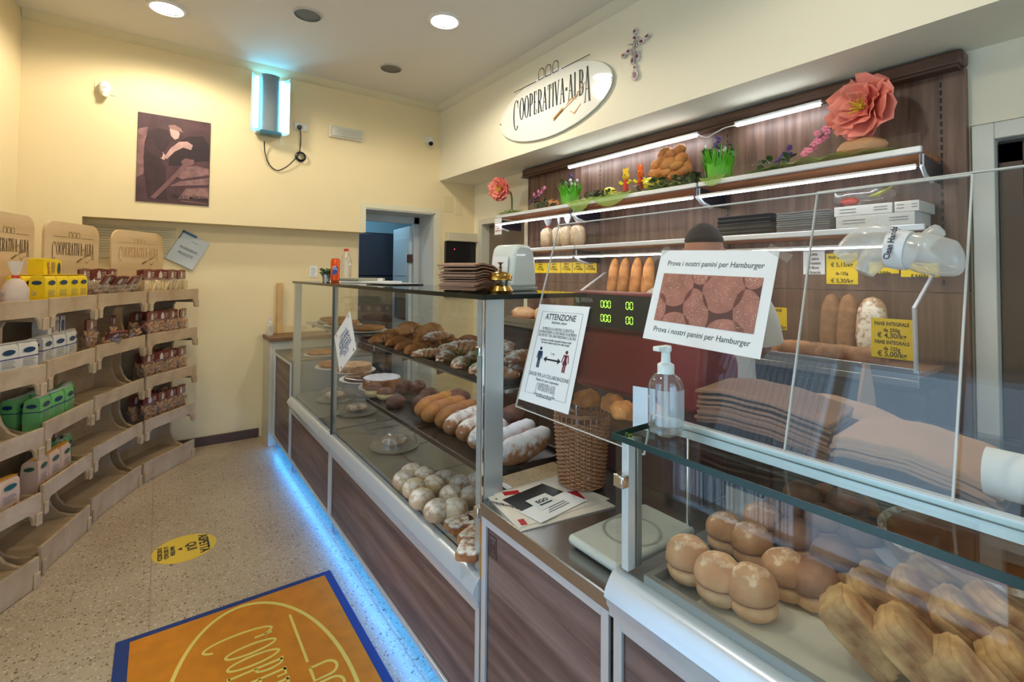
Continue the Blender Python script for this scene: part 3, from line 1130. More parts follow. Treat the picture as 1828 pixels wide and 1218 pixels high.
m = MB(); m.box(-MX + 0.045, -MY - 0.10, 0.005, MX - 0.035, MY - 0.035, 0.009)
m.build('pile', mat('mat_orange', (226, 138, 16), 0.95, bump=0.6, bscale=700, var=0.10, vscale=14), t)
m = MB(); m.M = frame((0.015, 0.005, 0.0092), (0, -1, 0), (1, 0, 0))
# the wordmark runs along the mat, letters upright towards the counter
m.ribbon([(0.60 * math.cos(2 * PI * i / 80), 0.285 * math.sin(2 * PI * i / 80)) for i in range(80)], 0.014, 0.0012, closed=True)
keep = m.M
m.M = keep @ Matrix.Translation((0.035, -0.085, 0))
wordmark(m, 0.94, 0.0012, 1.0, mono=0.0095)
m.build('wordmark', mat('mat_yellow', (226, 200, 96), 0.9), t)

# ------------------------------------------------------------------ oval shop sign and crucifix on the bulkhead
cy_, cz_ = (3.47 + 2.18) / 2, 2.752
t = thing('shop_sign', 'oval glossy white shop sign with black wordmark, wheat ear and three arches', 'sign', (2.40, cy_, cz_))
m = MB(); m.M = frame((-0.012, 0, 0), (0, -1, 0), (0, 0, 1))
m.prism([(0.650 * math.cos(2 * PI * i / 96), 0.250 * math.sin(2 * PI * i / 96)) for i in range(96)], 0, 0.010)
m.build('oval_panel', mat('sign_gloss', (240, 242, 236), 0.06, coat=1.0), t, bevel=0.002)
m = MB(); m.M = frame((-0.0235, 0.0, -0.035), (0, -1, 0), (0, 0, 1))
wordmark(m, 0.91, 0.0008, 1.45, letter_h=0.20)
m.build('wordmark', INK, t)
m = MB(); m.M = frame((-0.0245, 0.0, -0.035), (0, -1, 0), (0, 0, 1))
wheat(m, 0.91, 0.0008)
m.build('wheat_ear', mat('wheat_gold', (196, 140, 60), 0.5), t)
for s in (-1, 1):
    m = MB(); m.M = frame((-0.012, 0, 0), (0, -1, 0), (0, 0, 1)); m.tube([(s * 0.638, 0.0, 0.0), (s * 0.638, 0.0, 0.016)], 0.006, 10)
    m.build('screw', STEEL_D, t)
t = thing('crucifix', 'crucifix made of small patterned glass tiles on the bulkhead', 'crucifix', (2.40, 1.995, 2.88))
TILE = mat('tile_white', (216, 200, 200), 0.15, var=0.6, vscale=60, coat=0.6)
TILEP = mat('tile_red', (120, 40, 56), 0.3, var=0.6, vscale=80)
for i_, (x, y, sx, sy) in enumerate(((0, 0.105, .018, .022), (0, 0.06, .02, .022), (0, 0.018, .017, .02), (-0.05, -0.005, .024, .017), (-0.092, -0.015, .024, .018), (0.05, 0.02, .024, .016),
                     (0.095, 0.035, .026, .017), (-0.012, -0.03, .02, .02), (0.018, -0.06, .017, .032), (-0.018, -0.075, .016, .03), (0.0, -0.125, .014, .022), (0.0, -0.175, .026, .034))):
    m = MB(); m.M = on_right(0, 0, -0.008 - 0.0015 * (i_ % 2))
    m.prism([(x + sx * math.cos(2 * PI * i / 16), y + sy * math.sin(2 * PI * i / 16)) for i in range(16)], 0, 0.008)
    gt = m.build('glass_tile', TILE, t, bevel=0.002)
    m = MB(); m.M = on_right(0, 0, -0.0185)
    m.prism([(x + sx * 0.5 * math.cos(2 * PI * i / 8), y + sy * (0.35 + 0.2 * (i_ % 2)) * math.sin(2 * PI * i / 8)) for i in range(8)], 0, 0.001)
    m.build('tile_pattern', TILEP, gt)
m = MB(); m.M = on_right(0, 0, -0.022)
m.tube([(0, 0.03, 0), (0.002, -0.03, 0.006), (0, -0.09, 0)], [0.007, 0.009, 0.005], 8)
m.tube([(-0.05, 0.035, 0), (0, 0.02, 0.004), (0.045, 0.05, 0)], [0.003, 0.005, 0.003], 6)
m.blob((0, 0.045, 0.004), (0.008, 0.01, 0.008), 10, 8)
m.build('silver_figure', CHROME, t)

# ------------------------------------------------------------------ wooden product stands along the left
TIER = [1.315, 1.015, 0.722, 0.425, 0.135]
SD = 0.30
UNITS = {}
def make_stand(w):
    """origin: foot of the front left corner, x along the front, y to the back"""
    t = thing('display_stand', 'x', 'shelf stand')
    th = 0.016
    # side panels: a back upright that sweeps forward into each tray
    def side_poly():
        p = [(0.0, 0.0), (SD, 0.0), (SD, TIER[0] + 0.02)]
        for i, z in enumerate(TIER):
            p += [(SD - 0.06, z + 0.02) if i == 0 else (SD - 0.08, z + 0.20), (SD - 0.085, z + 0.03)]
            for k in range(1, 5):
                a = R(22 * k)
                p.append((SD - 0.085 - 0.07 * math.sin(a) * 1.0, z + 0.03 - 0.07 * (1 - math.cos(a)) * 0.7 - 0.012))
            p += [(0.004, z - 0.018), (0.004, z - 0.10 if i < 4 else 0.0)]
            if i < 4:
                for k in range(5):
                    a = R(22.5 * k)
                    p.append((0.045 + (SD - 0.155) * math.sin(a), TIER[i] - 0.10 + 0.055 * (1 - math.cos(a)) - 0.0))
        q = []
        for a in p:
            if not q or (abs(a[0] - q[-1][0]) + abs(a[1] - q[-1][1])) > 1e-4:
                q.append(a)
        return q
    sp = []
    # simpler closed outline, front edge stepping in between the trays
    sp = [(SD, 0.0), (SD, TIER[0] + 0.03)]
    for i, z in enumerate(TIER):
        if i == 0:
            sp += [(0.17, z + 0.03)]
        sp += [(0.17, z + 0.015), (0.14, z - 0.02), (0.09, z - 0.040), (0.012, z - 0.045)]
        if i < 4:
            nz = TIER[i + 1]
            sp += [(0.012, z - 0.10), (0.035, z - 0.105), (0.05, z - 0.075), (0.12, z - 0.075), (0.17, z - 0.10), (0.19, z - 0.13), (0.19, nz + 0.07)]
        else:
            sp += [(0.012, 0.0)]
    for x in (0.0, w - th):
        m = MB()
        n = len(sp)
        # triangulation-friendly: build as quads strips between back edge and outline
        v = []
        for a, b in sp[2:]:
            v += [(x, a, b), (x + th, a, b), (x, SD, b), (x + th, SD, b)]
        k = len(sp) - 2
        fs = []
        for i in range(k - 1):
            a, b = 4 * i, 4 * (i + 1)
            fs += [(a, a + 2, b + 2, b), (a + 1, b + 1, b + 3, a + 3), (a, b, b + 1, a + 1)]
        fs += [(2, 0, 1, 3), (4 * (k - 1), 4 * (k - 1) + 2, 4 * (k - 1) + 3, 4 * (k - 1) + 1)]
        m.add(v, fs)
        m.build('side_panel', PLY, t, smooth=False)
    m = MB(); m.box(th, SD - 0.012, 0.02, w - th, SD - 0.001, TIER[0] + 0.03); m.build('back_panel', PLY, t, smooth=False)
    for i, z in enumerate(TIER):
        m = MB(); m.box(th + 0.001, 0.012, z - 0.062, w - th - 0.001, SD - 0.013, z - 0.050); m.build('shelf', PLY, t, smooth=False)
        # lip with a hook at each end
        lo = z - 0.078
        if i < 4:
            hk = z - 0.135
            pl = [(0.002, z), (0.002, hk), (0.020, hk - 0.008), (0.036, hk), (0.040, hk + 0.020), (0.048, hk + 0.040), (0.066, lo),
                  (w - 0.066, lo), (w - 0.048, hk + 0.040), (w - 0.040, hk + 0.020), (w - 0.036, hk), (w - 0.020, hk - 0.008), (w - 0.002, hk), (w - 0.002, z)]
        else:
            pl = [(0.002, z), (0.002, 0.002), (w - 0.002, 0.002), (w - 0.002, z)]
        m = MB(); m.prism(pl, -0.004, 0.011, 'y')
        m.build('tray_lip', PLY, t, smooth=False, bevel=0.002)
        for x in (0.004, w - 0.034):
            m = MB()
            m.box(x, -0.014, (z - 0.142 if i < 4 else 0.0), x + 0.030, -0.0045, (z - 0.085 if i < 4 else 0.07))
            m.build('hook', PLY, t, smooth=False, bevel=0.004)
    return t
def header_board(w, faint=False):
    bw, z0, z1, r = w - 0.03, TIER[0] + 0.03, 1.745, 0.07
    o = None
    m = MB()
    c = w / 2
    pl = [(c - bw / 2, z0), (c + bw / 2, z0)] + [(c + bw / 2 - r + r * math.cos(R(a)), z1 - r + r * math.sin(R(a))) for a in range(0, 91, 15)] + \
         [(c - bw / 2 + r + r * math.cos(R(a)), z1 - r + r * math.sin(R(a))) for a in range(90, 181, 15)]
    m.prism(pl, SD - 0.016, SD, 'y')
    return m, c, bw
STANDS = {
    'A': ((-0.645, 2.73), (-0.418, 3.115), 'wooden shelf stand nearest the viewer, cut by the photo edge'),
    'B': ((-0.428, 3.208), (-0.287, 3.636), 'wooden shelf stand holding the yellow, white and green packets'),
    'C': ((-0.288, 3.711), (-0.070, 4.175), 'wooden shelf stand with two empty lower shelves between its neighbours'),
    'D': ((-0.058, 4.189), (0.252, 4.581), 'wooden shelf stand farthest back, its shelves full of bagged biscuits'),
}
SCOL = {}
for k, (a, b, lab) in STANDS.items():
    a, b = Vector(a), Vector(b)
    w = (b - a).length
    rz = math.atan2(b.y - a.y, b.x - a.x)
    t = make_stand(w)
    t.location = (a.x, a.y, 0)
    t.rotation_euler = (0, 0, rz)
    t['label'] = lab
    t['group'] = 'wooden product stands along the left wall'
    UNITS[k] = (t, w, rz, a)
    mb, c, bw = header_board(w)
    hb = mb.build('header_board', PLY_X, t, bevel=0.002)
    m = MB(); m.M = frame((c, SD - 0.017, 1.545 if k != 'D' else 1.55), (1, 0, 0), (0, 0, 1))
    wordmark(m, bw * 0.78, 0.0008, 1.0, letter_h=0.205)
    m.build('wordmark', mat('burnt_wood' if k != 'D' else 'burnt_wood_faint', (84, 60, 38) if k != 'D' else (186, 142, 84), 0.7), hb)
    m = MB(); m.M = frame((c, SD - 0.0175, 1.545), (1, 0, 0), (0, 0, 1))
    wheat(m, bw * 0.78, 0.0006)
    m.build('wheat_ear', mat('burnt_wood_soft', (140, 108, 70), 0.7), hb)


def on_stand(k, x, y, z):
    t, w, rz, a = UNITS[k]
    return Vector((a.x + x * math.cos(rz) - y * math.sin(rz), a.y + x * math.sin(rz) + y * math.cos(rz), z))


# --- flour packets: block with folded top; front label side faces -y
def packet_maker(body, band, labelc, pic, nm, cat='flour packet'):
    def mk():
        w, d, h = 0.095, 0.062, 0.155
        t = thing('flour_packet', 'x', cat)
        m = MB()
        rings = [(0, 1.0, 1.0), (0.004, 1.04, 1.05), (h * 0.5, 1.05, 1.1), (h * 0.93, 1.0, 1.0), (h, 0.96, 0.80), (h + 0.006, 0.94, 0.45)]
        v, fs = [], []
        for z, sx, sy in rings:
            for x, y in ((-1, -1), (-.5, -1.04), (0, -1.05), (.5, -1.04), (1, -1), (1.02, 0), (1, 1), (0, 1.04), (-1, 1), (-1.02, 0)):
                v.append((x * w / 2 * sx + 0.0012 * math.sin(37 * x + 60 * z), y * d / 2 * sy, z))
        n = 10
        for i in range(len(rings) - 1):
            for k in range(n):
                fs.append((i * n + k, i * n + (k + 1) % n, (i + 1) * n + (k + 1) % n, (i + 1) * n + k))
        fs += [tuple(range(n))[::-1], tuple((len(rings) - 1) * n + k for k in range(n))]
        m.add(v, fs)
        m.build('pack', body, t, ang=50)
        m = MB(); m.box(-w * 0.50, -d * 0.42, h + 0.0065, w * 0.50, d * 0.05, h + 0.009); m.build('top_fold', band, t, bevel=0.001)
        m = MB()
        m.M = frame((0, -d * 0.585, h * 0.80), (1, 0, 0), (0, 0, 1))
        m.prism([(0.030 * math.cos(2 * PI * i / 20), 0.012 * math.sin(2 * PI * i / 20)) for i in range(20)], 0, 0.001)
        m.build('label', labelc, t)
        m = MB()
        m.M = frame((w * 0.545, 0, h * 0.80), (0, 1, 0), (0, 0, 1))
        m.prism([(0.020 * math.cos(2 * PI * i / 20), 0.010 * math.sin(2 * PI * i / 20)) for i in range(20)], 0, 0.001)
        m.build('label', labelc, t)
        m = MB()
        m.M = frame((-w * 0.545, 0, h * 0.80), (0, -1, 0), (0, 0, 1))
        m.prism([(0.020 * math.cos(2 * PI * i / 20), 0.010 * math.sin(2 * PI * i / 20)) for i in range(20)], 0, 0.001)
        m.build('label', labelc, t)
        if pic == 'band':
            m = MB()
            m.box(-w * 0.538, -d * 0.600, h * 0.60, w * 0.538, d * 0.600, h * 0.625)
            m.build('band_stripe', mat('navy_band', (30, 44, 96), 0.5), t)
        m = MB()
        m.M = frame((0, -d * 0.585, h * 0.25), (1, 0, 0), (0, 0, 1))
        for kx in range(3):
            m.prism([(-0.022 + 0.022 * kx + 0.012 * math.cos(2 * PI * i / 10), -0.01 + 0.008 * math.sin(2 * PI * i / 10) + 0.004 * kx) for i in range(10)], 0, 0.0008)
        m.M = frame((w * 0.545, 0, h * 0.25), (0, 1, 0), (0, 0, 1))
        m.prism([(0.016 * math.cos(2 * PI * i / 6), 0.014 * math.sin(2 * PI * i / 6)) for i in range(6)], 0, 0.0008)
        m.build('printed_picture', mat('bread_print', (168, 110, 62), 0.6), t)
        m = MB()
        m.M = frame((0, -d * 0.585, h * 0.45), (1, 0, 0), (0, 0, 1))
        for j in range(5):
            m.ribbon([(-0.032, 0.016 - 0.007 * j), (0.026 + 0.006 * math.sin(j * 2), 0.016 - 0.007 * j)], 0.002, 0.0006)
        m.build('printed_text', mat(nm + '_text', (120, 112, 100), 0.6), t)
        return t
    return Proto(mk)
NAVY = mat('label_navy', (18, 56, 84), 0.4)
P_YEL = packet_maker(mat('packet_yellow', (240, 200, 12), 0.4, var=0.05, vscale=20), mat('packet_yellow_fold', (246, 214, 40), 0.4), NAVY, '', 'yellow')
P_WHT = packet_maker(mat('packet_white', (214, 204, 188), 0.5, var=0.06, vscale=20), mat('packet_white_fold', (226, 218, 204), 0.5), NAVY, 'band', 'white')
P_GRN = packet_maker(mat('packet_green', (112, 178, 100), 0.45, var=0.15, vscale=14), mat('packet_green_fold', (222, 232, 214), 0.45), NAVY, 'band', 'green')
P_ORG = packet_maker(mat('packet_orange', (214, 178, 150), 0.45, var=0.12, vscale=14), mat('packet_orange_fold', (240, 168, 60), 0.45), mat('label_green', (40, 84, 60), 0.4), '', 'orange')
ORD = ['first', 'second', 'third', 'fourth', 'fifth', 'sixth', 'seventh', 'eighth', 'ninth', 'tenth']


def row(proto, unit, tier, xs, ys, what, where, rots=None, group=None, dz=0.0, sc=None):
    n = 0
    for j, y in enumerate(ys):
        for i, x in enumerate(xs):
            p = on_stand(unit, x, y, TIER[tier] - 0.0495 + dz)
            rz = UNITS[unit][2] + (rots[(i + j) % len(rots)] if rots else 0)
            rowname = ('front row' if j == 0 else 'rear row') if len(ys) > 1 else 'row'
            proto.put(p, (0, 0, rz), f'{what}, {ORD[i]} in {rowname}, {where}', group, sc)
            n += 1


row(P_YEL, 'B', 0, (0.08, 0.185, 0.285, 0.375), (0.065,), 'yellow flour packet', 'top shelf', (0.03, -0.04, 0.02), 'yellow flour packets')
row(P_YEL, 'B', 0, (0.08, 0.185, 0.29), (0.15,), 'yellow flour packet behind the others', 'top shelf', (-0.03, 0.02), 'yellow flour packets')
row(P_WHT, 'B', 1, (0.07, 0.175, 0.28), (0.065,), 'white flour packet', 'shelf under the yellow ones', (0.1, -0.04, 0.08), 'white flour packets')
row(P_WHT, 'B', 1, (0.37,), (0.09,), 'white flour packet leaning', 'shelf under the yellow ones', (0.3,), 'white flour packets')
row(P_GRN, 'B', 2, (0.07, 0.175, 0.28), (0.065, 0.15), 'green flour packet', 'third shelf', (0.06, -0.05, 0.12), 'green flour packets')
row(P_GRN, 'B', 2, (0.375,), (0.10,), 'green flour packet standing apart', 'third shelf', (0.25,), 'green flour packets')
row(P_ORG, 'B', 3, (0.065, 0.165, 0.265), (0.065,), 'white and orange flour packet', 'fourth shelf', (0.1, 0.06, 0.1), 'orange flour packets')
row(P_GRN, 'B', 3, (0.36, 0.41), (0.12,), 'green flour packet next to the orange ones', 'fourth shelf', (0.4, 0.2), 'green flour packets')
# laid flat on top of the standing ones
for (u, x, y, z, ry, pr, lab) in (('B', 0.15, 0.13, TIER[0] + 0.112, 0, P_YEL, 'yellow flour packet lying flat on top of the standing yellow ones'),
                                  ('B', 0.14, 0.10, TIER[1] + 0.112, 0, P_WHT, 'white flour packet lying flat on top of the standing white ones'),
                                  ('B', 0.31, 0.17, TIER[1] + 0.112, 0.3, P_WHT, 'white flour packet lying flat at the far end of the white row')):
    p = on_stand(u, x, y, z + 0.034)
    rz = UNITS[u][2]
    pr.put(p, (0, R(90), rz + ry), lab)
# two bags of rice or flour in clear film at the near end of the top shelf (stand A)
def mk_sugar():
    t = thing('clear_bag', 'x', 'bag')
    m = MB()
    m.lathe([(0.0, 0.0), (0.050, 0.0), (0.056, 0.03), (0.054, 0.10), (0.035, 0.135), (0.012, 0.15)], 20, sx=1.0, sy=0.75)
    m.build('grain', mat('grain_white', (214, 190, 168), 0.6, bump=0.4, bscale=300), t)
    m = MB(); m.lathe([(0.012, 0.148), (0.014, 0.155), (0.012, 0.162)], 12); m.build('tie', mat('red_tie', (210, 60, 30), 0.4), t)
    m = MB(); m.lathe([(0.010, 0.160), (0.024, 0.19), (0.034, 0.225)], 9, sx=1.2, sy=0.5); m.build('gathered_top', MILKY, t)
    m = MB(); m.M = frame((0.03, -0.052, 0.07), (1, 0.3, 0), (0, 0, 1))
    m.text('Ceci', 0.03, None, 0.8, shear=0.3); m.build('printed_text', INKG, t)
    return t
P_SUG = Proto(mk_sugar)
for x, y, lab in ((0.36, 0.07, 'clear bag of white grain with a red tie, beside the yellow packets'), (0.24, 0.10, 'clear bag of white grain behind its twin at the photo edge'), (0.14, 0.07, 'clear bag of white grain farthest from the yellow packets')):
    P_SUG.put(on_stand('A', x, y, TIER[0] - 0.0495), (0, 0, UNITS['A'][2]), lab, 'clear bags with red ties')
row(P_WHT, 'A', 1, (0.30, 0.40), (0.07,), 'white flour packet', 'second shelf, nearest stand', (0.0,), 'white flour packets')
row(P_ORG, 'A', 3, (0.33,), (0.07,), 'white and orange flour packet', 'low shelf, nearest stand', (0.0,), 'orange flour packets')


# --- cellophane bags of biscuits with a maroon header card
def bag_maker(kind):
    def mk():
        t = thing('biscuit_bag', 'x', 'bag of biscuits')
        rnd = random.Random(kind)
        bm = {'ring': mat_crust('taralli_crust', (156, 104, 62), (204, 152, 102), scale=30, coat=0.1), 'stick': mat_crust('stick_crust', (206, 170, 104), (230, 204, 146), scale=30),
              'dark': mat_crust('dark_biscuit', (120, 92, 66), (170, 140, 108), scale=20)}[kind] if kind + '_m' not in MATS else MATS[kind + '_m']
        MATS[kind + '_m'] = bm
        m = MB()
        if kind == 'ring':
            for k in range(16):
                c = Vector((rnd.uniform(-0.040, 0.040), rnd.uniform(-0.020, 0.018), 0.022 + 0.085 * (k / 16)))
                E = Matrix.Rotation(rnd.uniform(0.6, 2.5), 3, 'X') @ Matrix.Rotation(rnd.uniform(0, 3), 3, 'Z')
                m.tube([c + E @ Vector((0.0165 * math.cos(2 * PI * i / 10), 0.0165 * math.sin(2 * PI * i / 10), 0)) for i in range(10)], 0.0075, 6, closed=True)
        elif kind == 'stick':
            for k in range(14):
                c = Vector((rnd.uniform(-0.042, 0.042), rnd.uniform(-0.018, 0.018), 0.06))
                d = Vector((rnd.uniform(-0.5, 0.5), rnd.uniform(-0.1, 0.1), 1)).normalized() * 0.045
                m.tube([c - d, c - d * 0.5, c, c + d * 0.5, c + d], [0.005, 0.0085, 0.0095, 0.0085, 0.005], 7)
        else:
            for k in range(12):
                m.blob((rnd.uniform(-0.045, 0.045), rnd.uniform(-0.02, 0.02), 0.02 + 0.05 * rnd.random()), (0.024, 0.013, 0.016), 10, 6)
        m.build('biscuits', bm, t)
        m = MB()
        v, fs = [], []
        rings = [(0, 0.9, 0.6), (0.012, 1.05, 1.05), (0.06, 1.1, 1.15), (0.10, 1.05, 0.9), (0.128, 0.95, 0.30), (0.135, 0.92, 0.08)]
        n = 16
        for z, sx, sy in rings:
            for k in range(n):
                a = 2 * PI * k / n
                v.append((0.052 * sx * math.copysign(abs(math.cos(a)) ** 0.6, math.cos(a)) * (1 + 0.04 * math.sin(5 * a + 90 * z)), 0.028 * sy * math.copysign(abs(math.sin(a)) ** 0.7, math.sin(a)), z))
        for i in range(len(rings) - 1):
            for k in range(n):
                fs.append((i * n + k, i * n + (k + 1) % n, (i + 1) * n + (k + 1) % n, (i + 1) * n + k))
        fs.append(tuple(range(n))[::-1])
        m.add(v, fs)
        m.build('cellophane', FILM, t)
        m = MB()
        m.prism([(-0.052, 0.110), (0.050, 0.112), (0.049, 0.174), (0.0, 0.178), (-0.053, 0.171)], -0.008, 0.004, 'y')
        hc = m.build('header_card', mat('maroon_card', (116, 48, 36), 0.35, coat=0.4), t, bevel=0.001)
        m = MB(); m.M = frame((0.012, -0.0085, 0.145), (1, 0, 0), (0, 0, 1))
        m.flat([(-0.028, -0.022), (-0.006, -0.022), (-0.004, 0.0), (-0.012, 0.018), (-0.020, 0.02), (-0.030, 0.002)], 0)
        for j in range(3):
            m.ribbon([(0.002, 0.010 - 0.010 * j), (0.030, 0.012 - 0.010 * j)], 0.003, 0.0006)
        m.build('printed_emblem', mat('card_cream', (214, 196, 176), 0.5), hc)
        return t
    return Proto(mk)
P_RING, P_STICK, P_DARK = bag_maker('ring'), bag_maker('stick'), bag_maker('dark')
def bags(proto, unit, tier, spots, what, where, group):
    for i, (x, y, r, tilt) in enumerate(spots):
        p = on_stand(unit, x, y, TIER[tier] - 0.0490 + (0.008 if tilt else 0))
        proto.put(p, (tilt, 0, UNITS[unit][2] + r), f'{what}, {ORD[i % 10]} in {where}', group, 1.0 if tilt else 1.12)
bags(P_RING, 'D', 1, [(0.12, 0.07, .1, 0), (0.22, 0.07, -.1, 0), (0.32, 0.07, .15, 0), (0.425, 0.07, 0.3, 0)], 'bag of ring biscuits', 'front row, second shelf of farthest stand', 'ring biscuits on the second shelf')
bags(P_RING, 'D', 1, [(0.08, 0.15, .1, 0), (0.19, 0.15, -.1, 0), (0.29, 0.15, .15, 0), (0.40, 0.155, 0.1, 0)], 'bag of ring biscuits', 'back row, second shelf of farthest stand', 'ring biscuits on the second shelf')
bags(P_RING, 'D', 2, [(0.10, 0.07, .1, 0), (0.21, 0.06, -.2, 0), (0.32, 0.07, .15, 0), (0.425, 0.07, 0.2, 0)], 'bag of ring biscuits', 'front row, third shelf of farthest stand', 'ring biscuits on the third shelf')
bags(P_RING, 'D', 2, [(0.14, 0.15, .1, 0), (0.25, 0.15, .2, 0), (0.36, 0.15, .15, 0)], 'bag of ring biscuits', 'back row, third shelf of farthest stand', 'ring biscuits on the third shelf')
bags(P_RING, 'D', 3, [(0.13, 0.075, -.1, 0), (0.24, 0.07, .2, 0), (0.33, 0.07, .1, 0), (0.425, 0.07, .15, 0)], 'bag of ring biscuits', 'front row, fourth shelf of farthest stand', 'ring biscuits on the fourth shelf')
bags(P_RING, 'D', 3, [(0.10, 0.155, .1, 0), (0.22, 0.155, .2, 0), (0.34, 0.15, .15, 0)], 'bag of ring biscuits', 'back row, fourth shelf of farthest stand', 'ring biscuits on the fourth shelf')
bags(P_STICK, 'D', 0, [(0.08, 0.07, .1, 0), (0.19, 0.07, -.1, 0), (0.295, 0.065, .15, 0), (0.41, 0.08, 0.2, 0)], 'bag of pale finger biscuits', 'front row, top shelf of farthest stand', 'finger biscuits on the top shelf')
bags(P_STICK, 'D', 0, [(0.13, 0.15, .1, 0), (0.26, 0.15, -.1, 0), (0.38, 0.155, .1, 0)], 'bag of pale finger biscuits', 'back row, top shelf of farthest stand', 'finger biscuits on the top shelf')
bags(P_DARK, 'C', 0, [(0.09, 0.075, .1, 0.5), (0.21, 0.07, -.2, 0.6), (0.33, 0.075, .15, 0.6), (0.43, 0.08, 0.3, 0.5)], 'tipped bag of brown biscuits', 'front row, top shelf beside the yellow packets', 'brown biscuits on the top shelf')
bags(P_DARK, 'C', 0, [(0.16, 0.17, .1, 0), (0.30, 0.17, -.2, 0), (0.42, 0.165, .1, 0)], 'upright bag of brown biscuits', 'back row, top shelf beside the yellow packets', 'brown biscuits on the top shelf')
bags(P_RING, 'C', 1, [(0.10, 0.09, .1, 0), (0.20, 0.075, -.5, 0.9), (0.33, 0.10, .35, 0), (0.44, 0.09, 0.6, 0.7)], 'bag of ring biscuits', 'second shelf beside the white packets', 'ring biscuits beside the white packets')

# ================================================================== the counter
X0 = 0.795
ALUL = mat('profile_light', (206, 214, 224), 0.28, 0.35, coat=0.3)
def flat_frame(mb, x, y0, y1, z0, z1, w, d=0.012):
    """upright rectangular rim facing the customers, d proud of x"""
    mb.box(x - d, y0, z0, x, y0 + w, z1)
    mb.box(x - d, y1 - w, z0, x, y1, z1)
    mb.box(x - d, y0 + w, z0, x, y1 - w, z0 + w)
    mb.box(x - d, y0 + w, z1 - w, x, y1 - w, z1)
def trim_profile(z1, z0, x):
    """rounded aluminium nosing, section in x z"""
    h = z1 - z0
    return [(x + 0.02, z1), (x - 0.002, z1), (x - 0.010, z1 - 0.10 * h), (x - 0.024, z1 - 0.32 * h), (x - 0.028, z1 - 0.5 * h), (x - 0.020, z1 - 0.62 * h),
            (x - 0.020, z1 - 0.70 * h), (x - 0.012, z1 - 0.85 * h), (x - 0.012, z0), (x + 0.02, z0)]
def nosing(mb, x, y0, y1, z0, z1):
    P = trim_profile(z1, z0, x)
    n = len(P)
    v = [(a, y0, b) for a, b in P] + [(a, y1, b) for a, b in P]
    mb.add(v, [tuple(range(n)), tuple(range(n, 2 * n))[::-1]] + [(i, n + i, n + (i + 1) % n, (i + 1) % n) for i in range(n)])
def base_unit(t, y0, y1, ztop, x1=1.45, led=True):
    """front panel, rims, toe kick under a counter module (world coordinates)"""
    m = MB(); m.box(X0 + 0.005, y0 + 0.004, 0.10, X0 + 0.02, y1 - 0.004, ztop)
    m.build('front_panel', GRAIN_Y, t, smooth=False)
    m = MB(); flat_frame(m, X0 + 0.004, y0 + 0.002, y1 - 0.002, 0.092, ztop, 0.022, 0.010); m.build('panel_frame', ALUL, t, smooth=False, bevel=0.002)
    m = MB(); m.box(X0 + 0.021, y0 + 0.002, 0.0, x1, y0 + 0.02, ztop); m.box(X0 + 0.021, y1 - 0.02, 0.0, x1, y1 - 0.002, ztop); m.box(x1 - 0.02, y0 + 0.02, 0.0, x1, y1 - 0.02, ztop)
    m.build('carcass', mat('carcass_grey', (150, 150, 150), 0.5), t, smooth=False)
    m = MB(); m.box(X0 + 0.085, y0 + 0.02, 0.0, X0 + 0.095, y1 - 0.02, 0.10); m.build('toe_kick', mat('kick_pale', (190, 196, 204), 0.4), t, smooth=False)
    if led:
        m = MB(); m.box(X0 + 0.008, y0 + 0.01, 0.074, X0 + 0.020, y1 - 0.01, 0.080)
        s = m.build('led_strip', LED_B, t, smooth=False)
def glass_pane(name, t, b, mt=GLASS_FRONT, lab=None):
    m = MB(); m.box(*b); o = m.build(name, mt, t, smooth=False)
    if lab: o['label'] = lab
    return o
ZC = 1.387           # top of the tall cases
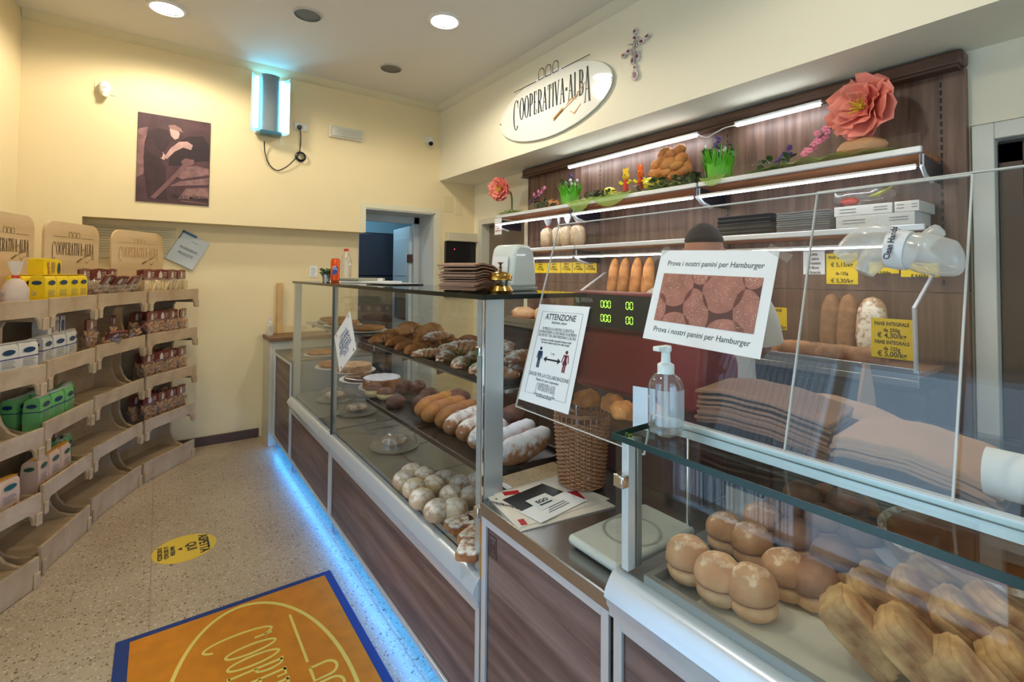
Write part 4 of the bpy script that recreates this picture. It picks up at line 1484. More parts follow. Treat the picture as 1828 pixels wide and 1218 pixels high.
def tall_case(y0, y1, label, near):
    t = thing('display_case', label, 'display case', (0, 0, 0), group='tall glass pastry cases')
    base_unit(t, y0, y1, 0.462, 1.22)
    m = MB(); nosing(m, X0, y0, y1, 0.462, 0.55); m.build('nosing', ALUL, t, ang=50)
    glass_pane('front_glass', t, (X0, y0 + 0.008, 0.551, X0 + 0.006, y1 - 0.003, ZC - 0.011))
    glass_pane('rear_glass', t, (1.20, y0 + 0.008, 0.60, 1.206, y1 - 0.003, ZC - 0.011), GLASS)
    glass_pane('top_glass', t, (X0 - 0.004, y0 - 0.004, ZC - 0.010, 1.22, y1 - 0.002, ZC), mat_glass('smoked_top', (0.42, 0.46, 0.44), gain=1.4))
    m = MB(); m.box(X0 - 0.0065, y0 - 0.006, ZC - 0.015, X0 - 0.0042, y1 - 0.002, ZC + 0.0005)
    m.box(X0 - 0.0042, y0 - 0.0065, ZC - 0.015, 1.22, y0 - 0.0042, ZC + 0.0005); m.build('glass_edge', mat('dark_green_edge', (12, 26, 26), 0.25), t, smooth=False)
    if near:
        m = MB(); m.box(X0 + 0.008, y0 - 0.001, 0.552, X0 + 0.075, y0 + 0.006, ZC - 0.012); m.box(X0 + 0.008, y0 + 0.007, 0.552, X0 + 0.02, y0 + 0.05, ZC - 0.012)
        m.build('corner_post', mat('post_grey', (186, 190, 190), 0.3, 0.4), t, bevel=0.002)
        m = MB(); m.box(X0 - 0.003, y0 - 0.002, 0.48, X0 + 0.004, y0 + 0.006, ZC - 0.012); m.build('edge_strip', CHROME, t, bevel=0.001)
        glass_pane('end_glass', t, (X0 + 0.076, y0, 0.60, 1.199, y0 + 0.006, ZC - 0.012), GLASS)
        for z in (1.20, 0.72):
            m = MB(); m.box(X0 - 0.012, y0 + 0.004, z, X0 + 0.010, y0 + 0.030, z + 0.03); m.build('hinge_clip', CHROME, t, bevel=0.003)
    else:
        m = MB(); m.box(X0 + 0.008, y1 - 0.05, 0.552, X0 + 0.05, y1 - 0.006, ZC - 0.012); m.box(X0 + 0.008, y0 + 0.006, 0.552, X0 + 0.03, y0 + 0.03, ZC - 0.012)
        m.build('corner_post', mat('post_pale', (200, 204, 196), 0.35, 0.3), t, bevel=0.002)
        m = MB(); m.box(X0 - 0.004, y0 - 0.006, 0.54, X0 + 0.006, y0 + 0.008, ZC - 0.012); m.build('edge_strip', mat('strip_dark', (86, 88, 90), 0.3, 0.6), t, bevel=0.001)
        glass_pane('end_glass', t, (X0 + 0.052, y1 - 0.008, 0.60, 1.199, y1 - 0.003, ZC - 0.012), GLASS)
    m = MB(); m.box(X0 + 0.022, y0 + 0.01, 0.555, 1.195, y1 - 0.01, 0.573)
    for i in range(1, 4):
        pass
    m.build('deck', mat('deck_grey', (150, 148, 138), 0.18, 0.35), t, smooth=False)
    m = MB()
    m.box(X0 + 0.17, y0 + 0.01, 0.5735, X0 + 0.174, y1 - 0.01, 0.5745)
    yy = y0 + 0.36
    while yy < y1 - 0.1:
        m.box(X0 + 0.175, yy, 0.5735, 1.19, yy + 0.004, 0.5745)
        yy += 0.36
    m.build('deck_seams', mat('seam_dark', (60, 58, 52), 0.5), t, smooth=False)
    for z, x0 in ((1.075, 0.885), (0.790, 0.865)):
        m = MB(); m.box(x0, y0 + 0.012, z, 1.192, y1 - 0.012, z + 0.012); m.build('shelf', STEEL, t, bevel=0.002)
        m = MB(); m.box(x0 + 0.15, y0 + 0.03, z - 0.012, x0 + 0.165, y1 - 0.03, z - 0.002); m.build('shelf_lamp', LED_CASE, t, smooth=False)
        yy = y0 + 0.10
        while yy < y1:
            m = MB()
            m.prism([(x0 - 0.012, z + 0.02), (x0 - 0.012, z - 0.012), (x0 + 0.03, z - 0.004), (x0 + 0.03, z + 0.002)], yy, yy + 0.014, 'y')
            m.build('shelf_bracket', CHROME, t)
            yy += 0.34
        return t
tall_case(1.24, 2.80, 'tall glass pastry case next to the steel service counter', True)
tall_case(2.803, 3.82, 'tall glass pastry case farther from the viewer, holding pies', False)
# low end cabinet past the far case, and the ledge by the wall
t = thing('counter_cabinet', 'low wood-fronted end cabinet where the counter stops, lit blue below', 'cabinet', (0, 0, 0))
base_unit(t, 3.825, 4.43, 0.79, 1.40)
m = MB(); m.box(X0 - 0.004, 3.825, 0.792, 1.40, 4.44, 0.806); m.build('worktop', STEEL_D, t, bevel=0.002)
m = MB(); m.box(X0 - 0.008, 4.431, 0.085, X0 + 0.012, 4.45, 0.80); m.build('end_post', mat('post_ivory', (220, 220, 206), 0.4), t, bevel=0.003)
t = thing('wall_ledge', 'brown wooden ledge on white side panel against the back wall', 'ledge', (0, 0, 0))
m = MB(); m.box(0.755, 4.46, 0.868, 1.30, 4.815, 0.90); m.build('ledge_top', mat('ledge_brown', (112, 82, 58), 0.4, var=0.15), t, bevel=0.003)
m = MB(); m.box(0.765, 4.50, 0.0, 0.785, 4.81, 0.866); m.box(0.786, 4.50, 0, 1.30, 4.51, 0.866); m.build('side_panel', mat('panel_ivory', (214, 210, 192), 0.6), t, smooth=False)
c = at(481, 603, y=4.70)
t = thing('gel_bottle', 'small clear hand gel bottle with white pump on the brown ledge', 'bottle', (c.x, 4.70, 0.9002))
m = MB(); m.lathe([(0.0, 0.0), (0.028, 0.0), (0.03, 0.01), (0.03, 0.085), (0.012, 0.105), (0.012, 0.115)], 20); m.build('bottle_body', MILKY, t)
m = MB(); m.lathe([(0.0145, 0.106), (0.0145, 0.125), (0.006, 0.128), (0.005, 0.15)], 14); m.box(-0.006, -0.035, 0.150, 0.006, 0.01, 0.158); m.build('pump', WHITE, t, bevel=0.001)
m = MB(); m.M = frame((0, -0.0312, 0.05), (1, 0, 0), (0, 0, 1))
for j in range(4): m.ribbon([(-0.014, 0.015 - 0.01 * j), (0.014, 0.015 - 0.01 * j)], 0.003, 0.0005)
m.build('printed_label', INKG, t)
t = thing('wooden_post', 'upright pale wooden batten standing on the ledge against the wall', 'batten', (0, 0, 0))
m = MB(); m.box(0.862, 4.77, 0.9005, 0.906, 4.812, 1.355); m.build('batten', mat('pine', (206, 168, 110), 0.6, var=0.1), t, bevel=0.002)
m = MB(); m.box(0.907, 4.795, 0.9005, 1.12, 4.81, 0.96); m.build('cross_board', mat('pine_pale', (226, 200, 148), 0.6), t, bevel=0.002)
t = thing('wall_notice', 'small white printed notice on the wall behind the far pastry case', 'notice', (0, 0, 0))
c = at(560, 485, y=4.80)
m = MB(); m.box(c.x - 0.035, 4.812, c.z - 0.05, c.x + 0.035, 4.8185, c.z + 0.055); m.build('sheet', PAPER, t, smooth=False)
m = MB(); m.M = frame((c.x, 4.8115, c.z), (1, 0, 0), (0, 0, 1))
for j in range(6): m.ribbon([(-0.022, 0.03 - 0.013 * j), (0.016 + 0.006 * math.sin(j), 0.03 - 0.013 * j)], 0.003, 0.0005)
m.build('printed_lines', INKG, t)

# service counter between the cases
t = thing('service_counter', 'low steel-topped service counter section between the two glass cases', 'counter', (0, 0, 0))
base_unit(t, 0.728, 1.234, 0.735, 1.5)
m = MB(); m.box(X0 - 0.012, 0.722, 0.738, 1.5, 1.232, 0.775); m.build('worktop', STEEL, t, bevel=0.003)
m = MB()
for k, w in ((0.030, 0.002), (0.018, 0.003), (0.007, 0.003)):
    yy, zz = 1.185, 0.660
    flat_frame(m, X0 + 0.0048, yy - k * 0.62, yy + k * 0.62, zz - k, zz + k, w, 0.002)
m.build('embossed_emblem', mat('emblem_brown', (90, 70, 66), 0.4), t, smooth=False)
# low case nearest the viewer
ZR = 1.113
LOWC = t = thing('display_case', 'low glass case nearest the viewer with rolls and puff pastries', 'display case', (0, 0, 0))
base_unit(t, -1.0, 0.718, 0.735, 1.50)
m = MB(); nosing(m, X0, -1.0, 0.722, 0.735, 0.822); m.build('nosing', ALUL, t, ang=50)
glass_pane('front_glass', t, (X0, -1.0, 0.823, X0 + 0.006, 0.715, ZR - 0.009))
glass_pane('end_glass', t, (X0 + 0.007, 0.712, 0.823, 1.45, 0.718, ZR - 0.009), GLASS)
glass_pane('top_glass', t, (X0 - 0.003, -1.0, ZR - 0.008, 0.962, 0.720, ZR), mat_glass('green_top', (0.90, 0.95, 0.93), gain=0.7))
m = MB(); m.box(X0 - 0.006, -1.0, ZR - 0.012, X0 - 0.0032, 0.722, ZR + 0.0005); m.box(X0 - 0.0032, 0.7202, ZR - 0.012, 0.962, 0.7225, ZR + 0.0005)
m.build('glass_edge', GLASS_EDGE, t, smooth=False)
m = MB(); m.box(0.964, -1.0, ZR - 0.010, 0.982, 0.72, ZR + 0.005); m.build('rail', ALU_W, t, bevel=0.003)
m = MB(); m.box(0.986, -1.0, ZR - 0.012, 1.46, 0.72, ZR); m.build('rear_top', mat_glass('rear_glass_top', (0.62, 0.62, 0.60), gain=0.7), t, smooth=False)
m = MB(); m.box(X0 + 0.010, 0.69, 0.83, X0 + 0.034, 0.708, ZR - 0.012); m.build('corner_post', ALU_W, t, bevel=0.002)
m = MB(); m.box(X0 + 0.040, 0.69, 0.83, X0 + 0.056, 0.708, ZR - 0.012); m.build('corner_post', mat('post_mid', (140, 148, 150), 0.3, 0.5), t, bevel=0.002)
m = MB(); m.box(X0 - 0.010, 0.688, 1.005, X0 + 0.012, 0.714, 1.032); m.build('hinge_clip', CHROME, t, bevel=0.003)
m = MB(); m.box(X0 + 0.008, -0.99, 0.80, 1.45, 0.71, 0.818); m.build('deck', mat('deck_blue_grey', (140, 146, 150), 0.3, 0.4), t, smooth=False)
m = MB(); m.box(1.462, -1.0, 0.12, 1.48, 0.71, ZR - 0.014); m.build('rear_panel', mat('rear_dark', (70, 60, 56), 0.4), t, smooth=False)
m = MB(); m.box(0.960, -0.96, ZR - 0.026, 0.963, 0.68, ZR - 0.0095); m.box(0.9635, -0.96, ZR - 0.018, 0.984, 0.68, ZR - 0.0125); m.build('lamp_housing', ALU_W, t, smooth=False)
m = MB(); m.box(0.968, -0.95, ZR - 0.024, 0.980, 0.66, ZR - 0.0185); m.build('case_lamp', mat_emit('case_led_low', (1.0, 0.93, 0.82), 7.0), t, smooth=False)

# ------------------------------------------------------------------ trays inside the cases
def tray(label, x0, y0, x1, y1, z, h=0.018, mt=DARKTRAY, rim=0.008):
    t = thing('tray', label, 'tray', ((x0 + x1) / 2, (y0 + y1) / 2, z))
    a, b = (x1 - x0) / 2, (y1 - y0) / 2
    m = MB(); m.box(-a, -b, 0, a, b, 0.003)
    m.build('tray_base', mt, t, smooth=False)
    m = MB()
    m.box(-a, -b, 0.0032, -a + rim, b, h); m.box(a - rim, -b, 0.0032, a, b, h); m.box(-a + rim, -b, 0.0032, a - rim, -b + rim, h); m.box(-a + rim, b - rim, 0.0032, a - rim, b, h)
    m.build('tray_rim', mt, t, smooth=False)
    return t
T1, T2 = 1.0875, 0.8025
tray('long dark tray of croissants on the upper shelf of tall case', 0.872, 1.29, 1.185, 1.90, T1)
tray('long dark tray of golden pastries on the upper shelf, far half', 0.872, 1.905, 1.185, 2.60, T1)
tray('dark tray of iced loaves on the lower shelf beside the case end', 0.855, 1.29, 1.185, 1.86, T2)
tray('dark tray of doughnuts and filled buns on the lower shelf', 0.855, 1.865, 1.185, 2.42, T2)

# ------------------------------------------------------------------ baked goods
def croissant_maker(m_, L=0.15, Rr=0.030, bend=0.9, ridges=7, name='croissant', cat='croissant', squash=0.8):
    def mk():
        m = MB()
        N, K = 40, 14
        v, fs = [], []
        for i in range(N + 1):
            s = i / N * 2 - 1
            a = s * bend
            rad = L / (2 * max(bend, 0.05))
            cx, cy = rad * math.sin(a), rad * (math.cos(a) - 1)
            env = (1 - abs(s) ** 2.2) ** 0.55 * 0.92 + 0.08 * (1 - abs(s))
            ph = (abs(s) * ridges / 2 + 0.3) % 1.0
            r = Rr * env * (1.0 - 0.22 * ph * (1 if env > .3 else .3))
            T = Vector((math.cos(a), -math.sin(a), 0))
            Nn = Vector((math.sin(a), math.cos(a), 0))
            for k in range(K):
                b = 2 * PI * k / K
                z = math.sin(b) * r * (squash if math.sin(b) > 0 else squash * 0.75)
                v.append(Vector((cx, cy, Rr * squash * 0.72)) + Nn * (math.cos(b) * r) + Vector((0, 0, z)) + T * (0.004 * math.sin(3 * b)))
        for i in range(N):
            for k in range(K):
                fs.append((i * K + k, i * K + (k + 1) % K, (i + 1) * K + (k + 1) % K, (i + 1) * K + k))
        fs += [tuple(range(K))[::-1], tuple(N * K + k for k in range(K))]
        m.add(v, fs)
        return tag(m.build(name, m_, ang=70), 'x', cat)
    return Proto(mk)
def lump_maker(m_, r, name, cat, p=1.0, amp=0.05, fr=2.0, flat=0.35, seed=0):
    def mk():
        m = MB()
        def fn(d):
            q = 1 + amp * noise.noise(d * fr + Vector((seed * 3.1, seed, 0)))
            return q
        m.blob((0, 0, 0), r, 28, 18, fn, p)
        lo = -r[2] * (1 - flat)
        m.v = [Vector((q.x, q.y, max(q.z, lo) - lo)) for q in m.v]
        return tag(m.build(name, m_, ang=80), 'x', cat)
    return Proto(mk)
P_CR = croissant_maker(CRUST, name='croissant')
P_CRG = croissant_maker(CRUST_GOLD, 0.15, 0.034, 0.7)
P_CRS = croissant_maker(CRUST_SUGAR, 0.15, 0.031, 0.35)
P_SFO = croissant_maker(CRUST_SUGAR, 0.13, 0.036, 0.12, 9, 'sugared_roll', 'pastry')
P_GLD = lump_maker(CRUST_GOLD, (0.055, 0.045, 0.036), 'golden_roll', 'pastry', amp=0.18)
P_SB = lump_maker(SUGARBALL, (0.045, 0.045, 0.036), 'sugared_bun', 'bun', amp=0.04)
P_DK = lump_maker(CRUST_DARK, (0.050, 0.042, 0.036), 'chocolate_bun', 'bun', amp=0.12)
def mk_filled():
    t = thing('filled_bun', 'x', 'bun')
    m = MB(); m.blob((0, 0, 0.022), (0.046, 0.046, 0.026), 24, 12, None, 1); m.v = [Vector((q.x, q.y, max(q.z, 0.002))) for q in m.v]; m.build('lower_half', CRUMB, t)
    m = MB(); m.blob((0, 0, 0.036), (0.047, 0.047, 0.026), 24, 12); m.v = [Vector((q.x, q.y, max(q.z, 0.034))) for q in m.v]; m.build('upper_half', CRUST_DARK, t)
    return t
P_FB = Proto(mk_filled)
def loaf_maker(m_, L, W, H, name='sweet_loaf', bend=0.0, cuts=0, twist=0.0, crumb=False):
    def mk():
        m = MB()
        N, K = 36, 16
        v, fs = [], []
        for i in range(N + 1):
            s = i / N * 2 - 1
            env = max(1e-3, (1 - abs(s) ** 3.2)) ** 0.5
            cut = 1.0
            if cuts:
                cut = 1 - 0.10 * max(0, math.cos((s * cuts) * PI)) ** 6
            for k in range(K):
                b = 2 * PI * k / K
                co = math.copysign(abs(math.cos(b)) ** 0.85, math.cos(b))
                si = math.sin(b)
                r = 1 + 0.09 * noise.noise(Vector((s * 4, co * 2, si * 2))) + 0.03 * noise.noise(Vector((s * 14, co * 5, si * 5)))
                rr = env * r * (cut if si > 0.1 else 1)
                y = co * W / 2 * rr
                z = H * 0.42 + si * H * (0.58 if si > 0 else 0.42) * rr
                v.append((s * L / 2, y, max(0, z + bend * (s * s) * H)))
        for i in range(N):
            for k in range(K):
                fs.append((i * K + k, i * K + (k + 1) % K, (i + 1) * K + (k + 1) % K, (i + 1) * K + k))
        fs += [tuple(range(K))[::-1], tuple(N * K + k for k in range(K))]
        m.add(v, fs)
        return tag(m.build(name, m_, ang=80), 'x', 'loaf')
    return Proto(mk)
P_ICE = loaf_maker(CRUST_ICED, 0.24, 0.062, 0.085, 'iced_loaf', 0.15)
P_SWL = loaf_maker(CRUST_GOLD, 0.22, 0.062, 0.080, 'sweet_loaf', 0.1)
P_SWS = loaf_maker(CRUST_SUGAR, 0.22, 0.066, 0.080, 'sugared_loaf', 0.1)


def drop(pr, px, py, zc, base, label, rz=0.0, group=None, tilt=(0, 0), sc=None, up=0.0):
    """rest a baked thing on a surface at the place the photo shows it"""
    p = at(px, py, z=zc)
    pr.put((p.x, p.y, base + up), (tilt[0], tilt[1], rz), label, group, sc)


B1 = T1 + 0.0035
G1 = 'croissants and pastries on the upper shelf'
rnd = random.Random(21)
for ri, (x, up, name) in enumerate(((0.935, 0.0, 'front row'), (1.035, 0.004, 'middle row'), (1.128, 0.008, 'back row'))):
    for k in range(10):
        y = 1.355 + 0.128 * k + (0.05 if ri == 1 else 0)
        if y > 2.57: continue
        near = y < 1.98
        pr = (P_CRS if (k + ri) % 3 else P_SFO) if near else (P_CRG if (k + ri) % 3 else P_CR)
        pr.put((x + rnd.uniform(-.012, .012), y, B1 + up), (0, 0, rnd.uniform(0.15, 1.0) * (1 if (k + ri) % 4 else -1)),
               f'{"sugar-dusted" if near else "golden"} croissant, {ORD[k]} from the case corner in the {name} of the upper tray', G1, 1.12)
for i, (x, y, pr, rz, lab) in enumerate(((1.02, 1.36, P_CRS, 0.3, 'sugared croissant on top of the pile nearest the case corner'), (1.07, 1.52, P_CRS, 0.9, 'sugared croissant second on top of the pile'),
        (1.00, 1.68, P_CRS, -0.5, 'dark sugared croissant lying across the pile top'), (1.08, 1.82, P_CR, 0.7, 'tall brown croissant standing out of the pile'),
        (1.03, 2.00, P_CRS, 0.2, 'brown croissant with sugar grains topping the middle'), (1.08, 2.16, P_GLD, 0.4, 'folded golden pastry on top of the golden croissants'),
        (1.00, 2.28, P_CRG, 1.1, 'big golden croissant topping the far half'), (1.08, 2.44, P_CRG, 0.5, 'golden croissant on top at the far end'), (1.10, 1.62, P_CRS, 0.2, 'sugared croissant high at the back of the pile'))):
    pr.put((x, y, B1 + 0.048), (0, 0, rz), lab, G1, 1.2)
B2 = T2 + 0.0035
G2 = 'pastries on the lower shelf'
for pr, px, py, rz, up, ti, lab in (
        (P_FB, 667, 696, 0, 0, 0, 'brown-topped bun filled with pale cream at the tray corner'),
        (P_FB, 689, 703, 0, 0, 0, 'second brown-topped cream bun beside the corner one'),
        (P_DK, 706, 716, 0.5, 0, 0, 'chocolate bun with a hole in its side'),
        (P_DK, 722, 690, 0.2, 0.03, 0, 'dark chocolate bun topping the pile'),
        (P_DK, 745, 690, 0.8, 0.035, 0, 'larger dark chocolate bun beside it')  ):
    drop(pr, px, py, 0.835 + up, B2, lab, rz, G2, up=up)
for i, (pr, lab) in enumerate(((P_ICE, 'white iced loaf nearest the case corner'), (P_ICE, 'white iced loaf second from the case corner'), (P_ICE, 'white iced loaf third from the case corner'),
                              (P_SWS, 'sugar-dusted loaf next to the iced ones'), (P_SWS, 'second sugar-dusted loaf in the leaning row'), (P_SWL, 'wide golden loaf beside the sugar-dusted ones'),
                              (P_SWL, 'golden cream-filled loaf in the leaning row'), (P_SWL, 'slim golden loaf at the far end of the leaning row'))):
    pr.put((1.015 + 0.008 * (i % 2), 1.345 + 0.094 * i, B2 + 0.012), (R(24), R(-5), R(6 + 3 * (i % 3))), lab, 'leaning row of sweet loaves', (1.04, 1.20, 1.22))
for i, (x, y) in enumerate(((1.10, 2.10), (1.02, 2.12), (1.11, 2.22), (1.13, 1.98))):
    P_DK.put((x, y, B2 + 0.04 * (i == 3)), (0, 0, i), f'dark chocolate bun at the tray back, {ORD[i]} of its cluster', G2, 1.2)
P_DK.put((1.10, 1.50, B2 + 0.090), (0, 0, .4), 'round dark loaf end lying on top behind the iced loaves', G2)
# sugared balls and squares on the deck
spots = [(722, 853), (757, 847), (740, 868), (775, 862), (753, 886), (793, 852), (806, 880), (780, 907), (822, 862), (812, 905), (842, 882), (850, 858), (735, 840)]
tray('glass platter of sugared buns on the deck', 0.86, 1.42, 1.16, 1.80, 0.5755, 0.008, STEEL_D)
for i, (px, py) in enumerate(spots):
    p = at(px, py, z=0.615)
    P_SB.put((p.x, p.y, 0.5795), (0, 0, i), f'round sugar-dusted bun, {ORD[i % 10]} {"of the nearer" if i < 10 else "of the farther"} deck group', 'sugar-dusted buns on the deck', 1.08)
def mk_sq():
    m = MB(); m.box(-0.05, -0.035, 0, 0.05, 0.035, 0.03)
    return tag(m.build('sugared_slice', CRUST_SUGAR, bevel=0.008), 'x', 'pastry')
P_SQ = Proto(mk_sq)
for i, (px, py) in enumerate(((822, 930), (846, 950), (838, 975), (850, 925))):
    p = at(px, py, z=0.60)
    P_SQ.put((p.x, p.y, 0.5755), (0, 0, 0.4 * i), f'flat sugar-covered slice, {ORD[i]} by the case corner', 'sugar-covered slices on the deck')
# cakes and tarts, far half
def mk_cake(rad, h, top, side, plate=True, name='cake'):
    def mk():
        t = thing(name, 'x', 'cake')
        if plate:
            m = MB(); m.lathe([(0.0, 0.0), (rad * 0.7, 0.0), (rad * 1.22, 0.010), (rad * 1.22, 0.014), (rad * 0.7, 0.005), (0, 0.005)], 36); m.build('plate', WHITE, t)
        m = MB(); m.lathe([(rad * 0.97, 0.006), (rad, 0.012), (rad, h * 0.9), (rad * 0.97, h)], 36, cap=False); m.build('cake_side', side, t)
        m = MB(); m.lathe([(rad * 0.968, h + 0.0003), (rad * 0.90, h + 0.003), (0.0, h + 0.004)], 36); m.build('cake_top', top, t)
        return t
    return Proto(mk)
P_CAKE = mk_cake(0.105, 0.062, CRUST_ICED, CRUST_SUGAR)
def mk_tart():
    t = thing('tart', 'x', 'tart')
    m = MB(); m.lathe([(0.0, 0.0), (0.10, 0.0), (0.125, 0.008), (0.125, 0.012), (0.0, 0.006)], 36); m.build('plate', WHITE, t)
    m = MB()
    v, fs = [], []
    n = 36
    for j, (r, z) in enumerate(((0.085, 0.008), (0.102, 0.022), (0.106, 0.03), (0.097, 0.035), (0.090, 0.028))):
        for k in range(n):
            q = r * (1 + 0.02 * (k % 2) * (j in (1, 2, 3)))
            v.append((q * math.cos(2 * PI * k / n), q * math.sin(2 * PI * k / n), z))
    for j in range(4):
        for k in range(n): fs.append((j * n + k, j * n + (k + 1) % n, (j + 1) * n + (k + 1) % n, (j + 1) * n + k))
    m.add(v, fs); m.build('crust', CRUST_GOLD, t)
    m = MB(); m.lathe([(0.091, 0.0275), (0.0, 0.030)], 30); m.build('filling', mat('jam', (150, 96, 40), 0.2, coat=0.4, var=0.3), t)
    m = MB()
    for s in range(-2, 3):
        for d in ((1, 0.5), (1, -0.5)):
            dn = Vector((*d, 0)).normalized(); pn = Vector((-dn.y, dn.x, 0)) * 0.034 * s
            hl = math.sqrt(max(0, 0.088 ** 2 - (0.034 * s) ** 2))
            m.tube([pn - dn * hl + Vector((0, 0, 0.031)), pn + dn * hl + Vector((0, 0, 0.031))], 0.005, 6)
    m.build('lattice', CRUST_GOLD, t)
    return t
P_TART = Proto(mk_tart)
SH_LO, SH_UP = 0.8025, 1.0875
P_CAKE.put((1.03, 2.66, SH_LO), label='tall sugar-dusted layer cake on white plate')
for (px, py, z, sh, lab) in ((572, 628, 0.83, SH_LO, 'lattice tart at the far end of the lower shelf'), (588, 650, 0.83, SH_LO, 'lattice tart stacked on a card just behind the paper notice'),
                             ):
    p = at(px, py, z=z)
    P_TART.put((max(0.985, min(1.15, p.x)), p.y, sh), label=lab)
P_TART.put((1.02, 3.36, SH_UP), label='lattice tart on the upper shelf of the far case')
P_TART.put((1.05, 2.97, SH_UP), label='lattice tart on the upper shelf beside the divider')
P_TART.put((1.05, 3.65, SH_UP), label='lattice tart at the far end of the upper shelf')
P_FLAN = mk_cake(0.12, 0.022, mat('chocolate_glaze', (74, 44, 34), 0.15, coat=0.6, var=0.3), CRUST_DARK, name='chocolate_tart')
P_FLAN.put((1.02, 2.56 - 0.14, SH_LO + 0.0), label='glossy flat chocolate tart beside the cream buns') if False else None
p = at(640, 678, z=0.83)
P_FLAN.put((1.02, 2.915, SH_LO), label='glossy flat chocolate tart near the paper notice')
P_PIE = mk_cake(0.11, 0.05, CRUST_PALE, CRUST_FLOUR, name='pie')
P_PIE.put((1.05, 3.20, SH_LO + 0.0003), label='pale flat pie on a white plate in the far case')
P_PIE.put((1.08, 2.45, SH_LO - 0.0), label='x') if False else None
# cloche boxes on the deck (clear pastry boxes)
for i, (x, y) in enumerate(((0.98, 2.35), (1.02, 3.05), (1.0, 3.45))):
    t = thing('pastry_box', ('clear domed pastry box on the deck under the buns', 'clear pastry box on the deck left of the divider', 'clear pastry box at the far end of the deck')[i], 'box', (x, y, 0.5755))
    m = MB(); m.lathe([(0.11, 0.012), (0.115, 0.02), (0.10, 0.07), (0.06, 0.085), (0.0, 0.09)], 28, cap=False); m.build('clear_lid', FILM, t)
    m = MB(); m.lathe([(0.0, 0.0), (0.11, 0.0), (0.12, 0.010), (0.0, 0.010)], 28); m.build('box_base', mat('box_base_grey', (150, 150, 140), 0.4), t)
    m = MB(); m.blob((0, 0, 0.035), (0.07, 0.07, 0.022), 18, 10); m.build('pastry', CRUST_FLOUR, t)

# ------------------------------------------------------------------ low case goods
tray('grey steel tray of filled rolls in low case', X0 + 0.018, -0.02, 1.42, 0.655, 0.8185, 0.022, mat('tray_grey', (158, 160, 156), 0.35, 0.5), 0.014)
m = MB(); m.box(X0 + 0.045, 0.0, 0, 1.38, 0.56, 0.0008); m.M = Matrix.Identity(4)
o = m.build('tray_paper', mat('waxed_paper', (214, 208, 190), 0.5, var=0.05)); o.location = (0, 0.0, 0.8222)
tag(o, 'pale waxed paper lining the steel tray under the rolls', 'paper')
def mk_roll(mt, seam=True, stripes=False, nm='filled_roll'):
    def mk():
        t = thing(nm, 'x', 'roll')
        m = MB()
        def fn(d):
            q = 1 + 0.03 * noise.noise(d * 2.3)
            if stripes: q += 0.018 * math.sin(d.x * 34)
            return q
        m.blob((0, 0, 0.048), (0.046, 0.046, 0.040), 32, 20, fn)
        m.v = [Vector((q.x, q.y, q.z)) if q.z > 0.036 else Vector((q.x * 0.97, q.y * 0.97, 0.036)) for q in m.v]
        m.build('upper_half', mt, t, ang=80)
        m = MB(); m.blob((0, 0, 0.022), (0.043, 0.043, 0.026), 28, 14, lambda d: 1 + 0.04 * noise.noise(d * 4)); m.v = [Vector((q.x, q.y, min(0.0335, max(0.0, q.z)))) for q in m.v]
        m.build('lower_half', CRUST_PALE, t, ang=80)
        m = MB(); m.lathe([(0.0, 0.0338), (0.0415, 0.0338), (0.0425, 0.0348), (0.0415, 0.0358), (0.0, 0.0358)], 20); m.build('filling', mat('ham', (150, 90, 80), 0.5), t)
        return t
    return Proto(mk)
P_ROLL = mk_roll(CRUST_BUN)
P_TURT = mk_roll(mat_crust('crust_striped', (128, 88, 66), (176, 130, 100), scale=16), stripes=True, nm='striped_roll')
ZB = 0.823
zc = 0.860
for px, py, lab in ((1232, 1005, 'smooth split roll nearest the case end, front row'), (1285, 1040, 'smooth split roll in the middle of the front row'), (1347, 1062, 'smooth split roll at the right of the front row'),
                    (1297, 955, 'smooth split roll behind the front row by the curtain reflection'), (1345, 975, 'smooth roll between the front and the striped rolls'),
                    (1408, 1032, 'smooth roll beside bare waxed paper'), (1362, 935, 'smooth roll at the back next to the striped ones')):
    drop(P_ROLL, px, py, zc, ZB, lab, random.uniform(-1, 1), 'smooth filled rolls', tilt=(R(-6), 0), sc=(1.0 if py > 990 else 0.95))
for px, py, lab in ((1462, 1040, 'dark smooth roll with its filling showing'), (1500, 1000, 'striped roll in the front of the striped group'),
                    (1432, 962, 'striped roll in the middle of the striped group'), (1480, 935, 'striped roll in the second rank'),
                    (1545, 960, 'striped roll touching the big pie'), (1405, 915, 'striped roll at the far end'), (1440, 890, 'striped roll behind the far end'), (1520, 905, 'striped roll at the back of its group')):
    drop(P_TURT, px, py, zc + 0.01, ZB, lab, random.uniform(0.2, 1.0), 'striped filled rolls', tilt=(R(-12), R(6)))
P_CRB = croissant_maker(CRUST_GOLD, 0.13, 0.042, 0.5, 9)
for px, py, lab in ((1480, 868, 'ridged croissant at the left of the back row'), (1540, 888, 'ridged croissant in the middle of the back row'), (1602, 905, 'ridged croissant at the right of the back row'), (1575, 862, 'ridged croissant lying above the back row')):
    drop(P_CRB, px, py, 0.88, ZB, lab, random.uniform(0, 1), 'croissants at the back of the low case', up=0.02)
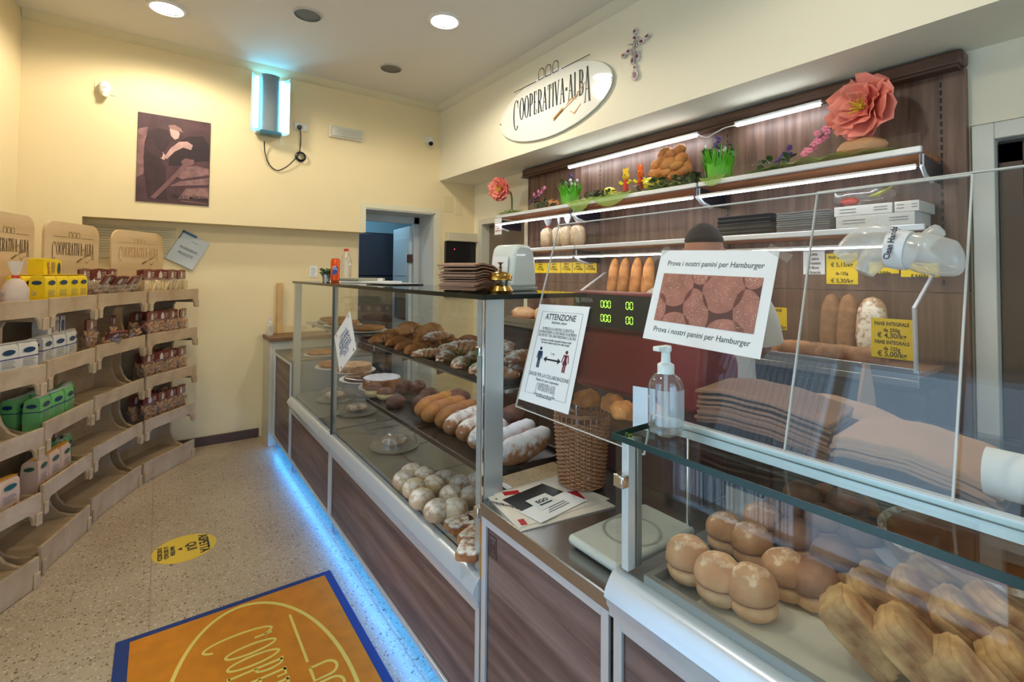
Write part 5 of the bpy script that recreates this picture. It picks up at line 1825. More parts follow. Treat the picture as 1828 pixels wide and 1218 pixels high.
def mk_bigpie():
    t = thing('savoury_pie', 'x', 'pie')
    m = MB(); m.lathe([(0.0, 0.0), (0.17, 0.0), (0.185, 0.012), (0.0, 0.006)], 48); m.build('plate', WHITE, t)
    m = MB()
    v, fs = [], []
    n = 72
    for j, (r, z) in enumerate(((0.150, 0.010), (0.168, 0.040), (0.174, 0.058), (0.166, 0.066), (0.156, 0.056))):
        for k in range(n):
            q = r * (1 + 0.014 * noise.noise(Vector((3 * math.cos(2 * PI * k / n), 3 * math.sin(2 * PI * k / n), j * 0.8))))
            v.append((q * math.cos(2 * PI * k / n), q * math.sin(2 * PI * k / n), z + 0.004 * noise.noise(Vector((k * 0.4, j, 0)))))
    for j in range(4):
        for k in range(n): fs.append((j * n + k, j * n + (k + 1) % n, (j + 1) * n + (k + 1) % n, (j + 1) * n + k))
    m.add(v, fs); m.build('crust', CRUST_FLOUR, t, ang=60)
    m = MB(); m.lathe([(0.157, 0.055), (0.12, 0.060), (0.0, 0.062)], 48); m.build('filling', mat('pie_top', (172, 100, 48), 0.35, var=0.3, vscale=12, coat=0.2), t)
    return t
p = at(1730, 985, z=0.90)
P_BP = Proto(mk_bigpie)
P_BP.put((p.x + 0.02, p.y - 0.02, ZB + 0.03), label='wide flat pie with a pale crumbly rim and orange-brown top')
p = at(1770, 905, z=0.95)
t = thing('pie_stand', 'low steel stand holding the wide pie in the low case', 'stand', (0, 0, 0))
p = at(1730, 985, z=0.90)
m = MB(); m.lathe([(0.06, 0.0), (0.02, 0.004), (0.02, 0.025), (0.15, 0.026), (0.15, 0.0295), (0.0, 0.0295)], 32, c=(p.x + 0.02, p.y - 0.02, ZB)); m.build('stand_plate', STEEL, t)
def mk_puff():
    t = thing('puff_pastry', 'x', 'pastry')
    m = MB()
    for k, (dx, dy, w_, l_) in enumerate(((0, 0, 0.036, 0.053), (0.002, -0.001, 0.037, 0.055), (-0.001, 0.001, 0.035, 0.053))):
        m.blob((dx, dy, 0.010 + 0.014 * k), (w_, l_, 0.010), 36, 12, lambda d: 1 + 0.03 * noise.noise(d * 6 + Vector((k, 0, 0))), 0.28)
    m.build('layers', PUFF, t, ang=80)
    m = MB(); m.blob((0, 0, 0.046), (0.033, 0.050, 0.007), 30, 12, lambda d: 1 + 0.05 * noise.noise(d * 7), 0.35)
    m.build('flaky_top', PUFF, t, ang=80)
    return t
P_PUF = Proto(mk_puff)
for i, (px, py, rz, up, tx, lab) in enumerate((
        (1512, 1120, 0.35, 0.045, 0.75, 'oblong puff pastry standing at the front near the waxed paper'),
        (1612, 1160, 0.30, 0.045, 0.7, 'oblong puff pastry standing second from the waxed paper'),
        (1565, 1060, 0.5, 0.02, 0.4, 'puff pastry leaning behind the first standing one'),
        (1640, 1075, 0.2, 0.04, 0.5, 'puff pastry with yellow filling showing'),
        (1590, 1020, 0.6, 0.0, 0.2, 'flat puff pastry beside the striped rolls'),
        (1680, 1040, 0.8, 0.03, 0.4, 'puff pastry under the rim of the wide pie'),
        (1720, 1130, 0.4, 0.05, 0.6, 'puff pastry in the front row right of the second'),
        (1790, 1120, 0.6, 0.05, 0.5, 'paler puff pastry near the photo edge'),
        (1700, 1200, 0.2, 0.03, 0.8, 'puff pastry cut by the bottom of the photo'),
        (1800, 1190, 0.3, 0.03, 0.8, 'puff pastry in the bottom corner of the photo'))):
    p = at(px, py, z=0.885)
    P_PUF.put((p.x, p.y, ZB + up), (tx, 0, rz), lab, 'puff pastries at the front of the low case', 1.05)
P_YEL2 = lump_maker(mat('custard_yellow', (226, 190, 70), 0.5), (0.022, 0.02, 0.018), 'custard_blob', 'filling')

# ================================================================== bread shelves behind the counter
PX = 2.79            # face of the panelling
t = thing('wall_panelling', 'brown vertical-grain wall panelling behind the bread shelves with dark cornice', 'panelling', (0, 0, 0))
for a, b in ((0.535, 1.60), (1.603, 2.66), (2.663, 3.60)):
    for z0, z1 in ((0.0, 1.383), (1.386, 2.36)):
        m = MB(); m.box(PX, a, z0, PX + 0.045, b, z1); m.build('panel', GRAIN_Z, t, smooth=False)
m = MB(); m.box(2.735, 0.53, 2.362, PX + 0.045, 3.63, 2.432); m.build('cornice', GRAIN_DK, t, bevel=0.016)
m = MB(); m.box(2.72, 0.545, 2.350, PX, 3.62, 2.3615); m.build('cornice', GRAIN_DK, t, bevel=0.003)
for y in (0.60, 1.60, 2.66, 3.56):
    m = MB()
    for k in range(26):
        m.box(PX - 0.0015, y + 0.012, 1.42 + 0.035 * k, PX - 0.0002, y + 0.020, 1.442 + 0.035 * k)
    m.build('slotted_rail', INK, t, smooth=False)
for y0, y1, lab in ((1.76, 2.95, 'long white strip lamp under the cornice, farther half'), (1.06, 1.52, 'short white strip lamp under the cornice above the big flower')):
    t = thing('strip_lamp', lab, 'lamp', (0, 0, 0))
    m = MB(); m.box(2.695, y0, 2.335, 2.718, y1, 2.349); m.build('lamp_rail', ALU, t, smooth=False)
    m = MB(); m.box(2.692, y0 + 0.01, 2.322, 2.714, y1 - 0.01, 2.334); m.build('diffuser', LED_W, t, smooth=False)
t = thing('lamp_cable', 'thin loose cable linking the two strip lamps under the cornice', 'cable', (0, 0, 0))
m = MB(); m.tube(curve([(2.705, 1.76, 2.33), (2.70, 1.70, 2.30), (2.69, 1.64, 2.31), (2.70, 1.58, 2.33), (2.705, 1.52, 2.33)], 6), 0.004, 6); m.build('cord', WHITE, t)

YJ = (3.71, 2.69, 1.637, 0.61)
def wall_shelf(z, xf, y0, y1, label, led, lip=True):
    t = thing('bread_shelf', label, 'shelf', (0, 0, 0), group='shelves on the panelled wall')
    m = MB(); m.box(xf, y0 + 0.006, z - 0.028, xf + 0.022, y1 - 0.006, z); m.build('front_bar', ALU_W, t, bevel=0.004)
    m = MB(); m.box(xf + 0.023, y0 + 0.01, z - 0.030, PX - 0.002, y1 - 0.01, z - 0.008); m.build('shelf_board', SLAT, t, smooth=False)
    if lip:
        m = MB(); m.box(xf + 0.004, y0 + 0.01, z + 0.0005, xf + 0.008, y1 - 0.01, z + 0.055); m.build('glass_lip', PLEXI, t, smooth=False)
    if led:
        m = MB(); m.box(xf - 0.016, y0 + 0.02, z - 0.086, xf + 0.004, y1 - 0.02, z - 0.076); m.build('lamp_rail', ALU, t, smooth=False)
        m = MB(); m.box(xf - 0.014, y0 + 0.025, z - 0.094, xf + 0.002, y1 - 0.025, z - 0.0865); m.build('led_strip', LED_W, t, smooth=False)
    for y in (y0 + 0.004, y1 - 0.010):
        m = MB()
        m.prism([(xf - 0.002, z - 0.03), (xf - 0.004, z - 0.07), (xf + 0.02, z - 0.10), (xf + 0.09, z - 0.125), (PX - 0.002, z - 0.13), (PX - 0.002, z - 0.045), (xf + 0.12, z - 0.04)], y, y + 0.006, 'y')
        m.build('bracket', mat('bracket_dark', (70, 70, 80), 0.35, 0.6), t, smooth=False)
        m = MB()
        m.tube([(xf + 0.01, y + 0.003, z - 0.035), (xf + 0.01, y + 0.003, z - 0.085), (xf + 0.05, y + 0.003, z - 0.115), (xf + 0.14, y + 0.003, z - 0.135)], 0.008, 8)
        m.build('bracket_arm', ALU_W, t)
    return t
where = ('far third', 'middle third', 'near third')
for i in range(3):
    wall_shelf(1.99, 2.50, YJ[i + 1], YJ[i], f'upper wall shelf with flowers and white lamp strip, {where[i]}', True)
    wall_shelf(1.672, 2.53, YJ[i + 1], YJ[i], f'second wall shelf under the flower shelf, {where[i]}', True)
# bread bins
for i, (y1, y0, lab) in enumerate(((3.66, 2.56, 'low bread shelf behind the napkin holder'), (2.54, 1.60, 'bread bin with standing baguettes'), (1.59, 0.62, 'bread bin with wholemeal loaves and yellow price card'))):
    t = thing('bread_bin', lab, 'bread bin', (0, 0, 0), group='bread bins on the panelled wall')
    m = MB(); m.box(2.46, y0, 1.048, PX - 0.003, y1, 1.066); m.build('base_board', SLAT, t, smooth=False)
    m = MB(); m.box(2.44, y0, 1.040, 2.458, y1, 1.085); m.box(2.440, y0, 1.010, 2.452, y1, 1.0395); m.build('front_bar', STEEL, t, bevel=0.003)
    for y in ((y0 + 0.004, y1 - 0.014) if i else ()):
        m = MB()
        for a, b in (((2.447, 1.07), (2.437, 1.33)), ((2.437, 1.33), (2.70, 1.47)), ):
            m.add([(a[0] - 0.012, y, a[1]), (a[0] + 0.012, y, a[1]), (b[0] + 0.012, y, b[1]), (b[0] - 0.012, y, b[1]),
                   (a[0] - 0.012, y + 0.01, a[1]), (a[0] + 0.012, y + 0.01, a[1]), (b[0] + 0.012, y + 0.01, b[1]), (b[0] - 0.012, y + 0.01, b[1])],
                  [(0, 1, 2, 3), (7, 6, 5, 4), (0, 4, 5, 1), (1, 5, 6, 2), (2, 6, 7, 3), (3, 7, 4, 0)])
        m.build('side_frame', ALU_W, t, smooth=False)
    if i:
        m = MB(); m.box(2.452, y0 + 0.016, 1.087, 2.456, y1 - 0.016, 1.30); m.build('front_glass', GLASS, t, smooth=False)
t = thing('back_cabinet', 'dark base cabinets under the bread bins', 'cabinet', (0, 0, 0))
m = MB(); m.box(2.50, 0.60, 0.0, PX - 0.002, 3.68, 1.0); m.build('carcass', mat('cabinet_dark', (44, 34, 32), 0.5), t, smooth=False)
for k in range(5):
    m = MB(); m.box(2.485, 0.61 + 0.614 * k, 0.08, 2.499, 0.61 + 0.614 * k + 0.606, 0.98); m.build('door', mat('cabinet_door', (56, 42, 38), 0.45), t, bevel=0.002)

# price cards
def card(px0, py0, px1, py1, x, label, lines, group='yellow price cards on the panelling', mt=YELLOW, sz=1.0):
    a, b = at(px0, py0, x=x), at(px1, py1, x=x)
    w, h = abs(a.y - b.y), abs(a.z - b.z)
    t = thing('price_card', label, 'price card', (x, (a.y + b.y) / 2, (a.z + b.z) / 2), group=group)
    m = MB(); m.box(-0.0015, -w / 2, -h / 2, 0.0, w / 2, h / 2); m.build('card', mt, t, smooth=False)
    m = MB(); m.M = frame((-0.0018, 0, 0), (0, -1, 0), (0, 0, 1))
    n = len(lines)
    for j, s in enumerate(lines):
        zz = h * (0.36 - 0.78 * j / max(1, n - 1))
        big = s.startswith('€')
        m.text(s, (0.030 if big else 0.021) * sz * min(1, h / 0.1), Matrix.Translation((0, zz - 0.006, 0)), 0.85 * min(1.0, w / (0.012 * sz * max(6, len(s)))), bold=0.0006)
    m.build('printed_price', mat('card_ink', (70, 60, 20), 0.6), t)
    return t
edges = [953, 978, 1001, 1022, 1044, 1066]
for i in range(5):
    card(edges[i] + 0.5, 470 - i * 0.5, edges[i + 1] - 0.5, 487.5, PX - 0.0035 - 0.0005 * i, f'yellow price card, {ORD[i]} of the row behind the napkin holder', ['PANE DI', 'SEMOLA', '€ ' + ('4,15/kg', '9,80/kg', '10,50/kg', '16,00/kg', '12,50/kg')[i], '· · · · ·'])
card(1475, 453, 1532, 508, PX - 0.004, 'tall yellow double price card right of the white slip', ['PANE CASERECCIO', '€ 5,15/kg', 'da 125g', '€ 5,30/kg'])
card(1551, 468, 1605, 488.5, PX - 0.004, 'yellow price card partly behind the plastic glove', ['PANE BIANCO', '€ 5,00/kg'])
card(1608, 470, 1677, 495, PX - 0.004, 'yellow price card under the glove, nearest the door', ['PANE', '€ 4,65/kg'])
card(1555, 567, 1631, 645, 2.445, 'yellow price card PANE INTEGRALE hung on bin front', ['PANE INTEGRALE', 'da 250g', '€ 4,30/kg', 'PANE INTEGRALE', 'da 125g', '€ 5,00/kg'], group='yellow price cards on the bin fronts')
card(1372, 548, 1405, 590, 2.52, 'small yellow price card standing beside the clear bread bag', ['PANE', '€ 4,80/kg'], group='yellow price cards on the bin fronts')
card(1434, 449, 1473, 490, PX - 0.004, 'white paper slip pinned beside the yellow price cards', ['Lista', '1 pane', '2 rosette', '3 filoni', '4 focaccia'], group='white slips', mt=PAPER)
t = thing('shelf_note', 'small white card hanging from far end of the flower shelf', 'note', (2.494, 3.66, 1.905))
m = MB(); m.box(-0.002, -0.055, -0.095, 0, 0.055, 0.055); m.build('card', PAPER, t, smooth=False)
m = MB(); m.M = frame((-0.0025, 0, 0), (0, -1, 0), (0, 0, 1))
for j, s in enumerate(('Grazie per la', 'vostra', 'collaborazione')): m.text(s, 0.018, Matrix.Translation((0, -0.02 - 0.022 * j, 0)), 0.8, bold=0.0004)
m.build('lettering', mat('note_red', (150, 60, 60), 0.6), t)

# bread on the bins
P_BAG = loaf_maker(CRUST_GOLD, 0.50, 0.088, 0.072, 'baguette', 0, cuts=4)
P_WMB = loaf_maker(CRUST_WM, 0.30, 0.085, 0.07, 'wholemeal_baguette', 0)
P_FLR = loaf_maker(CRUST_FLOUR, 0.28, 0.12, 0.08, 'floured_loaf', 0)
P_SML = loaf_maker(CRUST_WM, 0.19, 0.085, 0.072, 'wholemeal_loaf', 0)
for i, (px, py, lean, lab) in enumerate(((1090, 490, 14, 'baguette leaning left, farthest of the standing four'), (1109, 490, 9, 'standing baguette second from the far end'),
                                         (1131, 490, 6, 'standing baguette third from the far end'), (1153, 490, 1, 'straightest standing baguette, nearest the paper notice'))):
    p = at(px, py, x=2.62)
    P_BAG.put((2.66, p.y, 1.325), (R(lean), R(-82), 0), lab, 'standing baguettes')
for px, py, pr, lab in ((1482, 570, P_WMB, 'standing wholemeal baguette on the left of its pair'), (1512, 572, P_WMB, 'standing wholemeal baguette beside the floured loaf'), (1556, 575, P_FLR, 'standing round-ended loaf thickly dusted with flour')):
    p = at(px, py, x=2.66)
    pr.put((2.69, p.y, 1.215), (0, R(-80), R(0)), lab, 'bread standing in the near bin')
for px, py, rz, lab in ((1425, 612, 1.9, 'wholemeal loaf lying at the left of the near bin'), (1470, 604, 1.2, 'wholemeal loaf lying behind the front ones'), (1500, 606, 1.95, 'wholemeal loaf lying crosswise in front of the standing bread'), (1545, 618, 1.55, 'wholemeal loaf lying behind the yellow price card')):
    p = at(px, py, x=2.56)
    P_SML.put((2.54, p.y, 1.067), (0, 0, rz), lab, 'wholemeal loaves lying in the near bin')
P_RND = lump_maker(CRUST_PALE, (0.16, 0.11, 0.075), 'round_loaf', 'loaf', amp=0.08)
p = at(975, 505, x=2.60)
P_RND.put((2.62, p.y, 1.067), (0, 0, 1.2), 'pale oval loaf on the shelf behind the napkin holder')
P_RND.put((2.60, p.y + 0.30, 1.067), (0, 0, 1.8), 'pale loaf hidden partly behind the napkin holder', scale=0.8)
P_RLS = lump_maker(CRUST_PALE, (0.05, 0.04, 0.03), 'bread_roll', 'roll', amp=0.08)
for i, px in enumerate((1060, 1072, 1085)):
    p = at(px, 515, x=2.52); P_RLS.put((2.52, p.y, 1.067), (0, 0, i), f'small bread roll by the standing baguettes, {ORD[i]} from far end', 'small rolls')
def mk_breadbag():
    t = thing('bread_bag', 'x', 'bag of bread')
    m = MB(); m.blob((0, 0, 0.085), (0.06, 0.055, 0.085), 20, 14, lambda d: 1 + 0.14 * noise.noise(d * 2.5), 0.65); m.build('breadsticks', mat('breadstick', (206, 176, 136), 0.6, var=0.15, vscale=30), t)
    m = MB(); m.lathe([(0.058, 0.0), (0.068, 0.02), (0.068, 0.12), (0.055, 0.16), (0.016, 0.185)], 18, cap=False); m.build('bag_film', FILM, t)
    m = MB(); m.lathe([(0.014, 0.180), (0.017, 0.187), (0.014, 0.194)], 12); m.build('tie', mat('red_tie', (210, 60, 30), 0.4), t)
    m = MB(); m.lathe([(0.012, 0.193), (0.030, 0.225), (0.042, 0.262), (0.038, 0.264), (0.010, 0.20)], 9, sx=1.2, sy=0.5, cap=False); m.build('gathered_top', mat('tuft_white', (226, 228, 232), 0.4), t)
    return t
P_BB = Proto(mk_breadbag)
for i, (px, lab) in enumerate(((978, 'tied bag of breadsticks at the far end of the second shelf'), (998, 'tied bag of bread second on the second shelf'), (1013, 'tied bag of bread third on the second shelf'), (1032, 'slumped tied bag of bread nearest the viewer'))):
    p = at(px, 425, x=2.62)
    P_BB.put((2.62, p.y, 1.6725), (0, R(0), i * 0.8), lab, 'tied bags of bread on the second shelf', 0.95)
# boxes and lids on the second shelf
BLKTRAY = mat('black_tray', (34, 34, 38), 0.3)
for i, (pxa, pxb, n, h, mt, nm, lab) in enumerate(((1290, 1385, 5, 0.022, BLKTRAY, 'black_tray', 'black plastic tray in the stack left of the clear lids'), (1395, 1490, 9, 0.011, mat('clear_lids', (150, 150, 150), 0.25), 'plastic_tray', 'clear plastic lid in the stack between trays and boxes'))):
    a, b = at(pxa, 400, x=2.62), at(pxb, 400, x=2.62)
    w = abs(a.y - b.y)
    first = None
    for k in range(n):
        m = MB()
        if first is None:
            m.prism([(-0.085, 0.0), (0.085, 0.0), (0.098, h * 0.8), (0.098, h * 0.97), (-0.098, h * 0.97), (-0.098, h * 0.8)], -w / 2, w / 2, 'y')
            first = tag(m.build(nm, mt, bevel=0.002), lab, 'tray' if i == 0 else 'lid', f'stack {i} of plastic trays'.replace('stack 0', 'black stack').replace('stack 1', 'clear stack'))
            o = first
        else:
            o = first.copy(); COL.objects.link(o)
        o.location = (2.66 + 0.003 * math.sin(k * 2), (a.y + b.y) / 2, 1.673 + k * h)
for i, (pxa, pxb, z, h, lab) in enumerate(((1500, 1640, 1.673, 0.055, 'lower flat white carton on the second shelf'), (1497, 1600, 1.729, 0.045, 'upper flat white carton left on the pile'), (1604, 1648, 1.729, 0.045, 'small white carton on top near the shelf end'))):
    a, b = at(pxa, 395, x=2.6), at(pxb, 395, x=2.6)
    y0, y1 = sorted((a.y, b.y))
    t = thing('carton', lab, 'carton', (2.66, (y0 + y1) / 2, z), group='white cartons')
    w = (y1 - y0) / 2
    m = MB(); m.box(-0.11, -w, 0, 0.11, w, h); m.build('box_body', mat('carton_white', (214, 214, 210), 0.6), t, bevel=0.002)
    m = MB(); m.M = frame((-0.1105, 0, h * 0.5), (0, -1, 0), (0, 0, 1))
    for j in range(2): m.ribbon([(-w * 0.8, 0.008 - 0.014 * j), (-w * 0.2, 0.008 - 0.014 * j)], 0.003, 0.0006); m.ribbon([(w * 0.4, 0.008 - 0.012 * j), (w * 0.85, 0.008 - 0.012 * j)], 0.003, 0.0006)
    m.build('printed_text', INKG, t)
t = thing('clear_bag', 'clear bag with red and yellow contents on top of the cartons', 'bag', (2.64, 0.86, 1.776))
m = MB(); m.blob((0, 0, 0.045), (0.08, 0.13, 0.045), 20, 12, lambda d: 1 + 0.2 * noise.noise(d * 3)); m.build('film', FILM, t)
m = MB(); m.blob((0, 0.06, 0.03), (0.03, 0.04, 0.02), 10, 8); m.build('red_sweets', mat('red_plastic', (180, 50, 40), 0.3), t)
m = MB(); m.add([(-0.03, -0.02, 0.04), (0.0, -0.12, 0.09), (-0.04, -0.07, 0.05), (0.02, -0.05, 0.045)], [(0, 2, 1), (0, 1, 3), (0, 3, 2), (1, 2, 3)]); m.build('yellow_leaf', mat('lime_leaf', (206, 210, 60), 0.5), t)

# ------------------------------------------------------------------ spring decorations on the upper shelf
ZS = 1.9905
def leafy(mb, c, r, n, size=0.02, rnd=random):
    for _ in range(n):
        p = Vector((c[0] + rnd.uniform(-1, 1) * r[0], c[1] + rnd.uniform(-1, 1) * r[1], c[2] + rnd.uniform(0, 1) * r[2]))
        s = size * rnd.uniform(0.7, 1.3)
        E = Matrix.Rotation(rnd.uniform(0, 6.3), 3, 'Z') @ Matrix.Rotation(rnd.uniform(-1.2, 1.2), 3, 'X')
        pts = [(0, -1, 0), (0.7, -0.3, 0.15), (0.6, 0.5, 0.1), (0, 1, -0.1), (-0.6, 0.5, 0.1), (-0.7, -0.3, 0.15)]
        mb.add([p + E @ Vector((a * s, b * s, q * s)) for a, b, q in pts] + [p], [(6, i, (i + 1) % 6) for i in range(6)])
def petals(mb, c, d, R0, layers, seed):
    """big paper flower facing direction d"""
    rnd = random.Random(seed)
    n = Vector(d).normalized()
    u = n.cross(Vector((0, 0, 1))).normalized()
    w = u.cross(n)
    for li, (rr, cnt, cup) in enumerate(layers):
        for k in range(cnt):
            a0 = 2 * PI * (k + 0.5 * (li % 2)) / cnt + rnd.uniform(-0.15, 0.15)
            vs, fs = [], []
            NI, NJ = 8, 7
            ph = rnd.uniform(0, 6)
            for i in range(NI + 1):
                s = i / NI
                half = (0.34 + 0.55 * math.sin(PI * min(1, s * 0.62 + 0.1))) * (PI / cnt) * 1.5
                for j in range(NJ + 1):
                    q = j / NJ * 2 - 1
                    a = a0 + half * q
                    r = rr * s * (1 - 0.10 * abs(q) ** 3) * (1 + 0.04 * math.sin(7 * q + ph))
                    lift = cup * (s ** 1.8) * rr + 0.022 * R0 / 0.15 * s * math.sin(4.3 * q + ph) + 0.015 * s * s * math.sin(9 * q + 2 * ph)
                    vs.append(Vector(c) + u * (r * math.cos(a)) + w * (r * math.sin(a)) + n * (lift - 0.02 * li * 0))
            for i in range(NI):
                for j in range(NJ):
                    b = i * (NJ + 1) + j
                    fs.append((b, b + 1, b + NJ + 2, b + NJ + 1))
            mb.add(vs, fs)
PINKP = mat('salmon_paper', (238, 142, 124), 0.7, var=0.12, vscale=12)
def big_flower(label, loc, d, R0, stem, seed):
    t = thing('paper_flower', label, 'flower', loc)
    m = MB(); petals(m, (0, 0, 0), d, R0, [(R0, 5, 0.10), (R0 * 0.95, 5, 0.35), (R0 * 0.70, 4, 0.65), (R0 * 0.42, 4, 0.95)], seed)
    o = m.build('petals', PINKP, t, ang=70)
    so = o.modifiers.new('thickness', 'SOLIDIFY'); so.thickness = 0.0012
    m = MB(); rnd = random.Random(seed + 1)
    n = Vector(d).normalized()
    for k in range(26):
        q = Vector((rnd.uniform(-1, 1), rnd.uniform(-1, 1), rnd.uniform(-1, 1))) * R0 * 0.16
        m.tube([n * 0.01, n * R0 * 0.25 + q, n * R0 * 0.36 + q * 1.4], 0.003, 5)
    m.build('stamens', mat('stamen_yellow', (214, 200, 60), 0.6), t)
    m = MB(); m.tube(curve(stem, 6), 0.008, 8); m.build('stem', GREEN, t)
    return t
p = at(1542, 193, x=2.60)
big_flower('huge salmon-pink paper flower standing at the near end of the shelf', (2.60, p.y, p.z), (-0.95, 0.30, 0.05), 0.150, [(0.02, 0, 0), (0.05, 0.0, -0.08), (0.04, 0.01, ZS - p.z + 0.06)], 3)
t = thing('wrapped_loaf', 'brown wrapped bundle supporting the huge pink flower', 'bundle', (2.60, p.y + 0.01, ZS))
m = MB(); m.blob((0, 0, 0.05), (0.07, 0.10, 0.05), 22, 12, lambda d: 1 + 0.12 * noise.noise(d * 2.5)); m.v = [Vector((q.x, q.y, max(q.z, 0.001))) for q in m.v]; m.build('bundle', mat('bundle_tan', (196, 146, 104), 0.5, var=0.1), t)
m = MB(); m.lathe([(0.012, 0.09), (0.02, 0.10), (0.012, 0.112)], 12); m.build('knot', mat('bundle_tan', (196, 146, 104), 0.5), t)
p = at(893, 338, x=2.56)
big_flower('smaller salmon-pink paper flower drooping at the far end of the shelf', (2.56, p.y, p.z), (-0.80, -0.30, -0.1), 0.115, [(0.01, 0.0, 0), (0.03, -0.03, 0.0), (0.07, -0.08, -0.05), (0.07, -0.09, ZS - p.z + 0.01)], 8)
def mk_pot():
    t = thing('grass_pot', 'x', 'pot')
    m = MB(); m.lathe([(0.0, 0.0), (0.050, 0.0), (0.062, 0.10), (0.058, 0.10), (0.048, 0.02), (0.0, 0.02)], 24); m.build('pot', GRASS, t)
    m = MB(); rnd = random.Random(5)
    for k in range(160):
        a = rnd.uniform(0, 6.3)
        r0, r1 = 0.050 + 0.010 * (k % 2), 0.066 + rnd.uniform(0, 0.040)
        h = rnd.uniform(0.11, 0.18)
        w = 0.0055
        u = Vector((-math.sin(a), math.cos(a), 0)) * w
        b, q, e = Vector((r0 * math.cos(a), r0 * math.sin(a), 0.01)), Vector((r0 * 1.1 * math.cos(a), r0 * 1.1 * math.sin(a), h * 0.6)), Vector((r1 * math.cos(a), r1 * math.sin(a), h))
        m.add([b - u, b + u, q + u, q - u, e], [(0, 1, 2, 3), (3, 2, 4)])
    m.build('grass_blades', GRASS, t, smooth=False)
    m = MB(); leafy(m, (0, 0, 0.12), (0.06, 0.06, 0.06), 26, 0.018, rnd); m.build('leaves', GREEN, t, smooth=False)
    m = MB()
    for k in range(5): m.blob((rnd.uniform(-0.05, 0.05), rnd.uniform(-0.05, 0.05), rnd.uniform(0.15, 0.19)), (0.010, 0.010, 0.014), 10, 8)
    m.build('white_blossoms', mat('blossom_white', (226, 220, 222), 0.6), t)
    m = MB(); m.tube([(0.0, 0.0, 0.12), (0.01, 0.0, 0.20)], 0.003, 5)
    for k in range(12): m.blob((0.01 + rnd.uniform(-0.012, 0.012), rnd.uniform(-0.012, 0.012), 0.175 + 0.005 * k), (0.010, 0.010, 0.008), 8, 6)
    m.build('lavender_spike', mat('lavender', (84, 62, 112), 0.6), t)
    return t
P_POT = Proto(mk_pot)
for px, lab in ((1017, 'green paper grass pot with white blossoms at the far end'), (1283, 'green paper grass pot with lavender beside the braided loaf')):
    p = at(px, 335, x=2.61)
    P_POT.put((2.61, p.y, ZS), (0, 0, px), lab, 'green grass pots on the shelf', 1.12 if px < 1100 else 1.18)
# braided decorative loaf
p = at(1192, 280, x=2.64)
t = thing('braided_loaf', 'large golden braided display loaf standing amid ivy', 'bread', (2.66, p.y, ZS))
t.scale = (1.0, 1.12, 1.22)
rnd = random.Random(2)
for k in range(16):
    a = k * 2.4
    r = 0.030 + 0.0085 * k
    m = MB(); m.M = Matrix.Translation((-0.03 + 0.002 * k, 0.115 * math.cos(a) * math.sqrt(k / 16), 0.135 + 0.095 * math.sin(a) * math.sqrt(k / 16))) @ Matrix.Rotation(a * 1.3, 4, 'X')
    m.blob((0, 0, 0), (0.030, 0.048, 0.030), 16, 10)
    m.build('braid_lobe', CRUST_GOLD, t)
m = MB(); m.blob((0.02, 0, 0.115), (0.05, 0.13, 0.110), 24, 14); m.v = [Vector((q.x, q.y, max(q.z, 0.0))) for q in m.v]; m.build('loaf_body', CRUST_GOLD, t)
def mk_egg():
    m = MB(); m.blob((0, 0, 0.045), (0.045, 0.062, 0.045), 24, 16, lambda d: 1 - 0.10 * d.y)
    return tag(m.build('easter_egg', EGG_Y), 'x', 'egg')
P_EGG = Proto(mk_egg)
for px, sc, lab in ((1158, 1.0, 'shiny yellow-green egg beside the braided loaf'), (1085, 0.85, 'shiny yellow-green egg half hidden by ivy')):
    p = at(px, 325, x=2.58); P_EGG.put((2.585, p.y, ZS + 0.012), (0.3, 0, 0.3), lab, 'shiny yellow-green eggs', sc)
def toy(label, col, x, y, ears):
    t = thing('felt_figure', label, 'figure', (x, y, ZS + 0.035))
    mt = mat('felt_' + label.split()[0], col, 0.7)
    m = MB(); m.blob((0, 0, 0.105), (0.022, 0.026, 0.026), 18, 12)
    for s in (-1, 0, 1):
        m.tube([(0, 0.012 * s, 0.125), (0, 0.018 * s, 0.150 + (0.008 if ears else 0)), (0, 0.016 * s, 0.162 + (0.012 if ears and s else 0))], [0.008, 0.007, 0.003], 8)
    m.build('head', mt, t)
    m = MB(); m.tube([(0, 0, 0.0), (0, 0, 0.05), (0, 0, 0.085)], [0.02, 0.018, 0.010], 12); m.build('body', mat('toy_red', (200, 50, 30), 0.6), t)
    for s in (-1, 1):
        m = MB(); m.tube([(0, 0.012 * s, 0.055), (-0.005, 0.035 * s, 0.055), (-0.005, 0.045 * s, 0.07)], [0.008, 0.009, 0.013], 8); m.build('arm', EGG_Y, t)
        m = MB(); m.blob((-0.022, 0.009 * s, 0.110), (0.003, 0.004, 0.005), 8, 6); m.build('eye', INK, t)
    m = MB(); m.tube([(-0.0225, -0.008, 0.098), (-0.024, 0, 0.095), (-0.0225, 0.008, 0.098)], 0.0015, 5); m.build('mouth', INK, t)
p = at(1117, 315, x=2.58); toy('yellow tulip-headed felt figure with a smiling face', (240, 204, 40), 2.58, p.y, False)
p = at(1143, 312, x=2.60); toy('orange felt figure with little ears beside the yellow one', (236, 112, 40), 2.60, p.y, True)
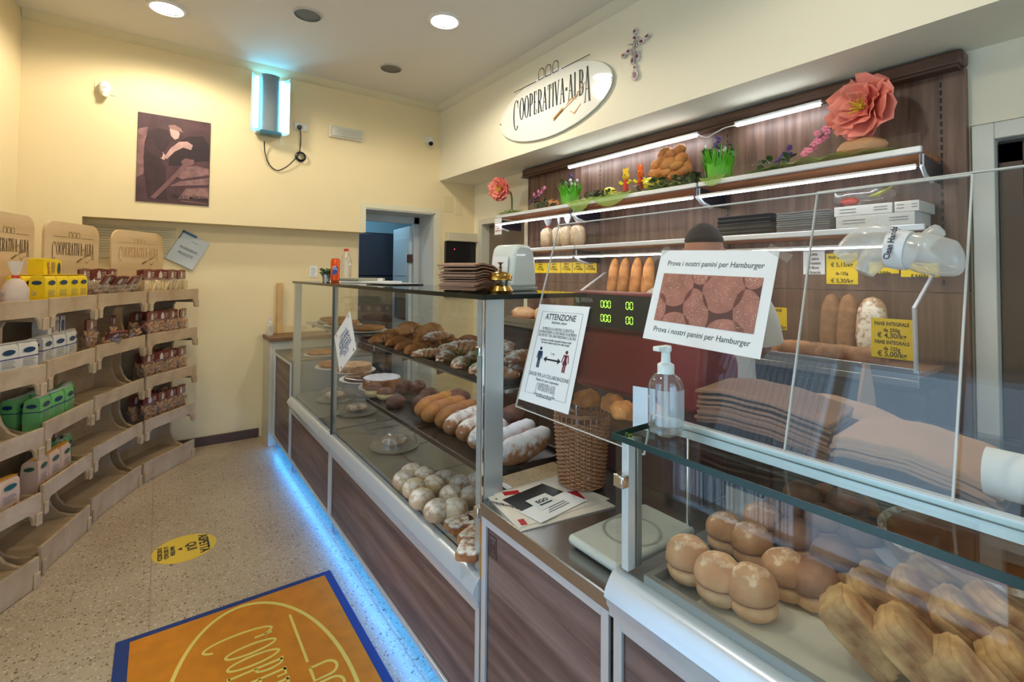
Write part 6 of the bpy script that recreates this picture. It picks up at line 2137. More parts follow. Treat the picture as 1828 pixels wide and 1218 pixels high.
# ivy, small flowers and tulle
for px, pz, n, w, lab in ((1072, 0, 60, 0.12, 'ivy sprig around the farther yellow-green egg'), (1190, 0, 110, 0.22, 'ivy spray in front of the braided loaf'), (1230, 0, 50, 0.10, 'dark ivy leaves beside the second grass pot'),
                          (975, 0, 40, 0.10, 'green foliage at the foot of the round loaf'), (1385, 0, 30, 0.10, 'leafy sprig near the pink blossom twig')):
    p = at(px, 335, x=2.57)
    m = MB(); leafy(m, (0, 0, 0.012), (0.05, w, 0.06), n, 0.021, random.Random(px))
    o = m.build('ivy_sprig', GREEN, smooth=False)
    o.location = (2.57, p.y, ZS); tag(o, lab, 'foliage')
def blossoms(label, px0, py0, px1, py1, col, n, x=2.57):
    a, b = at(px0, py0, x=x), at(px1, py1, x=x)
    t = thing('blossom_twig', label, 'flowers', (x, a.y, a.z))
    d = b - a
    rnd = random.Random(n)
    m = MB(); m.tube([(0, 0, 0), tuple(d * 0.5 + Vector((0, 0, 0.01))), tuple(d)], 0.003, 6); m.build('twig', mat('twig_brown', (86, 62, 44), 0.7), t)
    m = MB()
    for k in range(n):
        c = d * (k / n) + Vector((rnd.uniform(-0.02, 0.02), rnd.uniform(-0.02, 0.02), rnd.uniform(-0.015, 0.02)))
        for j in range(5):
            aa = 2 * PI * j / 5
            m.blob((c.x + 0.002 * math.sin(aa * 2), c.y + 0.009 * math.cos(aa), c.z + 0.009 * math.sin(aa)), (0.004, 0.008, 0.008), 8, 6)
    m.build('blossom', mat('b_' + label.split()[0], col, 0.6), t)
blossoms('pink blossom twig leaning beside the huge flower', 1435, 275, 1485, 228, (226, 130, 156), 16)
blossoms('rosy blossom twig at the far end near the round loaf', 955, 352, 975, 332, (206, 120, 160), 10)
blossoms('purple flower cluster between ivy and pink twig', 1395, 285, 1410, 270, (70, 44, 104), 8)
blossoms('dark violet flowers at the far end of the shelf', 945, 362, 960, 352, (74, 50, 84), 6)
p = at(983, 342, x=2.64)
P_RL2 = lump_maker(CRUST_GOLD, (0.06, 0.075, 0.055), 'round_roll', 'bread', amp=0.1)
P_RL2.put((2.66, p.y, ZS), (0, 0, 0), 'round golden roll behind the rosy blossom twig')
for i, (y0, y1, drop_) in enumerate(((0.70, 1.35, 0.0), (1.68, 2.0, 0.0), (2.1, 2.5, 0.09), (2.45, 2.75, 0.10), (1.45, 1.62, 0.06), (3.35, 3.68, 0.0))):
    m = MB(); v, fs = [], []
    NN, MM = 16, 8
    rnd = random.Random(i)
    for a in range(NN + 1):
        for b in range(MM + 1):
            y = y0 + (y1 - y0) * a / NN
            s = b / MM
            env = math.sin(PI * a / NN)
            x = 2.70 - 0.215 * s
            z = 0.006 + 0.03 * (0.5 + 0.5 * math.sin(a * 1.9 + b * 1.3 + i)) * env
            if drop_ and s > 0.85:
                x = 2.512 - 0.03 * (s - 0.85) / 0.15
                z = 0.02 - drop_ * env * (s - 0.85) / 0.15
                x = 2.488 if s > 0.95 else 2.495
            v.append((x, y, ZS + max(z, -0.2)))
    for a in range(NN):
        for b in range(MM):
            q = a * (MM + 1) + b
            fs.append((q, q + 1, q + MM + 2, q + MM + 1))
    m.add(v, fs)
    o = m.build('tulle_swag', TULLE, ang=80)
    tag(o, ('green tulle spread under the huge pink flower', 'green tulle in front of the braided loaf', 'green tulle hanging over shelf edge near the felt figures', 'green tulle hanging at first shelf joint', 'green tulle at the second grass pot foot', 'green tulle under the far pink flower')[i], 'fabric')

# ================================================================== on the tall case
def rest(px, py, z=ZC):
    return at(px, py, z=z)
ZT = ZC + 0.0008
p = rest(598, 503)
t = thing('drink_can', 'orange drink can with blue and white label on the far case', 'can', (p.x, p.y, ZT))
m = MB(); m.lathe([(0.024, 0.0), (0.031, 0.008), (0.031, 0.150), (0.026, 0.160)], 28); m.build('can_body', mat('can_orange', (224, 82, 14), 0.25, 0.4), t)
m = MB(); m.lathe([(0.0, 0.1605), (0.025, 0.1605), (0.027, 0.164), (0.025, 0.164)], 24); m.build('can_lid', ALU, t)
m = MB(); m.M = frame((-0.012, -0.0305, 0.08), (1, -0.3, 0), (0.1, 0, 1))
m.flat([(-0.018, -0.035), (0.016, -0.02), (0.022, 0.03), (-0.010, 0.02)], 0); m.build('label_swoosh', mat('can_blue', (30, 80, 180), 0.3), t)
m = MB(); m.M = frame((-0.012, -0.0318, 0.085), (1, -0.3, 0), (0.1, 0, 1)); m.text('iTL', 0.034, None, 0.7, bold=0.001); m.build('lettering', WHITE, t)
p = rest(607, 504)
t = thing('water_bottle', 'clear ribbed plastic bottle with red cap beside the orange can', 'bottle', (p.x + 0.02, p.y - 0.06, ZT))
m = MB()
pr = [(0.0, 0.002), (0.028, 0.0), (0.033, 0.01)]
for k in range(5): pr += [(0.033, 0.02 + 0.022 * k), (0.030, 0.031 + 0.022 * k)]
pr += [(0.033, 0.135), (0.028, 0.165), (0.014, 0.195), (0.013, 0.205)]
m.lathe(pr, 26); m.build('bottle_body', mat_glass('ribbed_bottle', (0.95, 0.95, 0.95), film=0.10, film_col=(0.8, 0.7, 0.65), gain=2.5), t)
m = MB(); m.lathe([(0.015, 0.206), (0.015, 0.222), (0.0, 0.223)], 18); m.build('cap', mat('cap_red', (214, 24, 30), 0.35), t)
p = rest(566, 500)
t = thing('small_plant', 'tiny green plant in crinkled foil pot at the far case end', 'plant', (1.0, 3.72, ZT))
m = MB(); m.lathe([(0.0, 0.0), (0.026, 0.0), (0.034, 0.05), (0.030, 0.05), (0.0, 0.04)], 11); m.build('foil_pot', CHROME, t, smooth=False)
m = MB(); leafy(m, (0, 0, 0.05), (0.04, 0.04, 0.04), 50, 0.016, random.Random(4)); m.build('leaves', GREEN, t, smooth=False)
p = rest(655, 500)
t = thing('notepad', 'open grey folder with papers lying on far case top', 'folder', (1.10, 3.05, ZT), 0.4)
m = MB(); m.box(-0.12, -0.15, 0, 0.12, 0.15, 0.012); m.build('papers', PAPER, t, bevel=0.002)
m = MB(); m.box(-0.125, -0.02, 0.0125, 0.10, 0.16, 0.030); m.build('cover', mat('folder_olive', (150, 150, 130), 0.4), t, bevel=0.004)
m = MB(); m.tube([(-0.05, -0.12, 0.022), (0.03, -0.06, 0.022)], 0.009, 10); m.build('rolled_slip', WHITE, t)
t = thing('clipboard', 'flat dark tray with a pale sheet beside the folder', 'clipboard', (1.05, 2.55, ZT), 0.1)
m = MB(); m.box(-0.10, -0.14, 0, 0.10, 0.14, 0.006); m.build('board', mat('board_dark', (50, 52, 54), 0.4), t, bevel=0.002)
m = MB(); m.box(-0.085, -0.12, 0.0062, 0.085, 0.11, 0.0085); m.build('sheet', mat('sheet_grey', (200, 204, 204), 0.5), t)
# kraft bag stacks
def kraft_sheet(L, W, th, curl, seed):
    m = MB(); rnd = random.Random(seed)
    v, fs = [], []
    N, K = 10, 4
    for s in (0, 1):
        for i in range(N + 1):
            for j in range(K + 1):
                x = (i / N - 0.5) * L
                y = (j / K - 0.5) * W
                z = curl * (4 * (i / N - 0.30) ** 2) * -0.05 + 0.0015 * math.sin(i * 1.7 + seed) + s * th
                v.append((x + (0.004 if (i == N and j % 2) else 0), y, z + curl * 0.018))
    q = (N + 1) * (K + 1)
    for i in range(N):
        for j in range(K):
            a = i * (K + 1) + j
            fs.append((q + a, q + a + K + 1, q + a + K + 2, q + a + 1))
            fs.append((a, a + 1, a + K + 2, a + K + 1))
    for i in range(N):
        for e in (0, K):
            a, b = i * (K + 1) + e, (i + 1) * (K + 1) + e
            fs.append((a, b, q + b, q + a) if e == 0 else (b, a, q + a, q + b))
    for j in range(K):
        for e in (0, N):
            a, b = e * (K + 1) + j, e * (K + 1) + j + 1
            fs.append((b, a, q + a, q + b) if e == 0 else (a, b, q + b, q + a))
    m.add(v, fs)
    return m
def kraft_stack(n, loc, rz, L, W, th, label, group, curl=0.25, mt=KRAFT, jit=0.006):
    first = None
    rnd = random.Random(n)
    for k in range(n):
        if first is None:
            first = tag(kraft_sheet(L, W, th * 0.8, curl, n).build('paper_bag', mt, ang=30), label, 'paper bag', group)
            o = first
        else:
            o = first.copy(); COL.objects.link(o)
        o.location = (loc[0] + rnd.uniform(-jit, jit), loc[1] + rnd.uniform(-jit, jit), loc[2] + k * th * (1 + 0.12 * math.sin(k)))
        o.rotation_euler = (0, 0, rz + rnd.uniform(-0.03, 0.03))
p = rest(822, 519)
kraft_stack(16, (0.935, 1.53, ZT + 0.006), R(28), 0.22, 0.15, 0.0052, 'brown kraft paper bag in the stack beside the brass bell', 'kraft bags stacked on the tall case', 0.35, KRAFT_D, 0.006)
# napkin dispenser
p = rest(908, 519)
t = thing('napkin_dispenser', 'rounded white napkin dispenser behind the brass bell', 'dispenser', (p.x + 0.02, p.y, ZT), R(18))
P_ = [(-0.085, 0.0), (0.085, 0.0), (0.085, 0.02), (0.072, 0.115), (0.060, 0.145), (0.035, 0.163), (-0.035, 0.163), (-0.055, 0.150), (-0.066, 0.12), (-0.083, 0.02)]
m = MB(); m.prism([(a, b + 0.012) for a, b in P_], -0.055, 0.055, 'y'); m.build('body', mat('dispenser_white', (214, 220, 212), 0.3, coat=0.3), t, bevel=0.012)
m = MB(); m.box(-0.088, -0.058, 0, 0.088, 0.058, 0.014); m.build('base', mat('dispenser_base', (150, 156, 150), 0.4), t, bevel=0.004)
m = MB()
m.add([(-0.0905, -0.038, 0.035), (-0.0905, 0.038, 0.035), (-0.076, 0.034, 0.128), (-0.076, -0.034, 0.128)], [(0, 3, 2, 1)])
m.add([(-0.0945, -0.038, 0.035), (-0.0945, 0.038, 0.035), (-0.080, 0.034, 0.128), (-0.080, -0.034, 0.128)], [(0, 1, 2, 3)])
m.add([(-0.0905, -0.038, 0.035), (-0.0905, 0.038, 0.035), (-0.076, 0.034, 0.128), (-0.076, -0.034, 0.128), (-0.0945, -0.038, 0.035), (-0.0945, 0.038, 0.035), (-0.080, 0.034, 0.128), (-0.080, -0.034, 0.128)], [(0, 4, 7, 3), (1, 2, 6, 5), (2, 3, 7, 6), (0, 1, 5, 4)])
m.build('napkins', PAPER, t, smooth=False)
p = rest(893, 522)
t = thing('service_bell', 'brass counter bell with plunger on two tiers', 'bell', (p.x, p.y, ZT))
m = MB(); m.lathe([(0.0, 0.0), (0.044, 0.0), (0.046, 0.006), (0.040, 0.014), (0.034, 0.022), (0.014, 0.024), (0.012, 0.030), (0.0, 0.030)], 36); m.build('base', BRASS, t)
m = MB(); m.lathe([(0.040, 0.040), (0.043, 0.042), (0.042, 0.056), (0.034, 0.066), (0.012, 0.072), (0.0, 0.073), (0.0, 0.068), (0.03, 0.062), (0.038, 0.054), (0.040, 0.040)], 36); m.build('dome', BRASS, t)
for a in (0, 120, 240):
    m = MB(); m.tube([(0.025 * math.cos(R(a)), 0.025 * math.sin(R(a)), 0.022), (0.028 * math.cos(R(a)), 0.028 * math.sin(R(a)), 0.046)], 0.004, 8); m.build('pillar', mat('bell_dark', (70, 56, 40), 0.3, 0.8), t)
m = MB(); m.lathe([(0.005, 0.072), (0.004, 0.082), (0.006, 0.086), (0.003, 0.092), (0.005, 0.098), (0.010, 0.100), (0.010, 0.103), (0.0, 0.104)], 18); m.build('plunger', mat('bell_plunger', (110, 84, 54), 0.3, 0.9), t)

# ------------------------------------------------------------------ on the service counter
ZM = 0.7755
def sheet_px(corners, z, mt, name, label, cat, th=0.0016):
    P = [at(a, b, z=z) for a, b in corners]
    c = sum(P, Vector()) / len(P)
    t = thing(name, label, cat, (c.x, c.y, z))
    m = MB(); m.prism([((q - c).x, (q - c).y) for q in P][::-1], 0, th); m.build('sheet', mt, t, smooth=False)
    return t, P, c
def marks(t, P, c, th, items, mt, name='printed_marks'):
    """items: quads in 0..1 sheet coordinates (corner 0 = origin, 1 = u, 3 = v)"""
    m = MB()
    U, V = P[1] - P[0], P[3] - P[0]
    for q in items:
        pts = []
        for u, v in q:
            w = P[0] + U * u + V * v - c
            pts.append((w.x, w.y))
        ar = sum(pts[i][0] * pts[(i + 1) % len(pts)][1] - pts[(i + 1) % len(pts)][0] * pts[i][1] for i in range(len(pts)))
        if ar < 0: pts = pts[::-1]
        m.prism(pts, th + 0.0002, th + 0.0007)
    return m.build(name, mt, t, smooth=False)
RQ = lambda a, b, c, d: [(a, b), (c, b), (c, d), (a, d)]
FLY = mat('flyer_paper', (226, 218, 204), 0.5, var=0.05)
RED = mat('flyer_red', (176, 30, 34), 0.5)
t, P, c = sheet_px([(868, 886), (1000, 850), (1098, 905), (930, 950)], ZM + 0.0002, FLY, 'flyer', 'lowest promotional flyer of the spread under the black card', 'flyer', 0.003)
marks(t, P, c, 0.003, [RQ(0.05, 0.15, 0.16, 0.19), RQ(0.88, 0.55, 0.95, 0.75)], mat('flyer_green', (60, 90, 70), 0.5))
t, P, c = sheet_px([(880, 880), (1015, 862), (1088, 892), (925, 945)], ZM + 0.0034, FLY, 'flyer', 'promotional flyer printed with red price blocks, second layer', 'flyer', 0.003)
marks(t, P, c, 0.003, [RQ(0.10, 0.05, 0.30, 0.16), RQ(0.52, 0.02, 0.62, 0.08), RQ(0.82, 0.30, 0.98, 0.55), RQ(0.05, 0.82, 0.12, 0.96)], RED)
m = MB(); m.M = Matrix.Translation(((P[0] + (P[3] - P[0]) * 0.45 + (P[1] - P[0]) * 0.03 - c).x, (P[0] + (P[3] - P[0]) * 0.45 + (P[1] - P[0]) * 0.03 - c).y, 0.0032)) @ Matrix.Rotation(R(-62), 4, 'Z')
m.text('CONTRATTO DEL', 0.014, None, 0.9, bold=0.0005); m.build('lettering', INK, t)
t, P, c = sheet_px([(897, 893), (968, 864), (1020, 884), (958, 928)], ZM + 0.0070, mat('card_black', (30, 32, 32), 0.4), 'leaflet', 'black leaflet lying across the promotional flyers', 'leaflet', 0.001)
t, P, c = sheet_px([(928, 915), (1008, 878), (1048, 894), (966, 934)], ZM + 0.0086, PAPER, 'leaflet', 'white leaflet with a small printed line beside the basket', 'leaflet', 0.001)
marks(t, P, c, 0.001, [RQ(0.30 + 0.05 * k, 0.70 - 0.12 * k, 0.75, 0.74 - 0.12 * k) for k in range(3)], INKG)
t, P, c = sheet_px([(938, 895), (973, 881), (1003, 895), (967, 912)], ZM + 0.0102, mat('card_white', (226, 230, 226), 0.4), 'business_card', 'white card with dark EGO logo on top of the leaflets', 'card', 0.001)
marks(t, P, c, 0.001, [RQ(0.20, 0.62, 0.80, 0.72)], mat('card_teal', (30, 70, 76), 0.5))
m = MB(); q = P[0] + (P[1] - P[0]) * 0.5 + (P[3] - P[0]) * 0.52 - c
u = (P[1] - P[0]); m.M = Matrix.Translation((q.x, q.y, 0.0012)) @ Matrix.Rotation(math.atan2(u.y, u.x), 4, 'Z'); m.text('EGO', 0.022, None, 1.0, bold=0.0006); m.build('lettering', INK, t)
# wicker basket
p = at(1038, 866, z=ZM)
t = thing('wicker_basket', 'tall round wicker basket with shiny rim on the steel counter', 'basket', (p.x, p.y, ZM + 0.0105))
H_, RB, RT = 0.232, 0.070, 0.088
NS = 28
WICK = mat('wicker', (172, 122, 86), 0.45, coat=0.3, var=0.2, vscale=60)
m = MB()
for r_ in range(33):
    z = 0.006 + r_ * (H_ - 0.035) / 32
    rr = RB + (RT - RB) * z / H_
    N = NS * 4
    m.tube([((rr + 0.0042 * math.cos(PI * (i / 4 * 1.0) + PI * r_)) * math.cos(2 * PI * i / N), (rr + 0.0042 * math.cos(PI * (i / 4 * 1.0) + PI * r_)) * math.sin(2 * PI * i / N), z) for i in range(N)], 0.0026, 5, closed=True)
m.build('woven_side', WICK, t)
m = MB()
for k in range(NS):
    a = 2 * PI * k / NS
    m.tube([(RB * math.cos(a), RB * math.sin(a), 0.002), (RT * math.cos(a), RT * math.sin(a), H_)], 0.0017, 5)
m.build('stake', WICK, t)['kind'] = 'stuff'
m = MB()
for zz in (H_, H_ - 0.006):
    rr = RB + (RT - RB) * zz / H_
    m.tube([(rr * math.cos(2 * PI * i / 64), rr * math.sin(2 * PI * i / 64), zz) for i in range(64)], 0.0032, 6, closed=True)
m.build('rim', mat('rim_shiny', (170, 130, 104), 0.15, 0.5), t)
m = MB(); m.lathe([(0.0, 0.0), (RB, 0.0), (RB, 0.003), (0.0, 0.003)], 28); m.build('basket_bottom', WICK, t)
# pale platter of the counter scale
p = at(1015, 962, z=0.80)
t = thing('scale_platter', 'pale grey weighing platter on the steel counter beside the low case', 'scale', (0, 0, 0))
m = MB(); m.box(p.x + 0.005, 0.745, ZM + 0.006, p.x + 0.30, 0.91, ZM + 0.030); m.build('platter', mat('platter_grey', (186, 192, 184), 0.35), t, bevel=0.010)
m = MB(); m.lathe([(0.070, ZM + 0.0302), (0.074, ZM + 0.0312), (0.070, ZM + 0.0318), (0.066, ZM + 0.0306)], 40, c=(p.x + 0.15, 0.828, 0), cap=False); m.build('ring_mark', mat('platter_mark', (150, 156, 150), 0.4), t)
m = MB()
for dx in (0.03, 0.27):
    for y in (0.765, 0.89): m.lathe([(0.012, 0.0), (0.012, 0.0065)], 12, c=(p.x + dx, y, ZM))
m.build('foot', BLACK, t)

# ------------------------------------------------------------------ till scale
BURG = mat('burgundy_plastic', (122, 16, 30), 0.45)
t = thing('till_scale', 'burgundy shop scale with a dark green-digit display', 'scale', (0, 0, 0))
XS_ = 1.25
a, b = at(1022, 521, x=XS_), at(1296, 530, x=XS_)
ya, yb, zt = a.y, b.y - 0.02, 1.392
m = MB(); m.box(XS_, yb, 1.262, XS_ + 0.075, ya, zt); m.build('display_housing', BURG, t, bevel=0.008)
m = MB(); m.box(XS_ - 0.003, yb + 0.012, 1.270, XS_ - 0.0002, ya - 0.015, zt - 0.010); m.build('display_window', mat('display_black', (20, 34, 36), 0.45), t, smooth=False)
m = MB(); m.prism([(XS_ + 0.012, 1.261), (XS_ - 0.015, 1.10), (XS_ - 0.01, 1.05), (XS_ + 0.20, 1.05), (XS_ + 0.20, 1.20), (XS_ + 0.09, 1.261)], yb + 0.09, ya - 0.02, 'y')
m.build('body', BURG, t, bevel=0.02)
m = MB(); m.box(XS_ + 0.03, yb + 0.12, ZM, XS_ + 0.17, ya - 0.06, 1.049); m.build('pedestal', mat('pedestal_dark', (70, 40, 40), 0.4), t, bevel=0.006)
m = MB(); m.M = frame((XS_ - 0.0035, 0, 0), (0, -1, 0), (0, 0, 1))
DIG = mat_emit('digits_green', (0.45, 1.0, 0.08), 2.2)
W_ = ya - yb
def sevenseg(mb, s, x, y, h):
    segs = {'0': 'abcdef', '8': 'abcdefg'}
    w = h * 0.5
    q = {'a': ((0, h), (w, h)), 'b': ((w, h), (w, h / 2)), 'c': ((w, h / 2), (w, 0)), 'd': ((0, 0), (w, 0)), 'e': ((0, 0), (0, h / 2)), 'f': ((0, h / 2), (0, h)), 'g': ((0, h / 2), (w, h / 2))}
    for ch in s:
        if ch == '.':
            mb.ribbon([(x - h * 0.14, y), (x - h * 0.08, y)], h * 0.09, 0.0004); continue
        for k in segs[ch]:
            (x0, y0), (x1, y1) = q[k]
            dx, dy = (x1 - x0) * 0.12, (y1 - y0) * 0.12
            mb.ribbon([(x + x0 + dx, y + y0 + dy), (x + x1 - dx, y + y1 - dy)], h * 0.10, 0.0004)
        x += h * 0.72
for zz in (1.338, 1.290):
    sevenseg(m, '000', -(ya - 0.235 * W_), zz, 0.023)
    sevenseg(m, '00', -(ya - 0.415 * W_), zz, 0.023)
m.build('digits', DIG, t, smooth=False)
m = MB(); m.M = frame((XS_ - 0.0035, 0, 0), (0, -1, 0), (0, 0, 1))
m.text('SIREMA', 0.022, Matrix.Translation((-(ya - 0.125 * W_), 1.352, 0)), 0.85, bold=0.0002)
m.text('Forever', 0.018, Matrix.Translation((-(ya - 0.125 * W_), 1.328, 0)), 0.9, shear=0.3)
for k in range(2): m.ribbon([(-(ya - 0.035 * W_) + 0.010 * k, 1.368), (-(ya - 0.035 * W_) + 0.010 * k + 0.008, 1.348)], 0.006, 0.0004)
m.build('lettering', mat('display_print', (150, 160, 160), 0.5), t)
# small glass shelf with pastries by the scale
t = thing('counter_shelf', 'clear shelf holding small pastries in front of the scale', 'shelf', (0, 0, 0))
m = MB(); m.box(1.00, 0.745, 1.042, 1.17, 1.19, 1.047); m.build('shelf_glass', GLASS, t, smooth=False)
for y in (0.76, 1.175):
    m = MB(); m.tube([(1.12, y, ZM + 0.0), (1.12, y, 1.0415)], 0.006, 10); m.build('support_post', CHROME, t)
for i, (x, y) in enumerate(((1.08, 1.09), (1.10, 1.00), (1.07, 0.93), (1.11, 0.86))):
    P_GLD.put((x, y, 1.0475), (0, 0, i), f'small golden pastry on the clear shelf by the scale, {ORD[i]}', 'small pastries by the scale', 0.8)
m = MB(); m.box(-0.001, -0.03, 0, 0.001, 0.03, 0.11)
o = m.build('steel_divider', STEEL); o.location = (1.03, 0.83, 1.0475); o.rotation_euler = (0, 0, 0.3)
tag(o, 'upright steel divider plate in front of the burgundy scale', 'divider')

# ------------------------------------------------------------------ on the low case
p = at(1184, 762, z=ZR)
t = thing('sanitiser_bottle', 'clear pump bottle of hand sanitiser standing on the low case', 'bottle', (0.885, 0.655, ZR + 0.0006))
m = MB(); m.lathe([(0.0, 0.003), (0.030, 0.0), (0.036, 0.004), (0.037, 0.015), (0.037, 0.095), (0.034, 0.110), (0.026, 0.122), (0.0155, 0.129), (0.015, 0.135)], 36, cap=False); m.build('bottle_body', mat_glass('bottle_clear', (0.93, 0.96, 0.97), film=0.035, film_col=(0.8, 0.9, 1), gain=3.0), t)
m = MB(); m.lathe([(0.0, 0.005), (0.0345, 0.006), (0.0345, 0.020), (0.0, 0.020)], 32); m.build('gel', mat_glass('gel', (0.92, 0.93, 0.92), film=0.12, film_col=(0.8, 0.8, 0.78), gain=2), t)
m = MB(); m.lathe([(0.0175, 0.126), (0.0175, 0.146), (0.010, 0.150), (0.009, 0.172), (0.012, 0.174), (0.012, 0.184), (0.0, 0.186)], 24); m.box(-0.034, -0.008, 0.176, 0.010, 0.008, 0.186); m.build('pump_head', mat('pump_white', (226, 236, 232), 0.35), t, bevel=0.002)
m = MB(); m.tube([(0, 0, 0.130), (0.002, 0, 0.012)], 0.0042, 8); m.build('dip_tube', mat_glass('dip', (0.9, 0.9, 0.9), film=0.3), t)
m = MB()
v, fs = [], []
for i in range(13):
    a = R(190 + i * 10)
    for z in (0.022, 0.096): v.append((0.0376 * math.cos(a), 0.0376 * math.sin(a), z))
for i in range(12): fs.append((2 * i, 2 * i + 2, 2 * i + 3, 2 * i + 1))
m.add(v, fs); m.build('label', mat_glass('bottle_label', (0.9, 0.95, 0.97), film=0.35, film_col=(0.8, 0.9, 0.95), gain=0.5), t)
# kraft bags on the rear top of the low case
ZRR = ZR + 0.0006
p = at(1345, 745, z=1.15)
kraft_stack(10, (1.115, 0.545, ZRR + 0.004), R(-82), 0.26, 0.19, 0.0072, 'brown kraft bag in the taller-folded stack behind the paper notice', 'kraft bags behind the notice', 0.3, KRAFT_D, 0.005)
p = at(1600, 800, z=1.15)
kraft_stack(6, (1.13, 0.285, ZRR + 0.004), R(-86), 0.22, 0.22, 0.0072, 'brown kraft bag in the wide stack near the paper roll', 'kraft bags near the paper roll', 0.3, KRAFT, 0.004)
p = at(1440, 722, z=1.17)
kraft_stack(2, (1.33, 0.47, ZRR + 0.004), R(-80), 0.26, 0.17, 0.012, 'loose kraft bag lying behind the two bag stacks', 'loose kraft bags', 0.45, KRAFT, 0.01)
t = thing('paper_roll', 'thick white paper roll lying at the near end of the rail', 'paper roll', (1.05, 0.135, ZR + 0.0375), 0)
m = MB(); m.tube([(0, 0.05, 0), (0, -0.35, 0)], 0.036, 36); m.build('roll', mat('roll_white', (228, 232, 230), 0.6), t)
m = MB(); m.tube([(0, 0.052, 0), (0, 0.0505, 0)], 0.016, 16); m.build('core', KRAFT, t)
t = thing('upright_bag', 'single kraft bag standing upright against the panel edge', 'paper bag', (1.62, 0.53, 1.0))
m = MB(); m.prism([(-0.075, 0.0), (0.075, 0.0), (0.055, 0.12), (0.02, 0.20), (-0.01, 0.21), (-0.05, 0.12)], -0.004, 0.004, 'y'); m.build('bag', KRAFT, t, bevel=0.001)
t = thing('back_worktop', 'dark work surface behind the low case carrying the upright bag', 'worktop', (0, 0, 0))
m = MB(); m.box(1.49, -0.9, 0.965, 1.75, 0.68, 0.999); m.build('top', mat('worktop_dark', (66, 56, 54), 0.35), t, bevel=0.003)
m = MB(); m.box(1.50, -0.89, 0.0, 1.74, 0.67, 0.964); m.build('carcass', mat('rear_dark', (70, 60, 56), 0.4), t, smooth=False)

# ------------------------------------------------------------------ acrylic sneeze guards
GX, GK = 0.938, 0.30
GO = Vector((GX, 0, ZR))
gy = Vector((GK, 0, 1)).normalized()
GM = frame(GO, (0, -1, 0), tuple(gy))
gn = Vector((GM[0][2], GM[1][2], GM[2][2]))
def gpt(px, py, off=0.0):
    d = CM.transposed() @ Vector(((px - CX) / F_PX, (CY - py) / F_PX, 1.0))
    o = GO + gn * off
    s = (o - EYE).dot(gn) / d.dot(gn)
    return EYE + d * s
def guv(p):
    q = GM.inverted() @ p
    return (q.x, q.y)
u0 = guv(gpt(1000, 402)); u1 = guv(gpt(1828, 290)); u2 = guv(gpt(1736, 325)); u3 = guv(gpt(1457, 330))
vt = u0[1]
YL = -1.232
def guard(label, poly, off):
    t = thing('sneeze_guard', label, 'sneeze guard', (0, 0, 0))
    m = MB(); m.M = GM; m.prism(poly, off, off + 0.004); m.build('sheet', PLEXI, t, smooth=False)
    n = len(poly)
    cx = sum(a for a, b in poly) / n; cy = sum(b for a, b in poly) / n
    for i in range(n):
        m = MB(); m.M = GM
        a, b = Vector(poly[i]), Vector(poly[(i + 1) % n])
        m.ribbon([tuple(a), tuple(b)], 0.0028, 0.0048)
        m.v = [q + gn * (off - 0.0004) for q in m.v]
        m.build('polished_edge', PLEXI_EDGE, t, smooth=False)
    return t
guard('larger clear acrylic sneeze guard carrying the paper notices', [(YL, -0.08), (-0.735, -0.08), (-0.735, 0.013), (u2[0], 0.013), (u2[0], vt + 0.004), (YL, vt)], 0.0)
guard('second clear acrylic sneeze guard overlapping the first near the gloves', [(u3[0], 0.013), (0.9, 0.013), (0.9, u1[1] + 0.01), (u3[0], u1[1] - 0.005)], -0.012)
m = MB()
for y in (1.18, 0.78):
    m.box(GX - 0.02, y - 0.01, 0, GX - 0.012, y + 0.01, 0.01)
def sign_frame(c, off=0.006):
    tl, tr, bl = (gpt(*q, off) for q in c)
    xd = (tr - tl)
    return frame(tl, xd, bl - tl if False else (tl - bl)), xd.length, (tl - bl).length
# notice 1: hamburger buns
Mx, w, h = sign_frame(((1182, 447), (1392, 447), (1148, 594)), 0.008)
t = thing('paper_notice', 'landscape notice Prova i nostri panini per Hamburger with bun photo', 'notice', tuple(Mx.translation))
L_ = Matrix.Translation(-Mx.translation) @ Mx
m = MB(); m.M = L_; m.box(0, -h * 1.06, -0.0008, w, 0, 0.0); m.build('sheet', PAPER, t, smooth=False)
h *= 1.06
m = MB(); m.M = L_ @ Matrix.Translation((w / 2, -h * 0.175, 0.0003)); m.text('Prova i nostri panini per Hamburger', w * 0.064, None, 0.88, shear=0.10, ext=0.0003)
m.M = L_ @ Matrix.Translation((w / 2, -h * 0.905, 0.0003)); m.text('Prova i nostri panini per Hamburger', w * 0.064, None, 0.88, shear=0.10, ext=0.0003)
m.build('lettering', mat('notice_ink', (70, 74, 78), 0.6), t)
x0, x1, y0, y1 = w * 0.075, w * 0.925, -h * 0.265, -h * 0.79
m = MB(); m.M = L_; m.flat([(x0, y1), (x1, y1), (x1, y0), (x0, y0)], 0.0002, 0.0003); pict = m.build('bun_photo', mat('photo_shadow', (92, 56, 52), 0.4), t, smooth=False)
m = MB(); m.M = L_
ms = MB(); ms.M = L_
rnd = random.Random(9)
pw, ph = x1 - x0, y0 - y1
def clipd(a, b): return (min(max(a, x0), x1), min(max(b, y1), y0))
